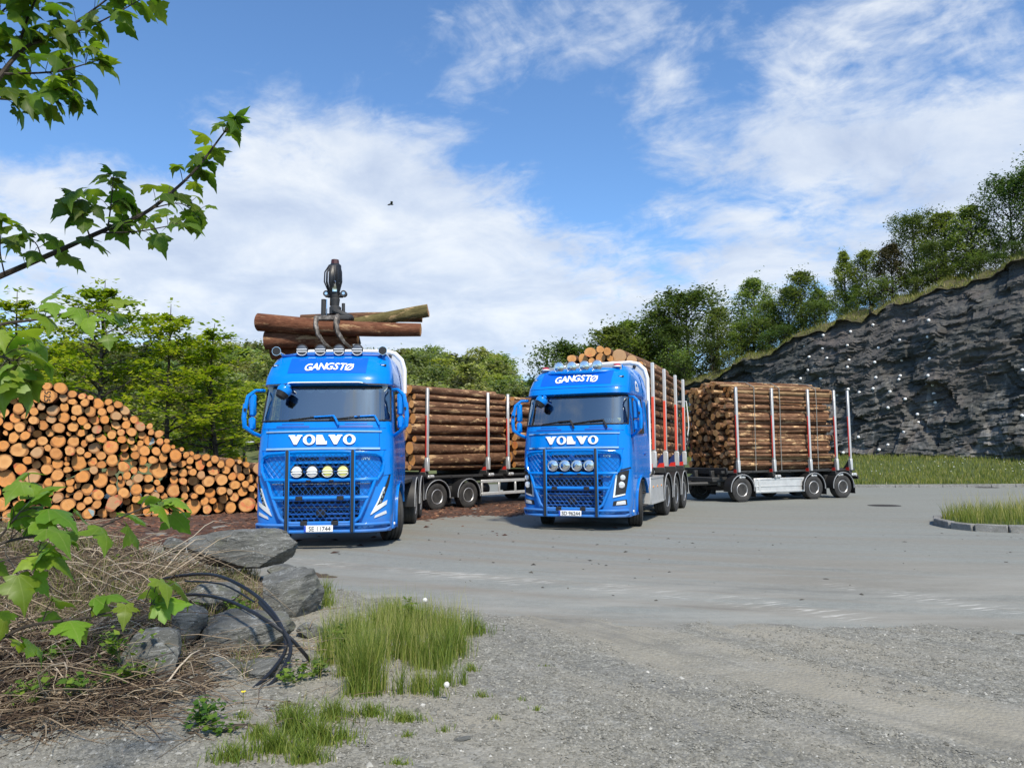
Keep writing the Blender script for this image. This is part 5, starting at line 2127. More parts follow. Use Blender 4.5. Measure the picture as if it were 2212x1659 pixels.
# ---- trailer one ---------------------------------------------------
def make_trailer(name, loc, phi, axles, deck_y, stakes, zst, ztop, box, rack=None, sealed=True):
    T = empty(name, loc, -phi)
    m = MB()
    y0, y1 = deck_y
    for sg in (-1, 1):
        m.box((sg * .45, (y0 + y1) / 2, .92), (.12, y1 - y0, .24), .015)
        m.box((sg * 1.02, (y0 + y1) / 2, .99), (.06, y1 - y0, .08), .01)
    for y in np.arange(y0 + .2, y1, .9):
        m.box((0, y, .98), (2.1, .10, .09), .01)
    for y in axles:
        m.box((0, y, .42), (1.9, .14, .14), .02)
        for sg in (-1, 1):
            m.box((sg * .45, y, .62), (.16, .5, .36), .03)
            m.lathe([(0, .13), (.22, .13)], (sg * .62, y + .22, .42), 'Z', 12)
    m.lathe([(-.9, .20), (.9, .20)], (0.75, axles[0] + 1.6, .55), 'Y', 14)
    m.build('chassis', DARK, T)
    for y in axles:
        for sg in (-1, 1):
            add_wheel(T, (sg * 1.07, y, .40), sg, W_TRAIL)
            mudguard(T, y, sg * 1.05, (.50, .42), .36)
            f = MB()
            f.box((sg * 1.05, y + .54, .32), (.34, .015, .34))
            f.build('mud_flap', BLACK, T)
    for y in stakes:
        bunk(T, y, zst, 1.22)
        for sg in (-1, 1):
            stake(T, sg * 1.22, y, zst, ztop, .008, red=True, trailer=True)
            w = MB()
            w.lathe([(-.07, .055), (.07, .055)], (sg * 1.16, y + .22, zst - .16), 'Y', 10)
            w.box((sg * 1.18, y + .08, zst - .16), (.10, .1, .1), .02)
            w.build('strap_winch', ALU, T)
    if box:
        for sg in (-1, 1):
            b = MB()
            ya, yb = box
            b.box((sg * 1.12, (ya + yb) / 2, .52), (.05, yb - ya, .50), .01)
            bo = b.build('side_guard', ALU, T)
            e = MB()
            for z in (.32, .50, .735):
                e.box((sg * 1.15, (ya + yb) / 2, z), (.02, yb - ya - .04, .05), .006)
            for y in (ya + .05, ya + .22, yb - .05):
                e.box((sg * 1.152, y, .52), (.02, .08, .47), .006)
            e.build('guard_rail', ALU, bo)
    if rack:
        for sg in (-1, 1):
            b = MB()
            ya, yb = rack
            for z in (.40, .80):
                b.box((sg * 1.14, (ya + yb) / 2, z), (.06, yb - ya, .10), .012)
            for y in np.linspace(ya + .04, yb - .04, 4):
                b.box((sg * 1.14, y, .60), (.055, .07, .32), .01)
            b.build('side_guard', ALU, T)
    db = MB()
    for sg in (-1, 1):
        db.tube([(sg * .55, y0 + .2, .62), (sg * .12, y0 - 1.3, .60)], .06, 8)
    db.tube([(0, y0 - 1.2, .60), (0, y0 - 2.0, .60)], .055, 8)
    db.box((0, y0 + .25, .74), (1.5, .8, .16), .02)
    db.build('drawbar', DARK, T)
    tl = MB()
    tl.box((0, y1 + .02, .72), (2.3, .06, .14), .01)
    t_ = tl.build('tail_board', BLACK, T)
    for sg in (-1, 1):
        MB().box((sg * .95, y1 + .06, .72), (.3, .03, .09), .01).build('tail_lamp', REDL, t_)
        MB().lathe([(0, .03), (.02, .02), (.025, .001)], (sg * 1.17, y1 - .1, .78), 'X', 10).build('side_marker', WHITE, T)
    return T


TR1_PHI = R(43)
TR1_LOC = (-3.74, 22.85, 0)
TR1 = make_trailer('log_trailer', TR1_LOC, TR1_PHI, (.85, 2.15, 6.6, 7.9), (-.45, 9.0), (.43, 3.0, 3.94, 5.2, 7.6), 1.17, 3.66, None, (2.75, 5.2))
tag(TR1, 'timber trailer with open white side rack, standing loaded behind the two trucks', 'trailer', 'timber trailers')
FT1 = frame(TR1_LOC, TR1_PHI)
t1r = lambda rng: rng.choice([rng.uniform(.075, .11), rng.uniform(.11, .15), rng.uniform(.15, .19)], p=[.42, .36, .22])
load(FT1, -1.15, 1.16, -.02, 4.05, 1.20, lambda x: 3.86 - .06 * x - .12 * abs(x), t1r, 150, 31, 'loaded_log',
     'log in the front stack on the trailer with the white rack', 'logs in the front stack of the parked trailer', [BARK, CUT], .10, stuff_under=9, edge=1.9, cap=.3, stuff_label='logs on the hidden side of the front stack of the parked trailer')
load(FT1, -1.15, 1.16, 4.50, 4.0, 1.20, lambda x: 3.75 - .16 * abs(x), t1r, 110, 32, 'loaded_log',
     'log in the rear stack on the trailer with the white rack', 'logs in the rear stack of the parked trailer', [BARK, CUT], .12, stuff_under=9, edge=.75, cap=.3, stuff_label='logs hidden inside the rear stack of the parked trailer')

# ---- truck two -----------------------------------------------------
T2_LOC, T2_PHI = (1.27, 16.24, 0), R(22.0)
T2 = make_truck('timber_truck', T2_LOC, T2_PHI, 2, 'SD 96244', R(15), (4.62, 5.98, 7.34), 8.3)
tag(T2, 'blue timber truck with round roof lamps and plate SD 96244, loaded with logs', 'truck', 'blue timber trucks')
F2 = frame(T2_LOC, T2_PHI)
side_boxes(T2, 2.35, 3.95)
for y in (2.72, 4.25, 5.95, 7.30):
    bunk(T2, y, 1.28, 1.24)
    for sg in (-1, 1):
        stake(T2, sg * 1.25, y, 1.28, 3.86, .01)
tk = MB()
for dy in (0, .24):
    tk.lathe([(-.10, .10), (.10, .10)], (1.10, 2.70 + dy, 1.17), 'Y', 12)
tk.build('air_tank', ALU, T2)
cr = MB()
cr.box((.2, 8.0, 1.1), (1.7, .35, .3), .04)
cr.tube([(.2, 8.0, 1.1), (.2, 8.0, 2.9)], [.24, .17], 10)
cr.box((.55, 8.15, 2.2), (.5, .3, 1.5), .08)
cr.box((.95, 8.05, 1.75), (.3, .3, .9), .06)
for k in range(7):
    cr.tube([(.7 + .05 * k, 8.0, 1.2), (.85 + .07 * k, 7.95 + .03 * k, 2.0), (.55 + .08 * k, 8.1, 2.9)], .022, 5)
crn = cr.build('folded_crane', DARK, T2)
cg = MB()
cg.tube([(.75, 8.25, 3.25), (1.22, 8.2, 3.25), (1.25, 8.2, 2.9), (1.27, 8.2, 2.45), (1.18, 8.2, 1.9)], .018, 6)
cg.build('crane_rail', WHITE, crn)
# windscreen sign and side emblem
sg_ = MB()
sg_.box((.86, front_y(.86, 2.36, -.05), 2.355), (.36, .012, .085), .02)
so = sg_.build('name_board', mat('pale_green_board', (.30, .38, .34), .6), T2)
tx = MB()
vs, fs = text_verts('TIAN', .085, 0, .003)
letters_on(tx, vs, fs, .80, 2.325, lambda x, z: front_y(x, z, -.038), .004)
tx.build('board_lettering', LETTER, so)
em = MB()
xw = 1.185


def emx(z):
    return lerp_table(HALFW, z) + .006


n = 14
ring = []
for rad in (.185, .135):
    ring.append([(1.35 + rad * .9 * math.cos(a), 3.08 + rad * 1.15 * math.sin(a)) for a in [R(-12 + 204 * k / n) for k in range(n + 1)]])
em._add([(emx(z), y, z) for y, z in ring[0] + ring[1]], [(k, k + 1, n + 2 + k, n + 1 + k) for k in range(n)])
for k in range(3):
    em._add([(emx(3.12 - .04 * k + dz), 1.35 + dy, 3.12 - .04 * k + dz) for dy, dz in ((-.085, 0), (.085, 0), (.085, .022), (-.085, .022))], [(0, 1, 2, 3)])
em.build('side_emblem', LETTER, T2)
t2r = lambda rng: rng.choice([rng.uniform(.07, .10), rng.uniform(.10, .14), rng.uniform(.14, .18)], p=[.45, .40, .15])
load(F2, -1.16, 1.16, 2.58, 5.3, 1.30, lambda x: 4.34 - .24 * abs(x) - (.16 if abs(x) > .8 else 0), t2r, 210, 41, 'loaded_log',
     'log loaded on the truck with round roof lamps', 'logs loaded on the second truck', [BARK, CUT], .12, yaw=.018, stuff_under=9, edge=.30, cap=.55, stuff_label='logs packed behind the cab inside the load of the second truck')

# ---- trailer two ---------------------------------------------------
TR2_PHI = R(67)
TR2_LOC = (7.14, 26.07, 0)
TR2 = make_trailer('log_trailer', TR2_LOC, TR2_PHI, (0.0, 3.12, 4.47), (-.7, 5.25), (-.15, 1.37, 2.98, 4.2, 4.86), .98, 3.82, (.55, 2.75))
tag(TR2, 'timber trailer with closed aluminium side panels, coupled behind the loaded truck, before the rock face', 'trailer', 'timber trailers')
FT2 = frame(TR2_LOC, TR2_PHI)
t2p = lambda rng: rng.choice([rng.uniform(.045, .07), rng.uniform(.07, .095), rng.uniform(.095, .125)], p=[.42, .40, .18])
ob2 = load(FT2, -1.16, 1.16, -.34, 4.45, 1.05, lambda x: 4.12 - .22 * abs(x) ** 1.5, t2p, 420, 51, 'pulpwood_log',
           'pulpwood log on the trailer before the rock face', 'outer pulpwood logs of the rear trailer', [BARK, CUT], .22, stuff_under=.095, yaw=.03, samples=120, pale=.14)
fb = MB()
fb.box((0, -.55, 1.02), (2.3, .06, .22), .02)
fb.build('front_board', BLACK, TR2)
for k, y in enumerate((.70, 1.80, 3.45)):
    st_ = MB()
    st_.tube([(1.24, y - .12, 1.02), (1.235, y - .10, 2.2), (1.22, y - .06, 3.3), (1.15, y, 3.84), (.7, y + .05, 4.05), (0, y + .08, 4.14), (-.8, y + .05, 4.02), (-1.2, y, 3.7), (-1.22, y - .05, 1.05)], .016, 4)
    st_.build('lashing_strap', mat('grey_webbing', (.20, .20, .18), .8), TR2)

# ------------------------------------------------------------------ trees
def leaf_cards(P, size, rng, up=.6, asp=.62, droop=0.0):
    """diamond leaves at points P, one mesh's arrays"""
    n = len(P)
    nrm = rng.normal(0, 1, (n, 3))
    nrm[:, 2] = np.abs(nrm[:, 2]) + up * 2
    nrm /= np.linalg.norm(nrm, axis=1)[:, None]
    a = rng.normal(0, 1, (n, 3))
    a[:, 2] -= droop
    a -= nrm * np.sum(a * nrm, 1)[:, None]
    a /= np.linalg.norm(a, axis=1)[:, None] + 1e-9
    b = np.cross(nrm, a)
    s = size * rng.uniform(.65, 1.3, n)[:, None]
    fold = nrm * s * .12
    V = np.stack([P - a * s * .5, P + b * s * asp * .5 + a * s * .08 - fold, P + a * s * .5 - fold * .6, P - b * s * asp * .5 + a * s * .08 - fold], 1)
    F = np.arange(n * 4).reshape(-1, 4)
    return V.reshape(-1, 3), F


TREES = {}


def tree_proto(key, H, spread, leafm, nleaf, lsize, seed, shape='round', h0=.22, limbs=22, layered=False, clump=.35, trunk_r=None, up=.6, open_=0.0):
    """unit of growth: trunk mesh with limbs, crown mesh of leaves"""
    rng = np.random.default_rng(seed)
    rg = random.Random(seed)
    m = MB()
    tr = trunk_r or H * .014
    bendx, bendy = rg.uniform(-.06, .06) * H, rg.uniform(-.06, .06) * H

    def tp(t):
        return Vector((bendx * math.sin(t * 2.2), bendy * math.sin(t * 1.7 + .3), H * .97 * t))
    m.tube([tp(t) for t in np.linspace(0, 1, 9)], [tr * (1.25 if t == 0 else 1.0) * (1 - t) ** .8 + .008 for t in np.linspace(0, 1, 9)], 7)
    prof = {'round': lambda t: math.sin(math.pi * min(1, max(0, t)) ** .75) ** .7,
            'cone': lambda t: (1 - t) ** .75 * min(1, t * 5 + .3),
            'birch': lambda t: min(1, t * 3.2 + .25) * (1 - t ** 2.2) ** .8,
            'spread': lambda t: (1 - t) ** .55 * min(1, t * 2.5 + .55)}[shape]
    tips = []
    for k in range(limbs):
        t = h0 + (1 - h0) * ((k + rg.random() * .8) / limbs) ** .92
        q = (t - h0) / (1 - h0)
        L = spread * prof(q) * rg.uniform(.72, 1.12) + .15
        az = k * 2.399 + rg.uniform(-.5, .5)
        rise = (.75 if shape in ('birch', 'round') else .40) + .5 * q + rg.uniform(-.2, .2)
        if layered:
            rise = .30 + .45 * q + rg.uniform(-.12, .12)
        d = Vector((math.cos(az), math.sin(az), rise)).normalized()
        p0 = tp(t * .93)
        pts = [p0]
        for j in range(1, 5):
            u = j / 4
            sag = -.10 * L * u * u if layered else .05 * L * u * u
            pts.append(p0 + d * (L * u) + Vector((rg.uniform(-.04, .04) * L, rg.uniform(-.04, .04) * L, sag)))
        r0 = tr * .42 * (1 - t) ** .5 + .006
        m.tube(pts, [r0 * (1 - .8 * j / 4) + .004 for j in range(5)], 5, caps=False)
        for j in range(1, 5):
            w = j / 4
            nt_ = 2 if j < 4 else 3
            for _ in range(nt_):
                a2 = az + rg.uniform(-1.3, 1.3)
                l2 = L * rg.uniform(.18, .42) * (1.1 - .4 * w)
                e = pts[j] + Vector((math.cos(a2), math.sin(a2), rg.uniform(-.05, .6) if not layered else rg.uniform(-.12, .25))) * l2
                if rg.random() < .5:
                    m.tube([pts[j], e], [r0 * .3 + .003, .003], 4, caps=False)
                wgt = (.35 if j == 1 else 1.0)
                tips.append((pts[j].lerp(e, .5), wgt * .6, l2))
                tips.append((e, wgt, l2))
    tips.append((tp(1.0), 1.0, spread * .3))
    tips = [t for t in tips if rg.random() > open_]
    w = np.array([t[1] for t in tips])
    w /= w.sum()
    idx = rng.choice(len(tips), nleaf, p=w)
    C = np.array([tuple(t[0]) for t in tips])[idx]
    sc = np.array([min(clump, t[2] * .55 + .08) for t in tips])[idx]
    off = rng.normal(0, 1, (nleaf, 3)) * sc[:, None]
    off[:, 2] *= .38 if layered else .75
    P = C + off
    P[:, 2] = np.maximum(P[:, 2], H * h0 * .6)
    V, F = leaf_cards(P, lsize, rng, up, droop=.3)
    clump_t = rng.uniform(0, 1, len(tips))[idx]
    tint = np.clip(.55 * clump_t + .45 * rng.beta(2, 2, nleaf), 0, 1)
    cm = np_mesh('crown', V, F, [leafm], tint=tint)
    tm = m.mesh('trunk', [BARK_T])
    TREES[key] = (tm, cm, H)
    return TREES[key]


def plant(key, name, label, loc, height, rz=None, group=None, wide=1.0, cat='tree'):
    tm, cm, H = TREES[key]
    root = empty(name, loc, random.uniform(0, 6.28) if rz is None else rz)
    s = height / H
    root.scale = (s * wide, s * wide, s)
    link_obj('trunk', tm, root)
    link_obj('crown', cm, root)
    tag(root, label, cat, group)
    return root


CAMI = (Matrix.Translation((0, 0, CAM_H)) @ CAM_ROT).inverted()


def proj(P):
    v = CAMI @ Vector(P)
    return (CX + F_PX * v.x / -v.z, CY - F_PX * v.y / -v.z)


for k in range(4):
    tree_proto('birch%d' % k, 8.0, 2.2, L_BIRCH, 7600, .20, 200 + k, 'birch', .08, 42, clump=.42)
for k in range(3):
    tree_proto('dark%d' % k, 8.0, 3.2, L_DARK, 9800, .22, 230 + k, 'round', .08, 40, clump=.42, open_=.3)
tree_proto('cone0', 8.0, 1.6, L_BIRCH, 7500, .19, 250, 'cone', .08, 44, clump=.30)
tree_proto('pine0', 7.0, 1.9, L_PINE, 8000, .19, 251, 'birch', .18, 34, clump=.34)
tree_proto('bush0', 2.0, 1.3, L_DARK, 1500, .13, 252, 'round', .05, 16, clump=.26)
tree_proto('bush1', 2.0, 1.3, L_BIRCH, 1500, .13, 253, 'round', .05, 16, clump=.26)

# trees along the top of the rock face; positions are found on the slope itself
RG = 'trees on the slope above the rock face'
KIND = {'birch': 'green birch', 'dark': 'dark green broadleaf tree', 'cone': 'slim pointed birch', 'pine': 'brownish pine'}
ridge_spec = [(1232, 733, 5, 'dark', 1.0, 'round bushy green tree beside the copse, behind the loaded truck'), (1322, 690, 5, 'birch', 1.1, 'loose green tree just behind the logs on the loaded truck'),
              (1362, 668, 6, 'birch', 1.1, None), (1425, 655, 5, 'birch', 1.1, None), (1492, 628, 6, 'dark', 1.15, 'broad dark tree with sky showing through, behind the loaded truck'), (1550, 655, 4, 'birch', 1.0, None),
              (1605, 690, 3, 'birch', 1.2, None), (1624, 585, 5, 'birch', 1.0, None), (1664, 640, 4, 'birch', 1.1, None), (1702, 610, 5, 'birch', 1.0, None), (1736, 578, 4, 'birch', 1.1, None),
              (1772, 618, 4, 'birch', 1.1, None), (1826, 532, 4, 'cone', 1.0, 'slim pointed birch above the rock face'), (1846, 610, 3, 'birch', 1.1, None), (1886, 532, 4, 'birch', 1.15, 'bright fresh green birch beside the brownish pine on the slope'),
              (1929, 520, 4, 'pine', 1.0, 'brownish pine among the birches above the rock face'), (1984, 458, 5, 'dark', .75, None), (2016, 520, 3, 'dark', .8, None), (2052, 442, 5, 'birch', 1.1, None), (2094, 432, 4, 'birch', 1.1, None),
              (2192, 375, 4, 'dark', .8, 'tall dark tree at the high end of the rock face'), (2262, 350, 5, 'dark', .9, None), (2150, 560, 2, 'bush', 1.2, None), (1460, 700, 3, 'dark', 1.0, None), (1395, 720, 3, 'birch', 1.2, None)]
cnt = {}
for (px, ty, w, kd, wide, lb) in ridge_spec:
    best, bs = None, 1e9
    for s in np.linspace(-8, CLLEN + 1.5, 240):
        P = ridge_pt(s, w)
        e = abs(proj(P)[0] - px)
        if e < bs:
            best, bs = P, e
    if bs > 30:      # further left than the face: stand on the lower ground behind it
        Y = 66.0
        best = at(px, 880, Y)
        best.z = max(0.0, hill_z(best.x, Y)) + .2
    top = at(px, ty, best.y)
    h = max(1.2, top.z - best.z + .2)
    k = cnt.get(kd, 0)
    cnt[kd] = k + 1
    key = {'birch': 'birch%d' % (k % 4), 'dark': 'dark%d' % (k % 3), 'cone': 'cone0', 'pine': 'pine0', 'bush': 'bush0'}[kd]
    best.z -= .25
    plant(key, {'pine': 'pine_tree', 'dark': 'broadleaf_tree', 'bush': 'shrub'}.get(kd, 'birch_tree'), lb or {'birch': 'green birch standing in the row of trees on the slope above the rock face',
          'dark': 'dark green broadleaf tree among the birches above the rock face', 'bush': 'low dark shrub in a gap of the tree row above the rock face'}[kd], best, h, group=RG, wide=wide, cat='shrub' if kd == 'bush' else 'tree')
for k in range(84):
    s = -6 + 44 * (k + random.random()) / 84
    P = ridge_pt(s, random.uniform(1.0, 6.0))
    P.z -= .15
    plant('bush%d' % (k % 2), 'shrub', 'low green shrub growing under the trees on the slope above the rock face', P, random.uniform(.9, 2.0) * (1.35 if s > 26 else 1), group='shrubs above the rock face', cat='shrub')
# foot of the wood left of the rock face
for k in range(16):
    px = 1185 + 26 * k
    Y = random.uniform(56, 63)
    P = at(px, 870, Y)
    P.z = .1
    plant('bush%d' % (k % 2), 'shrub', 'tall dark shrub filling the hollow behind the loaded truck', P, random.uniform(3.5, 5.2), group='shrubs in the hollow behind the loaded truck', cat='shrub', wide=.8)

# young maples behind the log pile
tree_proto('maple_a', 8.0, 2.8, L_MAPLE, 6000, .20, 301, 'spread', .20, 40, layered=True, clump=.25, up=1.1, open_=.2)
tree_proto('maple_b', 7.2, 2.3, L_MAPLE, 4000, .20, 302, 'spread', .24, 30, layered=True, clump=.24, up=1.1, open_=.2)
tree_proto('maple_c', 7.2, 2.0, L_MAPLE, 3200, .21, 303, 'spread', .24, 26, layered=True, clump=.26, up=1.1, open_=.3)


def by_pix(px, topy, Y, z0=0.0):
    p = at(px, topy, Y)
    return Vector((p.x, Y, z0)), p.z - z0


for (key, px, ty, Y, rz, wide, lb) in (('maple_a', 232, 588, 27.0, .4, 1.0, 'large yellow-green maple standing right behind the log pile'),
                                       ('maple_b', 372, 640, 28.0, 2.0, 1.0, 'yellow-green maple close to the large one behind the log pile'),
                                       ('maple_c', 497, 688, 30.0, 1.1, 1.15, 'slender young maple with bare lower trunk near the lamp post'),
                                       ('maple_c', 38, 622, 30.0, 3.0, 1.0, 'thin open maple behind the tall end of the log pile'),
                                       ('maple_c', 110, 730, 31.0, 4.0, 1.2, 'low bushy maple between the large and the thin one behind the log pile'),
                                       ('maple_c', 440, 800, 33.0, 5.0, 1.3, 'low spreading maple behind the lower shoulder of the log pile')):
    P, h = by_pix(px, ty, Y)
    plant(key, 'maple_tree', lb, P, h, rz, 'young maples behind the log pile', wide)

# wood on the hillside
for k in range(4):
    tree_proto('hill%d' % k, 8.0, 3.2, L_FAR, 1500, .50, 330 + k, 'round', .12, 20, clump=.75)
tree_proto('hillf', 8.0, 3.0, L_FARY, 1500, .48, 340, 'round', .12, 20, clump=.75)
hr = random.Random(77)
n_h = 0
placed = []
tries = 0
while n_h < 290 and tries < 12000:
    tries += 1
    px = hr.uniform(-260, 1150)
    Y = 60 + 56 * hr.random() ** .75
    x = (px - CX) / F_PX * Y
    if px > 1108 and (74 < Y):
        continue
    if any((x - a) ** 2 + (Y - b) ** 2 < 7.0 for a, b in placed):
        continue
    placed.append((x, Y))
    h = hr.uniform(4.2, 6.6)
    fresh = hr.random() < .14
    plant('hillf' if fresh else 'hill%d' % hr.randrange(4), 'hillside_tree', 'fresh green tree among darker ones in the wood on the far hillside' if fresh else 'dull green tree in the wood on the far hillside',
          (x, Y, hill_z(x, Y) - .4), h, hr.uniform(0, 6.28), 'trees on the far hillside', hr.uniform(.9, 1.25))
    n_h += 1
# dark round copse above the meadow
for k, (px, Y, h) in enumerate(((1138, 118, 7.0), (1150, 117, 8.0), (1163, 118, 8.5), (1176, 117, 8.2), (1190, 118, 7.6), (1204, 119, 7.0), (1130, 119, 5.0))):
    x = (px - CX) / F_PX * Y
    plant('dark%d' % (k % 3), 'copse_tree', 'dark tree of the round copse above the far meadow', (x, Y, hill_z(x, Y) - .3), h * .55, None, 'trees of the copse above the meadow', 1.0)
# two sheep on the meadow
for (px, Y, rz, lb) in ((1131, 97, .3, 'white sheep grazing higher up on the far meadow'), (1136, 88, 1.9, 'white sheep grazing lower down on the far meadow')):
    x = (px - CX) / F_PX * Y
    r_ = empty('sheep', (x, Y, meadow_z(x, Y)), rz)
    m = MB()
    m.lathe([(-.52, .05), (-.45, .20), (-.2, .30), (.15, .31), (.40, .24), (.50, .12), (.62, .10), (.78, .07), (.84, .02)], (0, 0, .62), 'X', 12)
    for sx in (-.32, .30):
        for sy in (-.14, .14):
            m.tube([(sx, sy, .5), (sx, sy, .25), (sx + .02, sy, 0)], [.07, .045, .04], 6)
    m.build('body', mat('wool', (.62, .60, .54), .95), r_)
    tag(r_, lb, 'sheep', 'sheep on the meadow')

# small bird in the sky
bp = at(845, 442, 60)
br = empty('bird', bp, .4)
m = MB()
m.lathe([(-.22, .005), (-.15, .05), (0, .07), (.14, .045), (.20, .01)], axis='X', seg=8)
m.build('body', mat('dark_feather', (.08, .08, .09), .8), br)
for sg in (-1, 1):
    m = MB()
    m.grid(lambda u, v: (.10 - .20 * v - .12 * u * u, sg * (.05 + .50 * u), .10 * math.sin(u * 2.4) + .01), 5, 2)
    m.build('wing', MATS['dark_feather'], br)
tag(br, 'small dark bird gliding in the sky above the crane', 'bird')

# lamp post and yellow machine frame behind the pile
lp = empty('lamp_post', at(528, 1000, 42).xy.to_3d(), 0)
m = MB()
m.tube([(0, 0, 0), (0, 0, 2.5)], [.06, .04], 8)
m.build('pole', LIGHTGREY, lp)
m = MB()
m.box((.22, 0, 2.52), (.55, .22, .12), .03)
m.build('lamp_head', LIGHTGREY, lp)
tag(lp, 'small pale lamp post beyond the log pile, left of the truck mirror', 'lamp post')
yc = at(463, 1000, 34)
yr = empty('forwarder', (yc.x, yc.y, 0), .1)
m = MB()
m.box((0, 0, 1.25), (2.2, 3.0, .25), .05)
m.box((-.2, 2.0, 1.3), (2.0, 1.4, .9), .1)
m.build('frame', YELLOW, yr)
for sx in (-1.05, 1.05):
    for sy in (-1.2, 1.0):
        m = MB()
        m.box((sx, sy, 1.95), (.11, .11, 1.25), .02)
        m.build('stake', BLACK, yr)
        add_wheel(yr, (sx * .95, sy * 1.2, .5), 1 if sx > 0 else -1, W_TRUCK)
tag(yr, 'yellow timber carrier with black stakes half hidden behind the log pile', 'forwarder')

# ------------------------------------------------------------------ rock bolts on the face
import itertools
bolt_px = [(2004, 688), (2006, 727), (2009, 777), (2004, 807), (1951, 693), (1945, 740), (1950, 812), (1893, 702), (1889, 751), (1891, 785), (1948, 780), (1838, 714), (1835, 748), (1836, 796), (1783, 726), (1780, 755), (1782, 774), (1741, 770), (1738, 800), (1737, 819),
           (2012, 822), (1949, 820), (1775, 820), (1836, 838), (2016, 846), (1928, 880), (1982, 893), (1990, 911), (1951, 928), (2016, 866), (1847, 948), (1895, 967), (1915, 959), (1825, 975), (1926, 846), (2203, 800), (2196, 905), (1890, 838), (1740, 748), (1892, 812), (1838, 772),
           (1802, 855), (1860, 850), (1960, 860)]
bm_ = MB()
bm_.lathe([(-.05, .095), (.0, .09), (.02, .075), (.03, .04), (.09, .035), (.10, .001)], axis='Z', seg=12)
bolt_me = bm_.mesh('rock_bolt', [WHITE])
S_GRID = [(s, t) for s in np.linspace(-6, CLLEN - 2, 90) for t in np.linspace(.05, .98, 40)]
S_PTS = [cliff_pt(s, t) for s, t in S_GRID]
S_PX = np.array([proj(p) for p in S_PTS])
for (bx, by) in bolt_px:
    d = (S_PX[:, 0] - bx) ** 2 + (S_PX[:, 1] - by) ** 2
    k = int(np.argmin(d))
    if d[k] > 400:
        continue
    s, t = S_GRID[k]
    P = cliff_pt(s, t)
    n_ = (cliff_pt(s + .4, t) - cliff_pt(s - .4, t)).cross(cliff_pt(s, min(1, t + .03)) - cliff_pt(s, t - .03)).normalized()
    if n_.dot(CLN) < 0:
        n_ = -n_
    n_ = (n_ * .35 + CLN * .8 + Vector((0, 0, .1))).normalized()
    o = link_obj('rock_bolt', bolt_me)
    o.location = P + n_ * .03
    o.rotation_euler = n_.to_track_quat('Z', 'Y').to_euler()
    tag(o, 'small round white anchor plate bolted to the dark rock face', 'rock bolt', 'anchor plates on the rock face')


# ------------------------------------------------------------------ grass
def blades(P, h, w, lean, rng, tint=(0, 1), seg=3, wind=(0, 0)):
    P = np.asarray(P, dtype=float)
    n = len(P)
    h = h * rng.uniform(.35, 1.15, n) if np.isscalar(h) else np.asarray(h)
    a = rng.uniform(0, 2 * np.pi, n)
    d = np.stack([np.cos(a), np.sin(a)], 1)
    f = rng.uniform(0, 2 * np.pi, n)
    side = np.stack([np.cos(f), np.sin(f), np.zeros(n)], 1)
    ln = lean * rng.uniform(.2, 1.3, n)
    V = []
    for k in range(seg + 1):
        t = k / seg
        c = P.copy()
        c[:, :2] += (d * ln[:, None] + np.array(wind)) * (h * t ** 2)[:, None]
        c[:, 2] += h * t * (1 - .18 * ln * t)
        ww = (w * (1 - t ** 1.6) + .0006) * .5
        V += [c - side * ww, c + side * ww]
    V = np.stack(V, 1)
    m_ = 2 * (seg + 1)
    q = np.array([(2 * k, 2 * k + 1, 2 * k + 3, 2 * k + 2) for k in range(seg)])
    F = (np.arange(n)[:, None, None] * m_ + q[None]).reshape(-1, 4)
    t = np.repeat(np.clip(tint[0] + (tint[1] - tint[0]) * rng.beta(1.6, 2.2, n), 0, 1), seg)
    return V.reshape(-1, 3), F, t


def join(parts):
    V, F, T, o = [], [], [], 0
    for v, f, t in parts:
        V.append(v)
        F.append(f + o)
        T.append(t)
        o += len(v)
    return np.concatenate(V), np.concatenate(F), np.concatenate(T)


grng = np.random.default_rng(91)


def disc(n, c, rx, ry, zf):
    a = grng.uniform(0, 2 * np.pi, n)
    r = np.abs(grng.normal(0, .62, n))
    x, y = c[0] + rx * r * np.cos(a), c[1] + ry * r * np.sin(a)
    return np.stack([x, y, [zf(float(p), float(q)) for p, q in zip(x, y)]], 1)


gz = lambda x, y: max(gravel_z(x, y), bank_z(x, y) if (-12 < x < -1.2 and 4 < y < 11.2) else -1) - .004
parts = []
# tall tufts left of the middle: picture foot of each tuft, half widths (m), height, blades
TUFTS = [(790, 1500, .17, .14, .46, 1000), (760, 1470, .13, .10, .40, 500), (840, 1420, .30, .30, .36, 1300), (905, 1440, .22, .2, .36, 900), (960, 1420, .20, .2, .34, 700), (880, 1380, .40, .3, .30, 1500), (820, 1350, .4, .3, .28, 1100),
         (960, 1370, .30, .25, .27, 900), (730, 1400, .16, .2, .34, 600), (915, 1500, .14, .10, .24, 420), (955, 1485, .10, .08, .17, 260), (890, 1355, .5, .2, .24, 700), (710, 1440, .10, .12, .28, 260), (995, 1400, .12, .2, .22, 260)]
for (px, py, rx, ry, h, n) in TUFTS:
    c = gnd(px, py)
    for q in range(5):      # each tuft is a handful of smaller tussocks of unlike height
        cq = c + Vector((grng.normal(0, .55) * rx, grng.normal(0, .55) * ry, 0))
        hq = h * grng.uniform(.55, 1.15)
        D = disc(n // 7, cq, rx * .55, ry * .55, gz)
        rq_ = np.hypot((D[:, 0] - cq.x) / rx, (D[:, 1] - cq.y) / ry)
        parts.append(blades(D, hq * grng.uniform(.45, 1.1, len(D)) * np.clip(1.05 - .5 * rq_, .3, 1), .0050, .42, grng, (.0, .85)))
    parts.append(blades(disc(n // 7, c, rx * 1.1, ry * 1.1, gz), h * 1.3, .003, .22, grng, (.6, 1.0)))
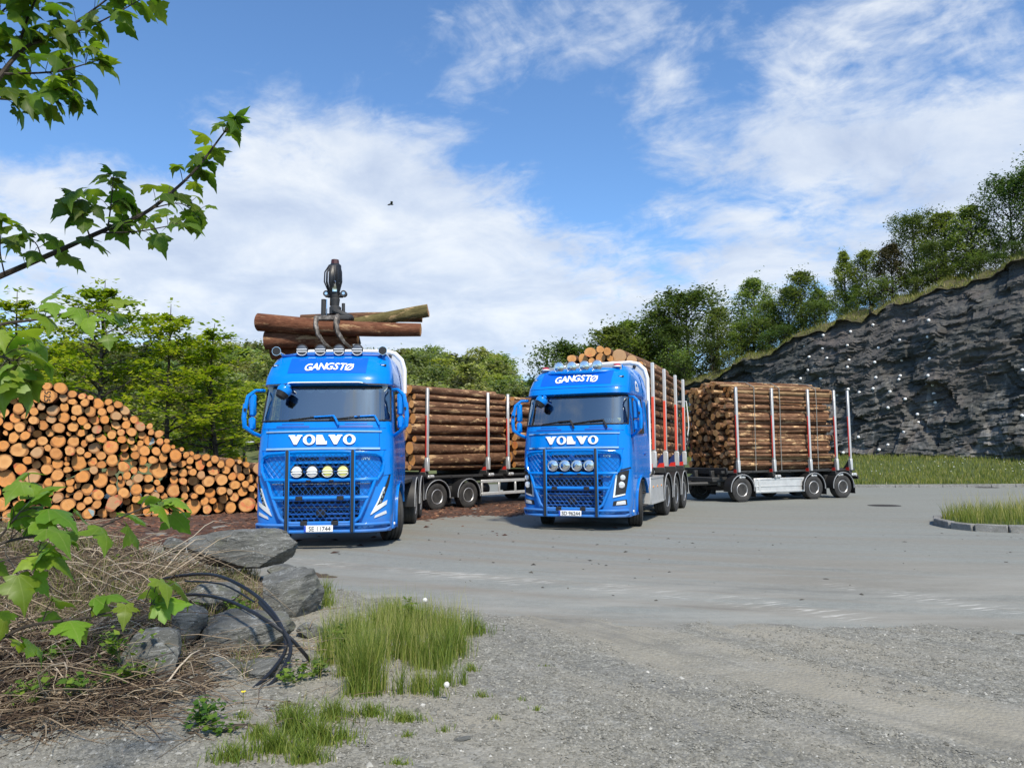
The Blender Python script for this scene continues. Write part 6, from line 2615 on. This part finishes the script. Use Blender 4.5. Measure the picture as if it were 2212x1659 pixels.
for (px, py, rx, ry, h, n) in [(640, 1590, .10, .07, .20, 320), (690, 1610, .16, .08, .16, 420), (600, 1630, .16, .06, .14, 420), (560, 1600, .10, .07, .10, 220), (720, 1560, .12, .08, .15, 260), (800, 1550, .16, .06, .10, 260), (500, 1650, .14, .05, .12, 260), (870, 1560, .14, .05, .08, 200), (660, 1650, .12, .05, .12, 300), (620, 1560, .08, .05, .12, 140),
                            (960, 1580, .05, .03, .05, 50), (1040, 1510, .07, .04, .06, 70), (1020, 1450, .06, .04, .08, 70), (880, 1590, .05, .03, .05, 50), (740, 1600, .08, .05, .07, 100), (860, 1655, .06, .02, .05, 60), (1070, 1560, .04, .02, .04, 30), (1160, 1540, .04, .02, .04, 30), (1125, 1520, .03, .02, .04, 24), (700, 1285, .12, .12, .22, 140), (705, 1310, .10, .12, .2, 140), (520, 1555, .07, .05, .07, 60), (1180, 1440, .05, .02, .03, 30)]:
    c = gnd(px, py)
    parts.append(blades(disc(n, c, rx, ry, gz), h, .0055, .55, grng, (.05, .9)))
V, F, T = join(parts)
tag(link_obj('grass', np_mesh('grass', V, F, [L_GRASS], tint=T)), 'tall green grass growing in tufts on the gravel by the boulders', 'grass', kind='stuff')
# verge and island
parts = []
n = 26000
x = grng.uniform(10.5, 40, n)
dd = grng.uniform(0, 1, n) ** 1.2 * 12
P = np.stack([x, [kerb_y(float(a)) + .2 + b for a, b in zip(x, dd)], np.zeros(n)], 1)
P[:, 2] = [verge_z(float(a), float(b)) for a, b in P[:, :2]]
parts.append(blades(P, .27, .026, .5, grng, (.1, 1.05), 2))
V, F, T = join(parts)
tag(link_obj('verge_grass', np_mesh('verge_grass', V, F, [L_FIELD], tint=T)), 'long green grass on the verge below the dark rock face', 'grass', kind='stuff')
parts = []
P = []
rq = random.Random(3)
poly = [(p.x, p.y) for p in isl]


def in_poly(x, y):
    c = False
    for i in range(len(poly)):
        (x1, y1), (x2, y2) = poly[i], poly[i - 1]
        if (y1 > y) != (y2 > y) and x < (x2 - x1) * (y - y1) / (y2 - y1) + x1:
            c = not c
    return c


while len(P) < 9000:
    x, y = rq.uniform(9.2, 17), rq.uniform(14.5, 19)
    if in_poly(x - .12, y) and in_poly(x, y - .1) and in_poly(x, y + .1):
        P.append((x, y, .12))
parts.append(blades(P, .34, .011, .4, grng, (.05, 1.0)))
parts.append(blades([p for p in P if rq.random() < .22], .60, .006, .3, grng, (.85, 1.0)))
V, F, T = join(parts)
tag(link_obj('island_grass', np_mesh('island_grass', V, F, [L_FIELD], tint=T)), 'uncut grass with seed heads on the kerbed traffic island', 'grass', kind='stuff')
# grass fringe and heather along the top edge of the rock face
P = []
for k in range(9000):
    s, w = rq.uniform(-8, CLLEN), rq.random() ** 1.5 * 3.2 + .05
    q = ridge_pt(s, w)
    P.append(tuple(q))
V, F, T = join([blades(P, .36, .03, .8, grng, (.35, 1.1), 2)])
tag(link_obj('slope_grass', np_mesh('slope_grass', V, F, [L_FIELD], tint=T)), 'yellowish rough grass along the top edge of the rock face', 'grass', kind='stuff')
# small white flowers on the verge
fm_ = MB()
for k in range(70):
    x = rq.uniform(13, 32)
    y = kerb_y(x) + rq.uniform(1.5, 7)
    z = verge_z(x, y) + rq.uniform(.28, .42)
    fm_.lathe([(-.012, .015), (.0, .032), (.012, .015)], (x, y, z), 'Z', 5)
tag(fm_.build('verge_flowers', PETAL_W), 'tiny white flowers dotted in the grass below the rock face', 'flowers', kind='stuff')


# ------------------------------------------------------------------ boulders
def boulder(px, py, Y, w, d, h, seed, label, rz=0.0, pw=4.0, tilt=(0, 0), amp=.10):
    """px,py: picture position of the middle of the stone"""
    bm = bmesh.new()
    bmesh.ops.create_cube(bm, size=2.0)
    bmesh.ops.subdivide_edges(bm, edges=bm.edges[:], cuts=19, use_grid_fill=True)
    rg = random.Random(seed)
    planes = []
    for _ in range(16):
        n_ = Vector((rg.gauss(0, 1), rg.gauss(0, 1), rg.gauss(0, .8))).normalized()
        planes.append((n_, rg.uniform(.74, 1.0)))
    for v in bm.verts:
        p = v.co
        q = (abs(p.x) ** pw + abs(p.y) ** pw + abs(p.z) ** pw) ** (1 / pw)
        p = p / q
        for n_, dd in planes:
            e = p.dot(n_) - dd
            if e > 0:
                p = p - n_ * e * .99
        nn = p.normalized()
        f = 1 + amp * .55 * mnoise.fractal(p * 1.5 + Vector((seed, 0, 0)), .7, 2.0, 4) + amp * .35 * mnoise.fractal(Vector((p.x * 2, p.y * 2, p.z * 8)) + Vector((0, seed, 0)), .7, 2.0, 4)
        p = p * f
        v.co = Vector((p.x * w / 2, p.y * d / 2, p.z * h / 2))
    me = bpy.data.meshes.new('boulder')
    bm.to_mesh(me)
    bm.free()
    me.materials.append(ROCK)
    me.polygons.foreach_set('use_smooth', [True] * len(me.polygons))
    me.set_sharp_from_angle(angle=R(17))
    o = link_obj('boulder', me)
    c = at(px, py, Y)
    o.location = c
    o.rotation_euler = (tilt[0], tilt[1], rz)
    tag(o, label, 'boulder', 'boulders at the edge of the yard')
    return o


boulder(528, 1182, 9.6, 1.38, .80, .46, 3, 'large flat grey slab lying highest, in front of the truck bumper', .06, 5.5, (0, R(1)), .07)
boulder(634, 1280, 7.9, .66, .60, .52, 5, 'blocky grey boulder beside the grass, below the flat slab', .35, 4.5, (0, R(-4)), .08)
boulder(522, 1375, 6.5, .92, .60, .44, 8, 'wide grey boulder behind the black hoses', -.15, 3.6, (R(8), R(-6)), .09)
boulder(330, 1425, 5.55, .44, .40, .44, 11, 'upright grey stone half hidden by dead brambles', .4, 4.0, (0, 0), .08)
boulder(672, 1365, 6.9, .26, .22, .16, 14, 'small pale stone at the foot of the grass tuft', .2, 4.0, (0, R(8)), .1)
boulder(572, 1452, 5.75, .34, .30, .20, 17, 'small dark stone under the hoses', .6, 3.5, (0, 0), .1)
boulder(378, 1178, 9.4, .26, .24, .22, 20, 'small grey stone left of the flat slab', .1, 3.5, (0, 0), .1)
boulder(610, 1235, 8.8, .34, .3, .16, 23, 'thin dark stone tucked under the flat slab', .1, 4, (0, R(3)), .1)
boulder(405, 1345, 6.35, .30, .3, .34, 26, 'narrow upright stone between the wide boulder and the brambles', .3, 4, (0, R(6)), .1)
boulder(460, 1290, 7.2, .5, .4, .26, 29, 'grey stone half buried under the upper hose', .3, 4, (0, R(3)), .1)
boulder(495, 1455, 5.7, .36, .3, .22, 33, 'low stone in the gravel below the wide boulder', .3, 4, (0, R(3)), .1)

# ------------------------------------------------------------------ black hoses
def smooth_path(pts, n=60):
    P = [Vector(p) for p in pts]
    out = []
    m_ = len(P)
    for i in range(n + 1):
        t = i / n * (m_ - 1)
        k = min(m_ - 2, int(t))
        f = t - k
        p0, p1, p2, p3 = P[max(0, k - 1)], P[k], P[k + 1], P[min(m_ - 1, k + 2)]
        out.append(.5 * ((2 * p1) + (p2 - p0) * f + (2 * p0 - 5 * p1 + 4 * p2 - p3) * f * f + (3 * p1 - p0 - 3 * p2 + p3) * f ** 3))
    return out


for (pts, r_, lb) in (([(330, 1255, 7.4), (400, 1242, 7.2), (470, 1243, 6.8), (545, 1280, 6.45), (598, 1335, 6.05), (618, 1395, 5.85), (590, 1445, 5.6), (528, 1505, 5.3), (500, 1530, 5.2)], .0145, 'black plastic hose arching highest over the boulders'),
                      ([(350, 1292, 7.0), (420, 1284, 6.8), (490, 1296, 6.4), (560, 1330, 6.0), (620, 1372, 5.92), (652, 1405, 5.95), (668, 1425, 6.0)], .014, 'black plastic hose arching below the highest one'),
                      ([(560, 1300, 6.3), (604, 1350, 5.98), (628, 1400, 5.8), (604, 1455, 5.55), (548, 1512, 5.26), (520, 1530, 5.2)], .0145, 'black plastic hose hugging the highest one down to the gravel'),
                      ([(400, 1255, 7.0), (480, 1262, 6.7), (550, 1300, 6.3)], .008, 'thin black cable beside the upper hose')):
    m = MB()
    m.tube(smooth_path([at(*p) for p in pts]), r_, 8)
    tag(m.build('hose', HOSE), lb, 'hose', 'black hoses over the boulders')

# ------------------------------------------------------------------ dead stalks and dry grass on the bank
def stalks(n, area, L, r, seed, tint, rise=(.2, .9), arch=.5):
    rng = np.random.default_rng(seed)
    rg = random.Random(seed)
    V, F, T = [], [], []
    base = 0
    K = 6
    ring = [(math.cos(2 * math.pi * k / 3), math.sin(2 * math.pi * k / 3)) for k in range(3)]
    for _ in range(n):
        px, py, Y = area(rg)
        p = at(px, py, Y)
        p.z = max(gz(p.x, p.y), -.01) + rg.uniform(-.02, .10)
        a = rg.uniform(0, 6.28)
        l = L * rg.uniform(.4, 1.3)
        d = Vector((math.cos(a), math.sin(a), rg.uniform(*rise))).normalized()
        ar = arch * rg.uniform(.3, 1.3)
        rad = r * rg.uniform(.6, 1.4)
        tt = min(1, max(0, rg.gauss((tint[0] + tint[1]) / 2, (tint[1] - tint[0]) / 3)))
        wob = Vector((rg.gauss(0, .05), rg.gauss(0, .05), rg.gauss(0, .03)))
        side = d.cross(Vector((0, 0, 1))).normalized()
        up = side.cross(d)
        for k in range(K):
            t = k / (K - 1)
            c = p + d * (l * t) + Vector((0, 0, -ar * l * t * t)) + wob * (l * math.sin(t * 5))
            fl = gz(c.x, c.y) + .01
            if c.z < fl:
                c.z = fl
            q = rad * (1 - .6 * t)
            for cx_, cy_ in ring:
                V.append(tuple(c + side * (cx_ * q) + up * (cy_ * q)))
        for k in range(K - 1):
            for j in range(3):
                j2 = (j + 1) % 3
                F.append((base + k * 3 + j, base + k * 3 + j2, base + (k + 1) * 3 + j2, base + (k + 1) * 3 + j))
                T.append(tt)
        base += K * 3
    return np.array(V), np.array(F), np.array(T)


A0 = lambda rg: (rg.uniform(-100, 400), 1400, rg.uniform(4.9, 8.5))
A1 = lambda rg: (rg.uniform(-150, 420), 1400, rg.uniform(5.0, 9.2))
A2 = lambda rg: (rg.uniform(-120, 330), 1450, rg.uniform(4.6, 6.0))
A3 = lambda rg: (rg.uniform(330, 690), 1400, rg.uniform(5.4, 6.8))
A4 = lambda rg: (rg.uniform(300, 640), 1300, rg.uniform(7.5, 9.6))
V, F, T = join([stalks(110, A0, 1.5, .0075, 9, (.55, 1.0), (.25, 1.1), .75), stalks(950, A1, .75, .0050, 1, (.1, .95), (.1, .9), .5), stalks(1050, A2, .6, .0045, 2, (.0, .75), (.0, .6), .45), stalks(150, A3, .45, .0040, 3, (.3, 1.0), (0, .4), .3),
                stalks(160, A4, .35, .0035, 4, (.3, .9), (0, .6), .4), stalks(60, lambda rg: (rg.uniform(100, 800), 1560, rg.uniform(4.4, 5.2)), .4, .003, 6, (.3, .9), (0, .1), .2)])
tag(link_obj('dead_stalks', np_mesh('dead_stalks', V, F, [L_DRY], tint=T)), 'tangle of dead brown stalks and canes on the earth bank', 'dead stalks', kind='stuff')
P = []
for _ in range(9000):
    px, Y = rq.uniform(-150, 560), rq.uniform(5.6, 10.2)
    p = at(px, 1300, Y)
    if fbm(p.x * 1.5, p.y * 1.5, 4, 3) > -.12:
        P.append((p.x, p.y, gz(p.x, p.y) - .01))
V, F, T = join([blades(P, .26, .005, 1.0, grng, (.25, .95))])
tag(link_obj('dry_grass', np_mesh('dry_grass', V, F, [L_DRY], tint=T)), 'matted dry grass covering the earth bank', 'dry grass', kind='stuff')
P2 = [p for p in P if rq.random() < .7]
V, F, T = join([blades(P2, .22, .006, .7, grng, (.0, .6))])
tag(link_obj('bank_grass', np_mesh('bank_grass', V, F, [L_GRASS], tint=T)), 'sparse green grass coming up through the dry grass on the bank', 'grass', kind='stuff')


# ------------------------------------------------------------------ leafy weeds, brambles, dandelions
def weed(px, py, h, spread, n, ls, seed, label, m_=None, z=None):
    c = gnd(px, py)
    c.z = max(gz(c.x, c.y), 0)
    if z is not None:
        c = at(px, py, z)
    root = empty('bramble_plant', c)
    rng = np.random.default_rng(seed)
    rg = random.Random(seed)
    st = MB()
    pts = []
    for k in range(max(3, n // 14)):
        a = rg.uniform(0, 6.28)
        e = Vector((math.cos(a) * spread * rg.uniform(.3, 1), math.sin(a) * spread * rg.uniform(.3, 1), h * rg.uniform(.4, 1)))
        st.tube([(0, 0, 0), e * .5 + Vector((0, 0, h * .15)), e], [.004, .003, .002], 4)
        for j in range(14):
            t = rg.uniform(.3, 1.0)
            pts.append(tuple(e * t + Vector((rg.gauss(0, .03), rg.gauss(0, .03), rg.gauss(0, .025) + .02))))
    st.build('stem', mat('green_stem', (.12, .14, .04), .7), root)
    V, F = leaf_cards(np.array(pts), ls, rng, .8, .72)
    link_obj('foliage', np_mesh('foliage', V, F, [m_ or L_WEED], tint=rng.uniform(0, 1, len(F))), root)
    tag(root, label, 'plant', 'leafy weeds on the gravel and bank')


weed(430, 1570, .16, .16, 120, .045, 1, 'small leafy bramble growing alone in the gravel, a yellow flower beside it')
weed(470, 1590, .10, .12, 60, .045, 2, 'low leafy shoots at the foot of the lone bramble')
weed(640, 1480, .10, .22, 110, .045, 3, 'creeping green bramble beside the hose ends')
weed(690, 1465, .10, .16, 60, .045, 4, 'creeping green bramble between the hoses and the tall grass')
weed(735, 1420, .24, .10, 120, .05, 5, 'bushy dark green weed at the left edge of the tall grass')
weed(900, 1365, .30, .16, 200, .05, 6, 'dense dark green weed in the middle of the tall grass', MATS['maple_leaf'])
weed(505, 1330, .16, .24, 110, .05, 7, 'green bramble leaves between the two hoses', None, 7.0)
weed(420, 1335, .12, .14, 60, .045, 8, 'green leaves under the lower hose by the narrow stone', None, 6.7)
weed(260, 1430, .2, .22, 90, .05, 9, 'young bramble shoots among the dead canes', None, 5.2)
weed(60, 1520, .16, .2, 70, .05, 10, 'young green shoots at the foot of the dead canes', None, 4.9)
weed(180, 1500, .16, .2, 70, .05, 12, 'young green shoots coming through the lower dead canes', None, 4.9)
weed(30, 1290, .2, .3, 80, .05, 13, 'green shoots on top of the bank among dry grass', None, 6.8)
for k, (px, py, Y, lb) in enumerate(((140, 1270, 7.4, 'green shoots on the bank above the upper leaves of the nearest maple'), (240, 1240, 8.0, 'green bramble shoots near the small grey stone on the bank'), (330, 1300, 7.0, 'green bramble leaves where the hoses leave the bank'),
                                     (110, 1440, 5.4, 'green bramble leaves low among the dead canes'), (300, 1475, 5.2, 'green bramble leaves in front of the upright stone'), (20, 1400, 5.8, 'leafy green shoots at the left of the dead canes'))):
    weed(px, py, .18, .30, 110, .05, 60 + k, lb, None, Y)
for (px, py, h, lb) in ((918, 1405, .40, 'tall dandelion clock above the dense weed in the grass'), (965, 1520, .11, 'short dandelion clock at the right edge of the grass')):
    c = gnd(px, py)
    r_ = empty('dandelion', c)
    m = MB()
    m.tube([(0, 0, 0), (.02, .0, h * .5), (0, 0, h)], .003, 5)
    m.build('stem', MATS['green_stem'], r_)
    m = MB()
    m.lathe([(-.016, .003), (-.012, .011), (0, .016), (.012, .011), (.016, .003)], (0, 0, h + .012), 'Z', 10)
    for k in range(60):
        a, b = k * 2.4, math.acos(1 - 2 * (k + .5) / 60)
        d = Vector((math.sin(b) * math.cos(a), math.sin(b) * math.sin(a), math.cos(b)))
        m.tube([Vector((0, 0, h + .012)) + d * .009, Vector((0, 0, h + .012)) + d * .019], [.0008, .0018], 3)
    m.build('seed_head', FLOWER_W, r_)
    tag(r_, lb, 'dandelion', 'dandelion clocks')
c = gnd(525, 1530)
r_ = empty('buttercup', c)
m = MB()
m.tube([(0, 0, 0), (0, 0, .10)], .002, 4)
m.build('stem', MATS['green_stem'], r_)
m = MB()
for k in range(5):
    a = 2 * math.pi * k / 5
    m.grid(lambda u, v: (math.cos(a) * .018 * u + math.sin(a) * .012 * (v - .5), math.sin(a) * .018 * u - math.cos(a) * .012 * (v - .5), .10 + .008 * u), 2, 2)
m.build('petals', FLOWER_Y, r_)
tag(r_, 'single yellow flower on the gravel beside the lone bramble', 'flower')
# pale flat stones in the gravel
for (px, py, w, sd, lb) in ((1000, 1600, .10, 41, 'white flat chip of stone lying on the gravel right of the low grass'), (243, 1525, .07, 42, 'pale pointed stone left of the lone bramble'), (130, 1585, .12, 43, 'broad pale flat stone in the gravel below the dead canes'),
                            (360, 1600, .10, 44, 'thin dark slate lying in the gravel')):
    c = gnd(px, py)
    o = boulder(px, py, c.y, w, w * .5, w * .22, sd, lb, .3, 3.5, (0, 0), .1)
    o['group'] = 'flat stones on the gravel'
    o['category'] = 'stone'
    o.name = 'flat_stone'
    o.location.z = gz(c.x, c.y) + w * .06


# ------------------------------------------------------------------ the near maple: limbs and single leaves
HALF = [(0, 0), (.10, -.09), (.27, -.13), (.31, -.03), (.27, .05), (.40, .06), (.53, .20), (.44, .27), (.40, .34), (.25, .36), (.29, .47), (.22, .53), (.19, .63), (.10, .72), (0, .93)]


def leaf_mesh(fold, curl, seed, m_):
    rg = random.Random(seed)

    def zz(x, y):
        return -fold * abs(x) - curl * max(0, y - .2) ** 2 - .35 * curl * x * x + .03 * math.sin(y * 9 + seed)
    mid = [(0, 0), (0, .18), (0, .36), (0, .6), (0, .93)]
    V = [(x, y, zz(x, y)) for x, y in mid]
    F = []
    for sg in (1, -1):
        o = len(V)
        pts = [(sg * x * (1 + rg.uniform(-.1, .1)), y + rg.uniform(-.015, .015)) for x, y in HALF[1:-1]]
        V += [(x, y, zz(x, y)) for x, y in pts]
        asg = [0, 0, 0, 1, 1, 1, 1, 2, 2, 2, 3, 3, 3]
        chain = [0] + [o + k for k in range(len(pts))] + [4]
        asg = [0] + asg[:len(pts)] + [3]
        for k in range(len(chain) - 1):
            a, b = asg[k], asg[k + 1]
            if chain[k] != a and chain[k + 1] != a:
                F.append((chain[k], chain[k + 1], a) if sg > 0 else (chain[k + 1], chain[k], a))
            if a != b:
                F.append((chain[k + 1], b, a) if sg > 0 else (b, chain[k + 1], a))
    F = [f for f in F if len(set(f)) == 3]
    V = np.array(V) * .155
    return np_mesh('leaf', V, F, [m_], smooth=True, tint=np.full(len(F), rg.uniform(.1, .9)))


LV = [leaf_mesh(.18 + .12 * (k % 3), .35 + .3 * (k % 4), k, L_NEAR) for k in range(8)]
LVB = [leaf_mesh(.16 + .1 * (k % 3), .25 + .25 * (k % 4), 20 + k, L_LIT) for k in range(8)]
TRX = Vector((-3.7, 3.4, 0))
NM = empty('maple_tree', TRX)
tag(NM, 'nearest maple, its leafy branches reaching into the picture from the left edge', 'tree')
m = MB()
m.tube([(0, 0, -.05), (.05, 0, 1.2), (.0, .1, 2.4), (.1, .2, 3.8), (0, .3, 5.2)], [.15, .11, .09, .06, .02], 10)
m.build('trunk', BARK_T, NM)
lf = random.Random(19)
nleaf = 0


def loc3(px, py, Y):
    return at(px, py, Y) - TRX


def add_leaf(p, out, size, pool):
    """p: end of the stalk; out: direction the blade points"""
    global nleaf
    y = out.normalized()
    up = Vector((lf.gauss(0, .35), lf.gauss(0, .35) - .15, 1.0))
    z = (up - y * up.dot(y)).normalized()
    x = y.cross(z)
    o = link_obj('leaf', lf.choice(pool), NM)
    o.matrix_local = Matrix.Translation(p) @ Matrix((x, y, z)).transposed().to_4x4() @ Matrix.Scale(size, 4)
    nleaf += 1


def branch(pts, r0, r1, nodes, size, pool, start=.15, pair=2, leafy=True, petiole=.07, rootp=None):
    P = [loc3(*q) for q in pts]
    if rootp is not None:
        P = [Vector(rootp)] + P
    path = smooth_path(P, max(8, 5 * len(P)))
    n = len(path)
    m = MB()
    m.tube(path, [r0 + (r1 - r0) * i / (n - 1) for i in range(n)], 6)
    for k in range(nodes if leafy else 0):
        t = start + (1 - start) * (k + lf.uniform(.2, .8)) / nodes
        i = min(n - 2, int(t * (n - 1)))
        p = path[i]
        d = (path[i + 1] - path[i]).normalized()
        for j in range(pair):
            a = lf.uniform(0, 6.28)
            s_ = d.orthogonal().normalized()
            s_.rotate(Matrix.Rotation(a, 3, d))
            st = (s_ * .9 + d * .5 + Vector((0, 0, .25))).normalized()
            L = petiole * lf.uniform(.6, 1.5)
            e = p + st * L
            m.tube([p, p + st * L * .5 + Vector((0, 0, .01)), e], .0016, 3, caps=False)
            out = Vector((st.x, st.y, st.z * .4 - lf.uniform(.15, .95)))
            add_leaf(e, out, size * lf.uniform(.6, 1.1), pool)
    for j in range(3 if leafy else 0):
        d = (path[-1] - path[-2]).normalized()
        out = d + Vector((lf.gauss(0, .7), lf.gauss(0, .7), lf.uniform(-.6, .2)))
        add_leaf(path[-1], out, size * lf.uniform(.6, 1.05), pool)
    m.build('branch', BARK_T, NM)
    return path


# middle bough
branch([(-300, 735, 3.6), (-60, 622, 3.7), (0, 597, 3.8), (120, 545, 3.9), (220, 500, 3.95), (310, 462, 4.0), (380, 408, 4.05), (430, 358, 4.1), (480, 292, 4.2), (508, 258, 4.2)], .020, .003, 13, .92, LV, .38, 3, rootp=(.05, .1, 1.9))
branch([(232, 498, 3.95), (240, 440, 3.95), (245, 375, 4.0)], .005, .002, 4, .9, LV, .3, 3)
branch([(195, 515, 3.9), (180, 470, 3.8), (165, 425, 3.75)], .005, .002, 4, .95, LV, .3, 3)
branch([(215, 503, 3.95), (300, 500, 3.8), (395, 482, 3.7)], .005, .002, 6, .8, LV, .25, 2)
branch([(330, 450, 4.0), (390, 440, 4.1), (430, 470, 4.1)], .004, .002, 4, .8, LV, .3, 2)
branch([(90, 558, 3.9), (80, 530, 3.8), (60, 510, 3.7)], .004, .002, 3, .8, LV, .3, 2)
branch([(10, 593, 3.8), (0, 540, 3.6), (5, 480, 3.5)], .004, .002, 3, .9, LV, .3, 2)
# top bough
branch([(-320, 560, 3.2), (-60, 265, 3.3), (0, 165, 3.4), (60, 100, 3.5), (150, 58, 3.6), (250, -15, 3.7)], .020, .004, 12, .86, LV, .40, 3, rootp=(.0, .1, 2.6))
branch([(30, 130, 3.45), (60, 40, 3.5), (95, -40, 3.5)], .008, .003, 6, .86, LV, .1, 3)
branch([(70, 95, 3.5), (190, 60, 3.55), (330, -15, 3.6)], .006, .002, 7, .82, LV, .2, 3)
branch([(10, 160, 3.4), (120, 155, 3.45), (215, 130, 3.5)], .006, .002, 6, .82, LV, .2, 3)
branch([(-30, 212, 3.35), (60, 215, 3.4), (130, 190, 3.4)], .005, .002, 6, .82, LV, .1, 3)
branch([(100, 155, 3.45), (150, 180, 3.45), (160, 215, 3.45)], .003, .002, 2, .8, LV, .4, 2)
branch([(-40, 60, 3.3), (20, 10, 3.4), (40, -40, 3.4)], .006, .002, 5, .86, LV, .1, 3)
# sprays hanging lower down, nearer; stronger light painted into their leaf colour
branch([(-260, 760, 2.6), (-20, 705, 2.6), (80, 690, 2.65), (170, 672, 2.7), (225, 678, 2.7)], .008, .002, 7, .72, LVB, .35, 2, rootp=(.05, -.1, 1.7))
branch([(-120, 770, 2.5), (0, 770, 2.45), (40, 790, 2.45)], .005, .002, 5, .80, LVB, .4, 3)
branch([(-280, 1300, 2.2), (-40, 1190, 2.4), (60, 1160, 2.45), (180, 1150, 2.5), (290, 1105, 2.55), (350, 1085, 2.6)], .007, .002, 8, .78, LVB, .30, 2, rootp=(.05, -.1, .9))
branch([(-20, 1185, 2.4), (40, 1110, 2.4), (70, 1075, 2.4)], .004, .002, 3, .8, LVB, .3, 2)
branch([(-60, 1230, 2.3), (30, 1205, 2.3), (90, 1200, 2.3)], .004, .002, 3, .8, LVB, .3, 2)
branch([(-280, 1500, 2.0), (-40, 1400, 2.2), (60, 1352, 2.25), (180, 1335, 2.3), (290, 1310, 2.3), (335, 1305, 2.3)], .007, .002, 8, .74, LVB, .32, 2, rootp=(.05, -.15, .6))
# the rest of the crown, beyond the picture's edge
for k in range(7):
    a = 2.2 + k * .55
    e = Vector((math.cos(a) * 1.5, math.sin(a) * 1.5, 2.6 + .35 * k))
    if e.x > .2:
        continue
    P_ = e + TRX
    m = MB()
    m.tube([(0, .1, 2.0 + .3 * k), e * .5 + Vector((0, 0, 1.3)), e], [.03, .02, .005], 6)
    m.build('branch', BARK_T, NM)
print('leaves', nleaf)

# ------------------------------------------------------------------ iron covers set in the paving
for (px, py, lb) in ((1910, 1092, 'dark round iron cover in the paving between the trailer and the island'), (2132, 1053, 'dark round iron cover in the paving close to the verge kerb')):
    c = gnd(px, py)
    m = MB()
    m.lathe([(-.02, .46), (.004, .46), (.006, .40), (.003, .385), (.005, .37), (.005, .001)], axis='Z', seg=28)
    for k in range(-3, 4):
        m.box((0, k * .1, .006), (2 * math.sqrt(max(.01, .34 ** 2 - (k * .1) ** 2)), .03, .006))
    o = m.build('manhole_cover', mat('cast_iron', (.06, .055, .05), .6, .4))
    o.location = (c.x, c.y, 0.002)
    tag(o, lb, 'manhole cover', 'iron covers in the paving')
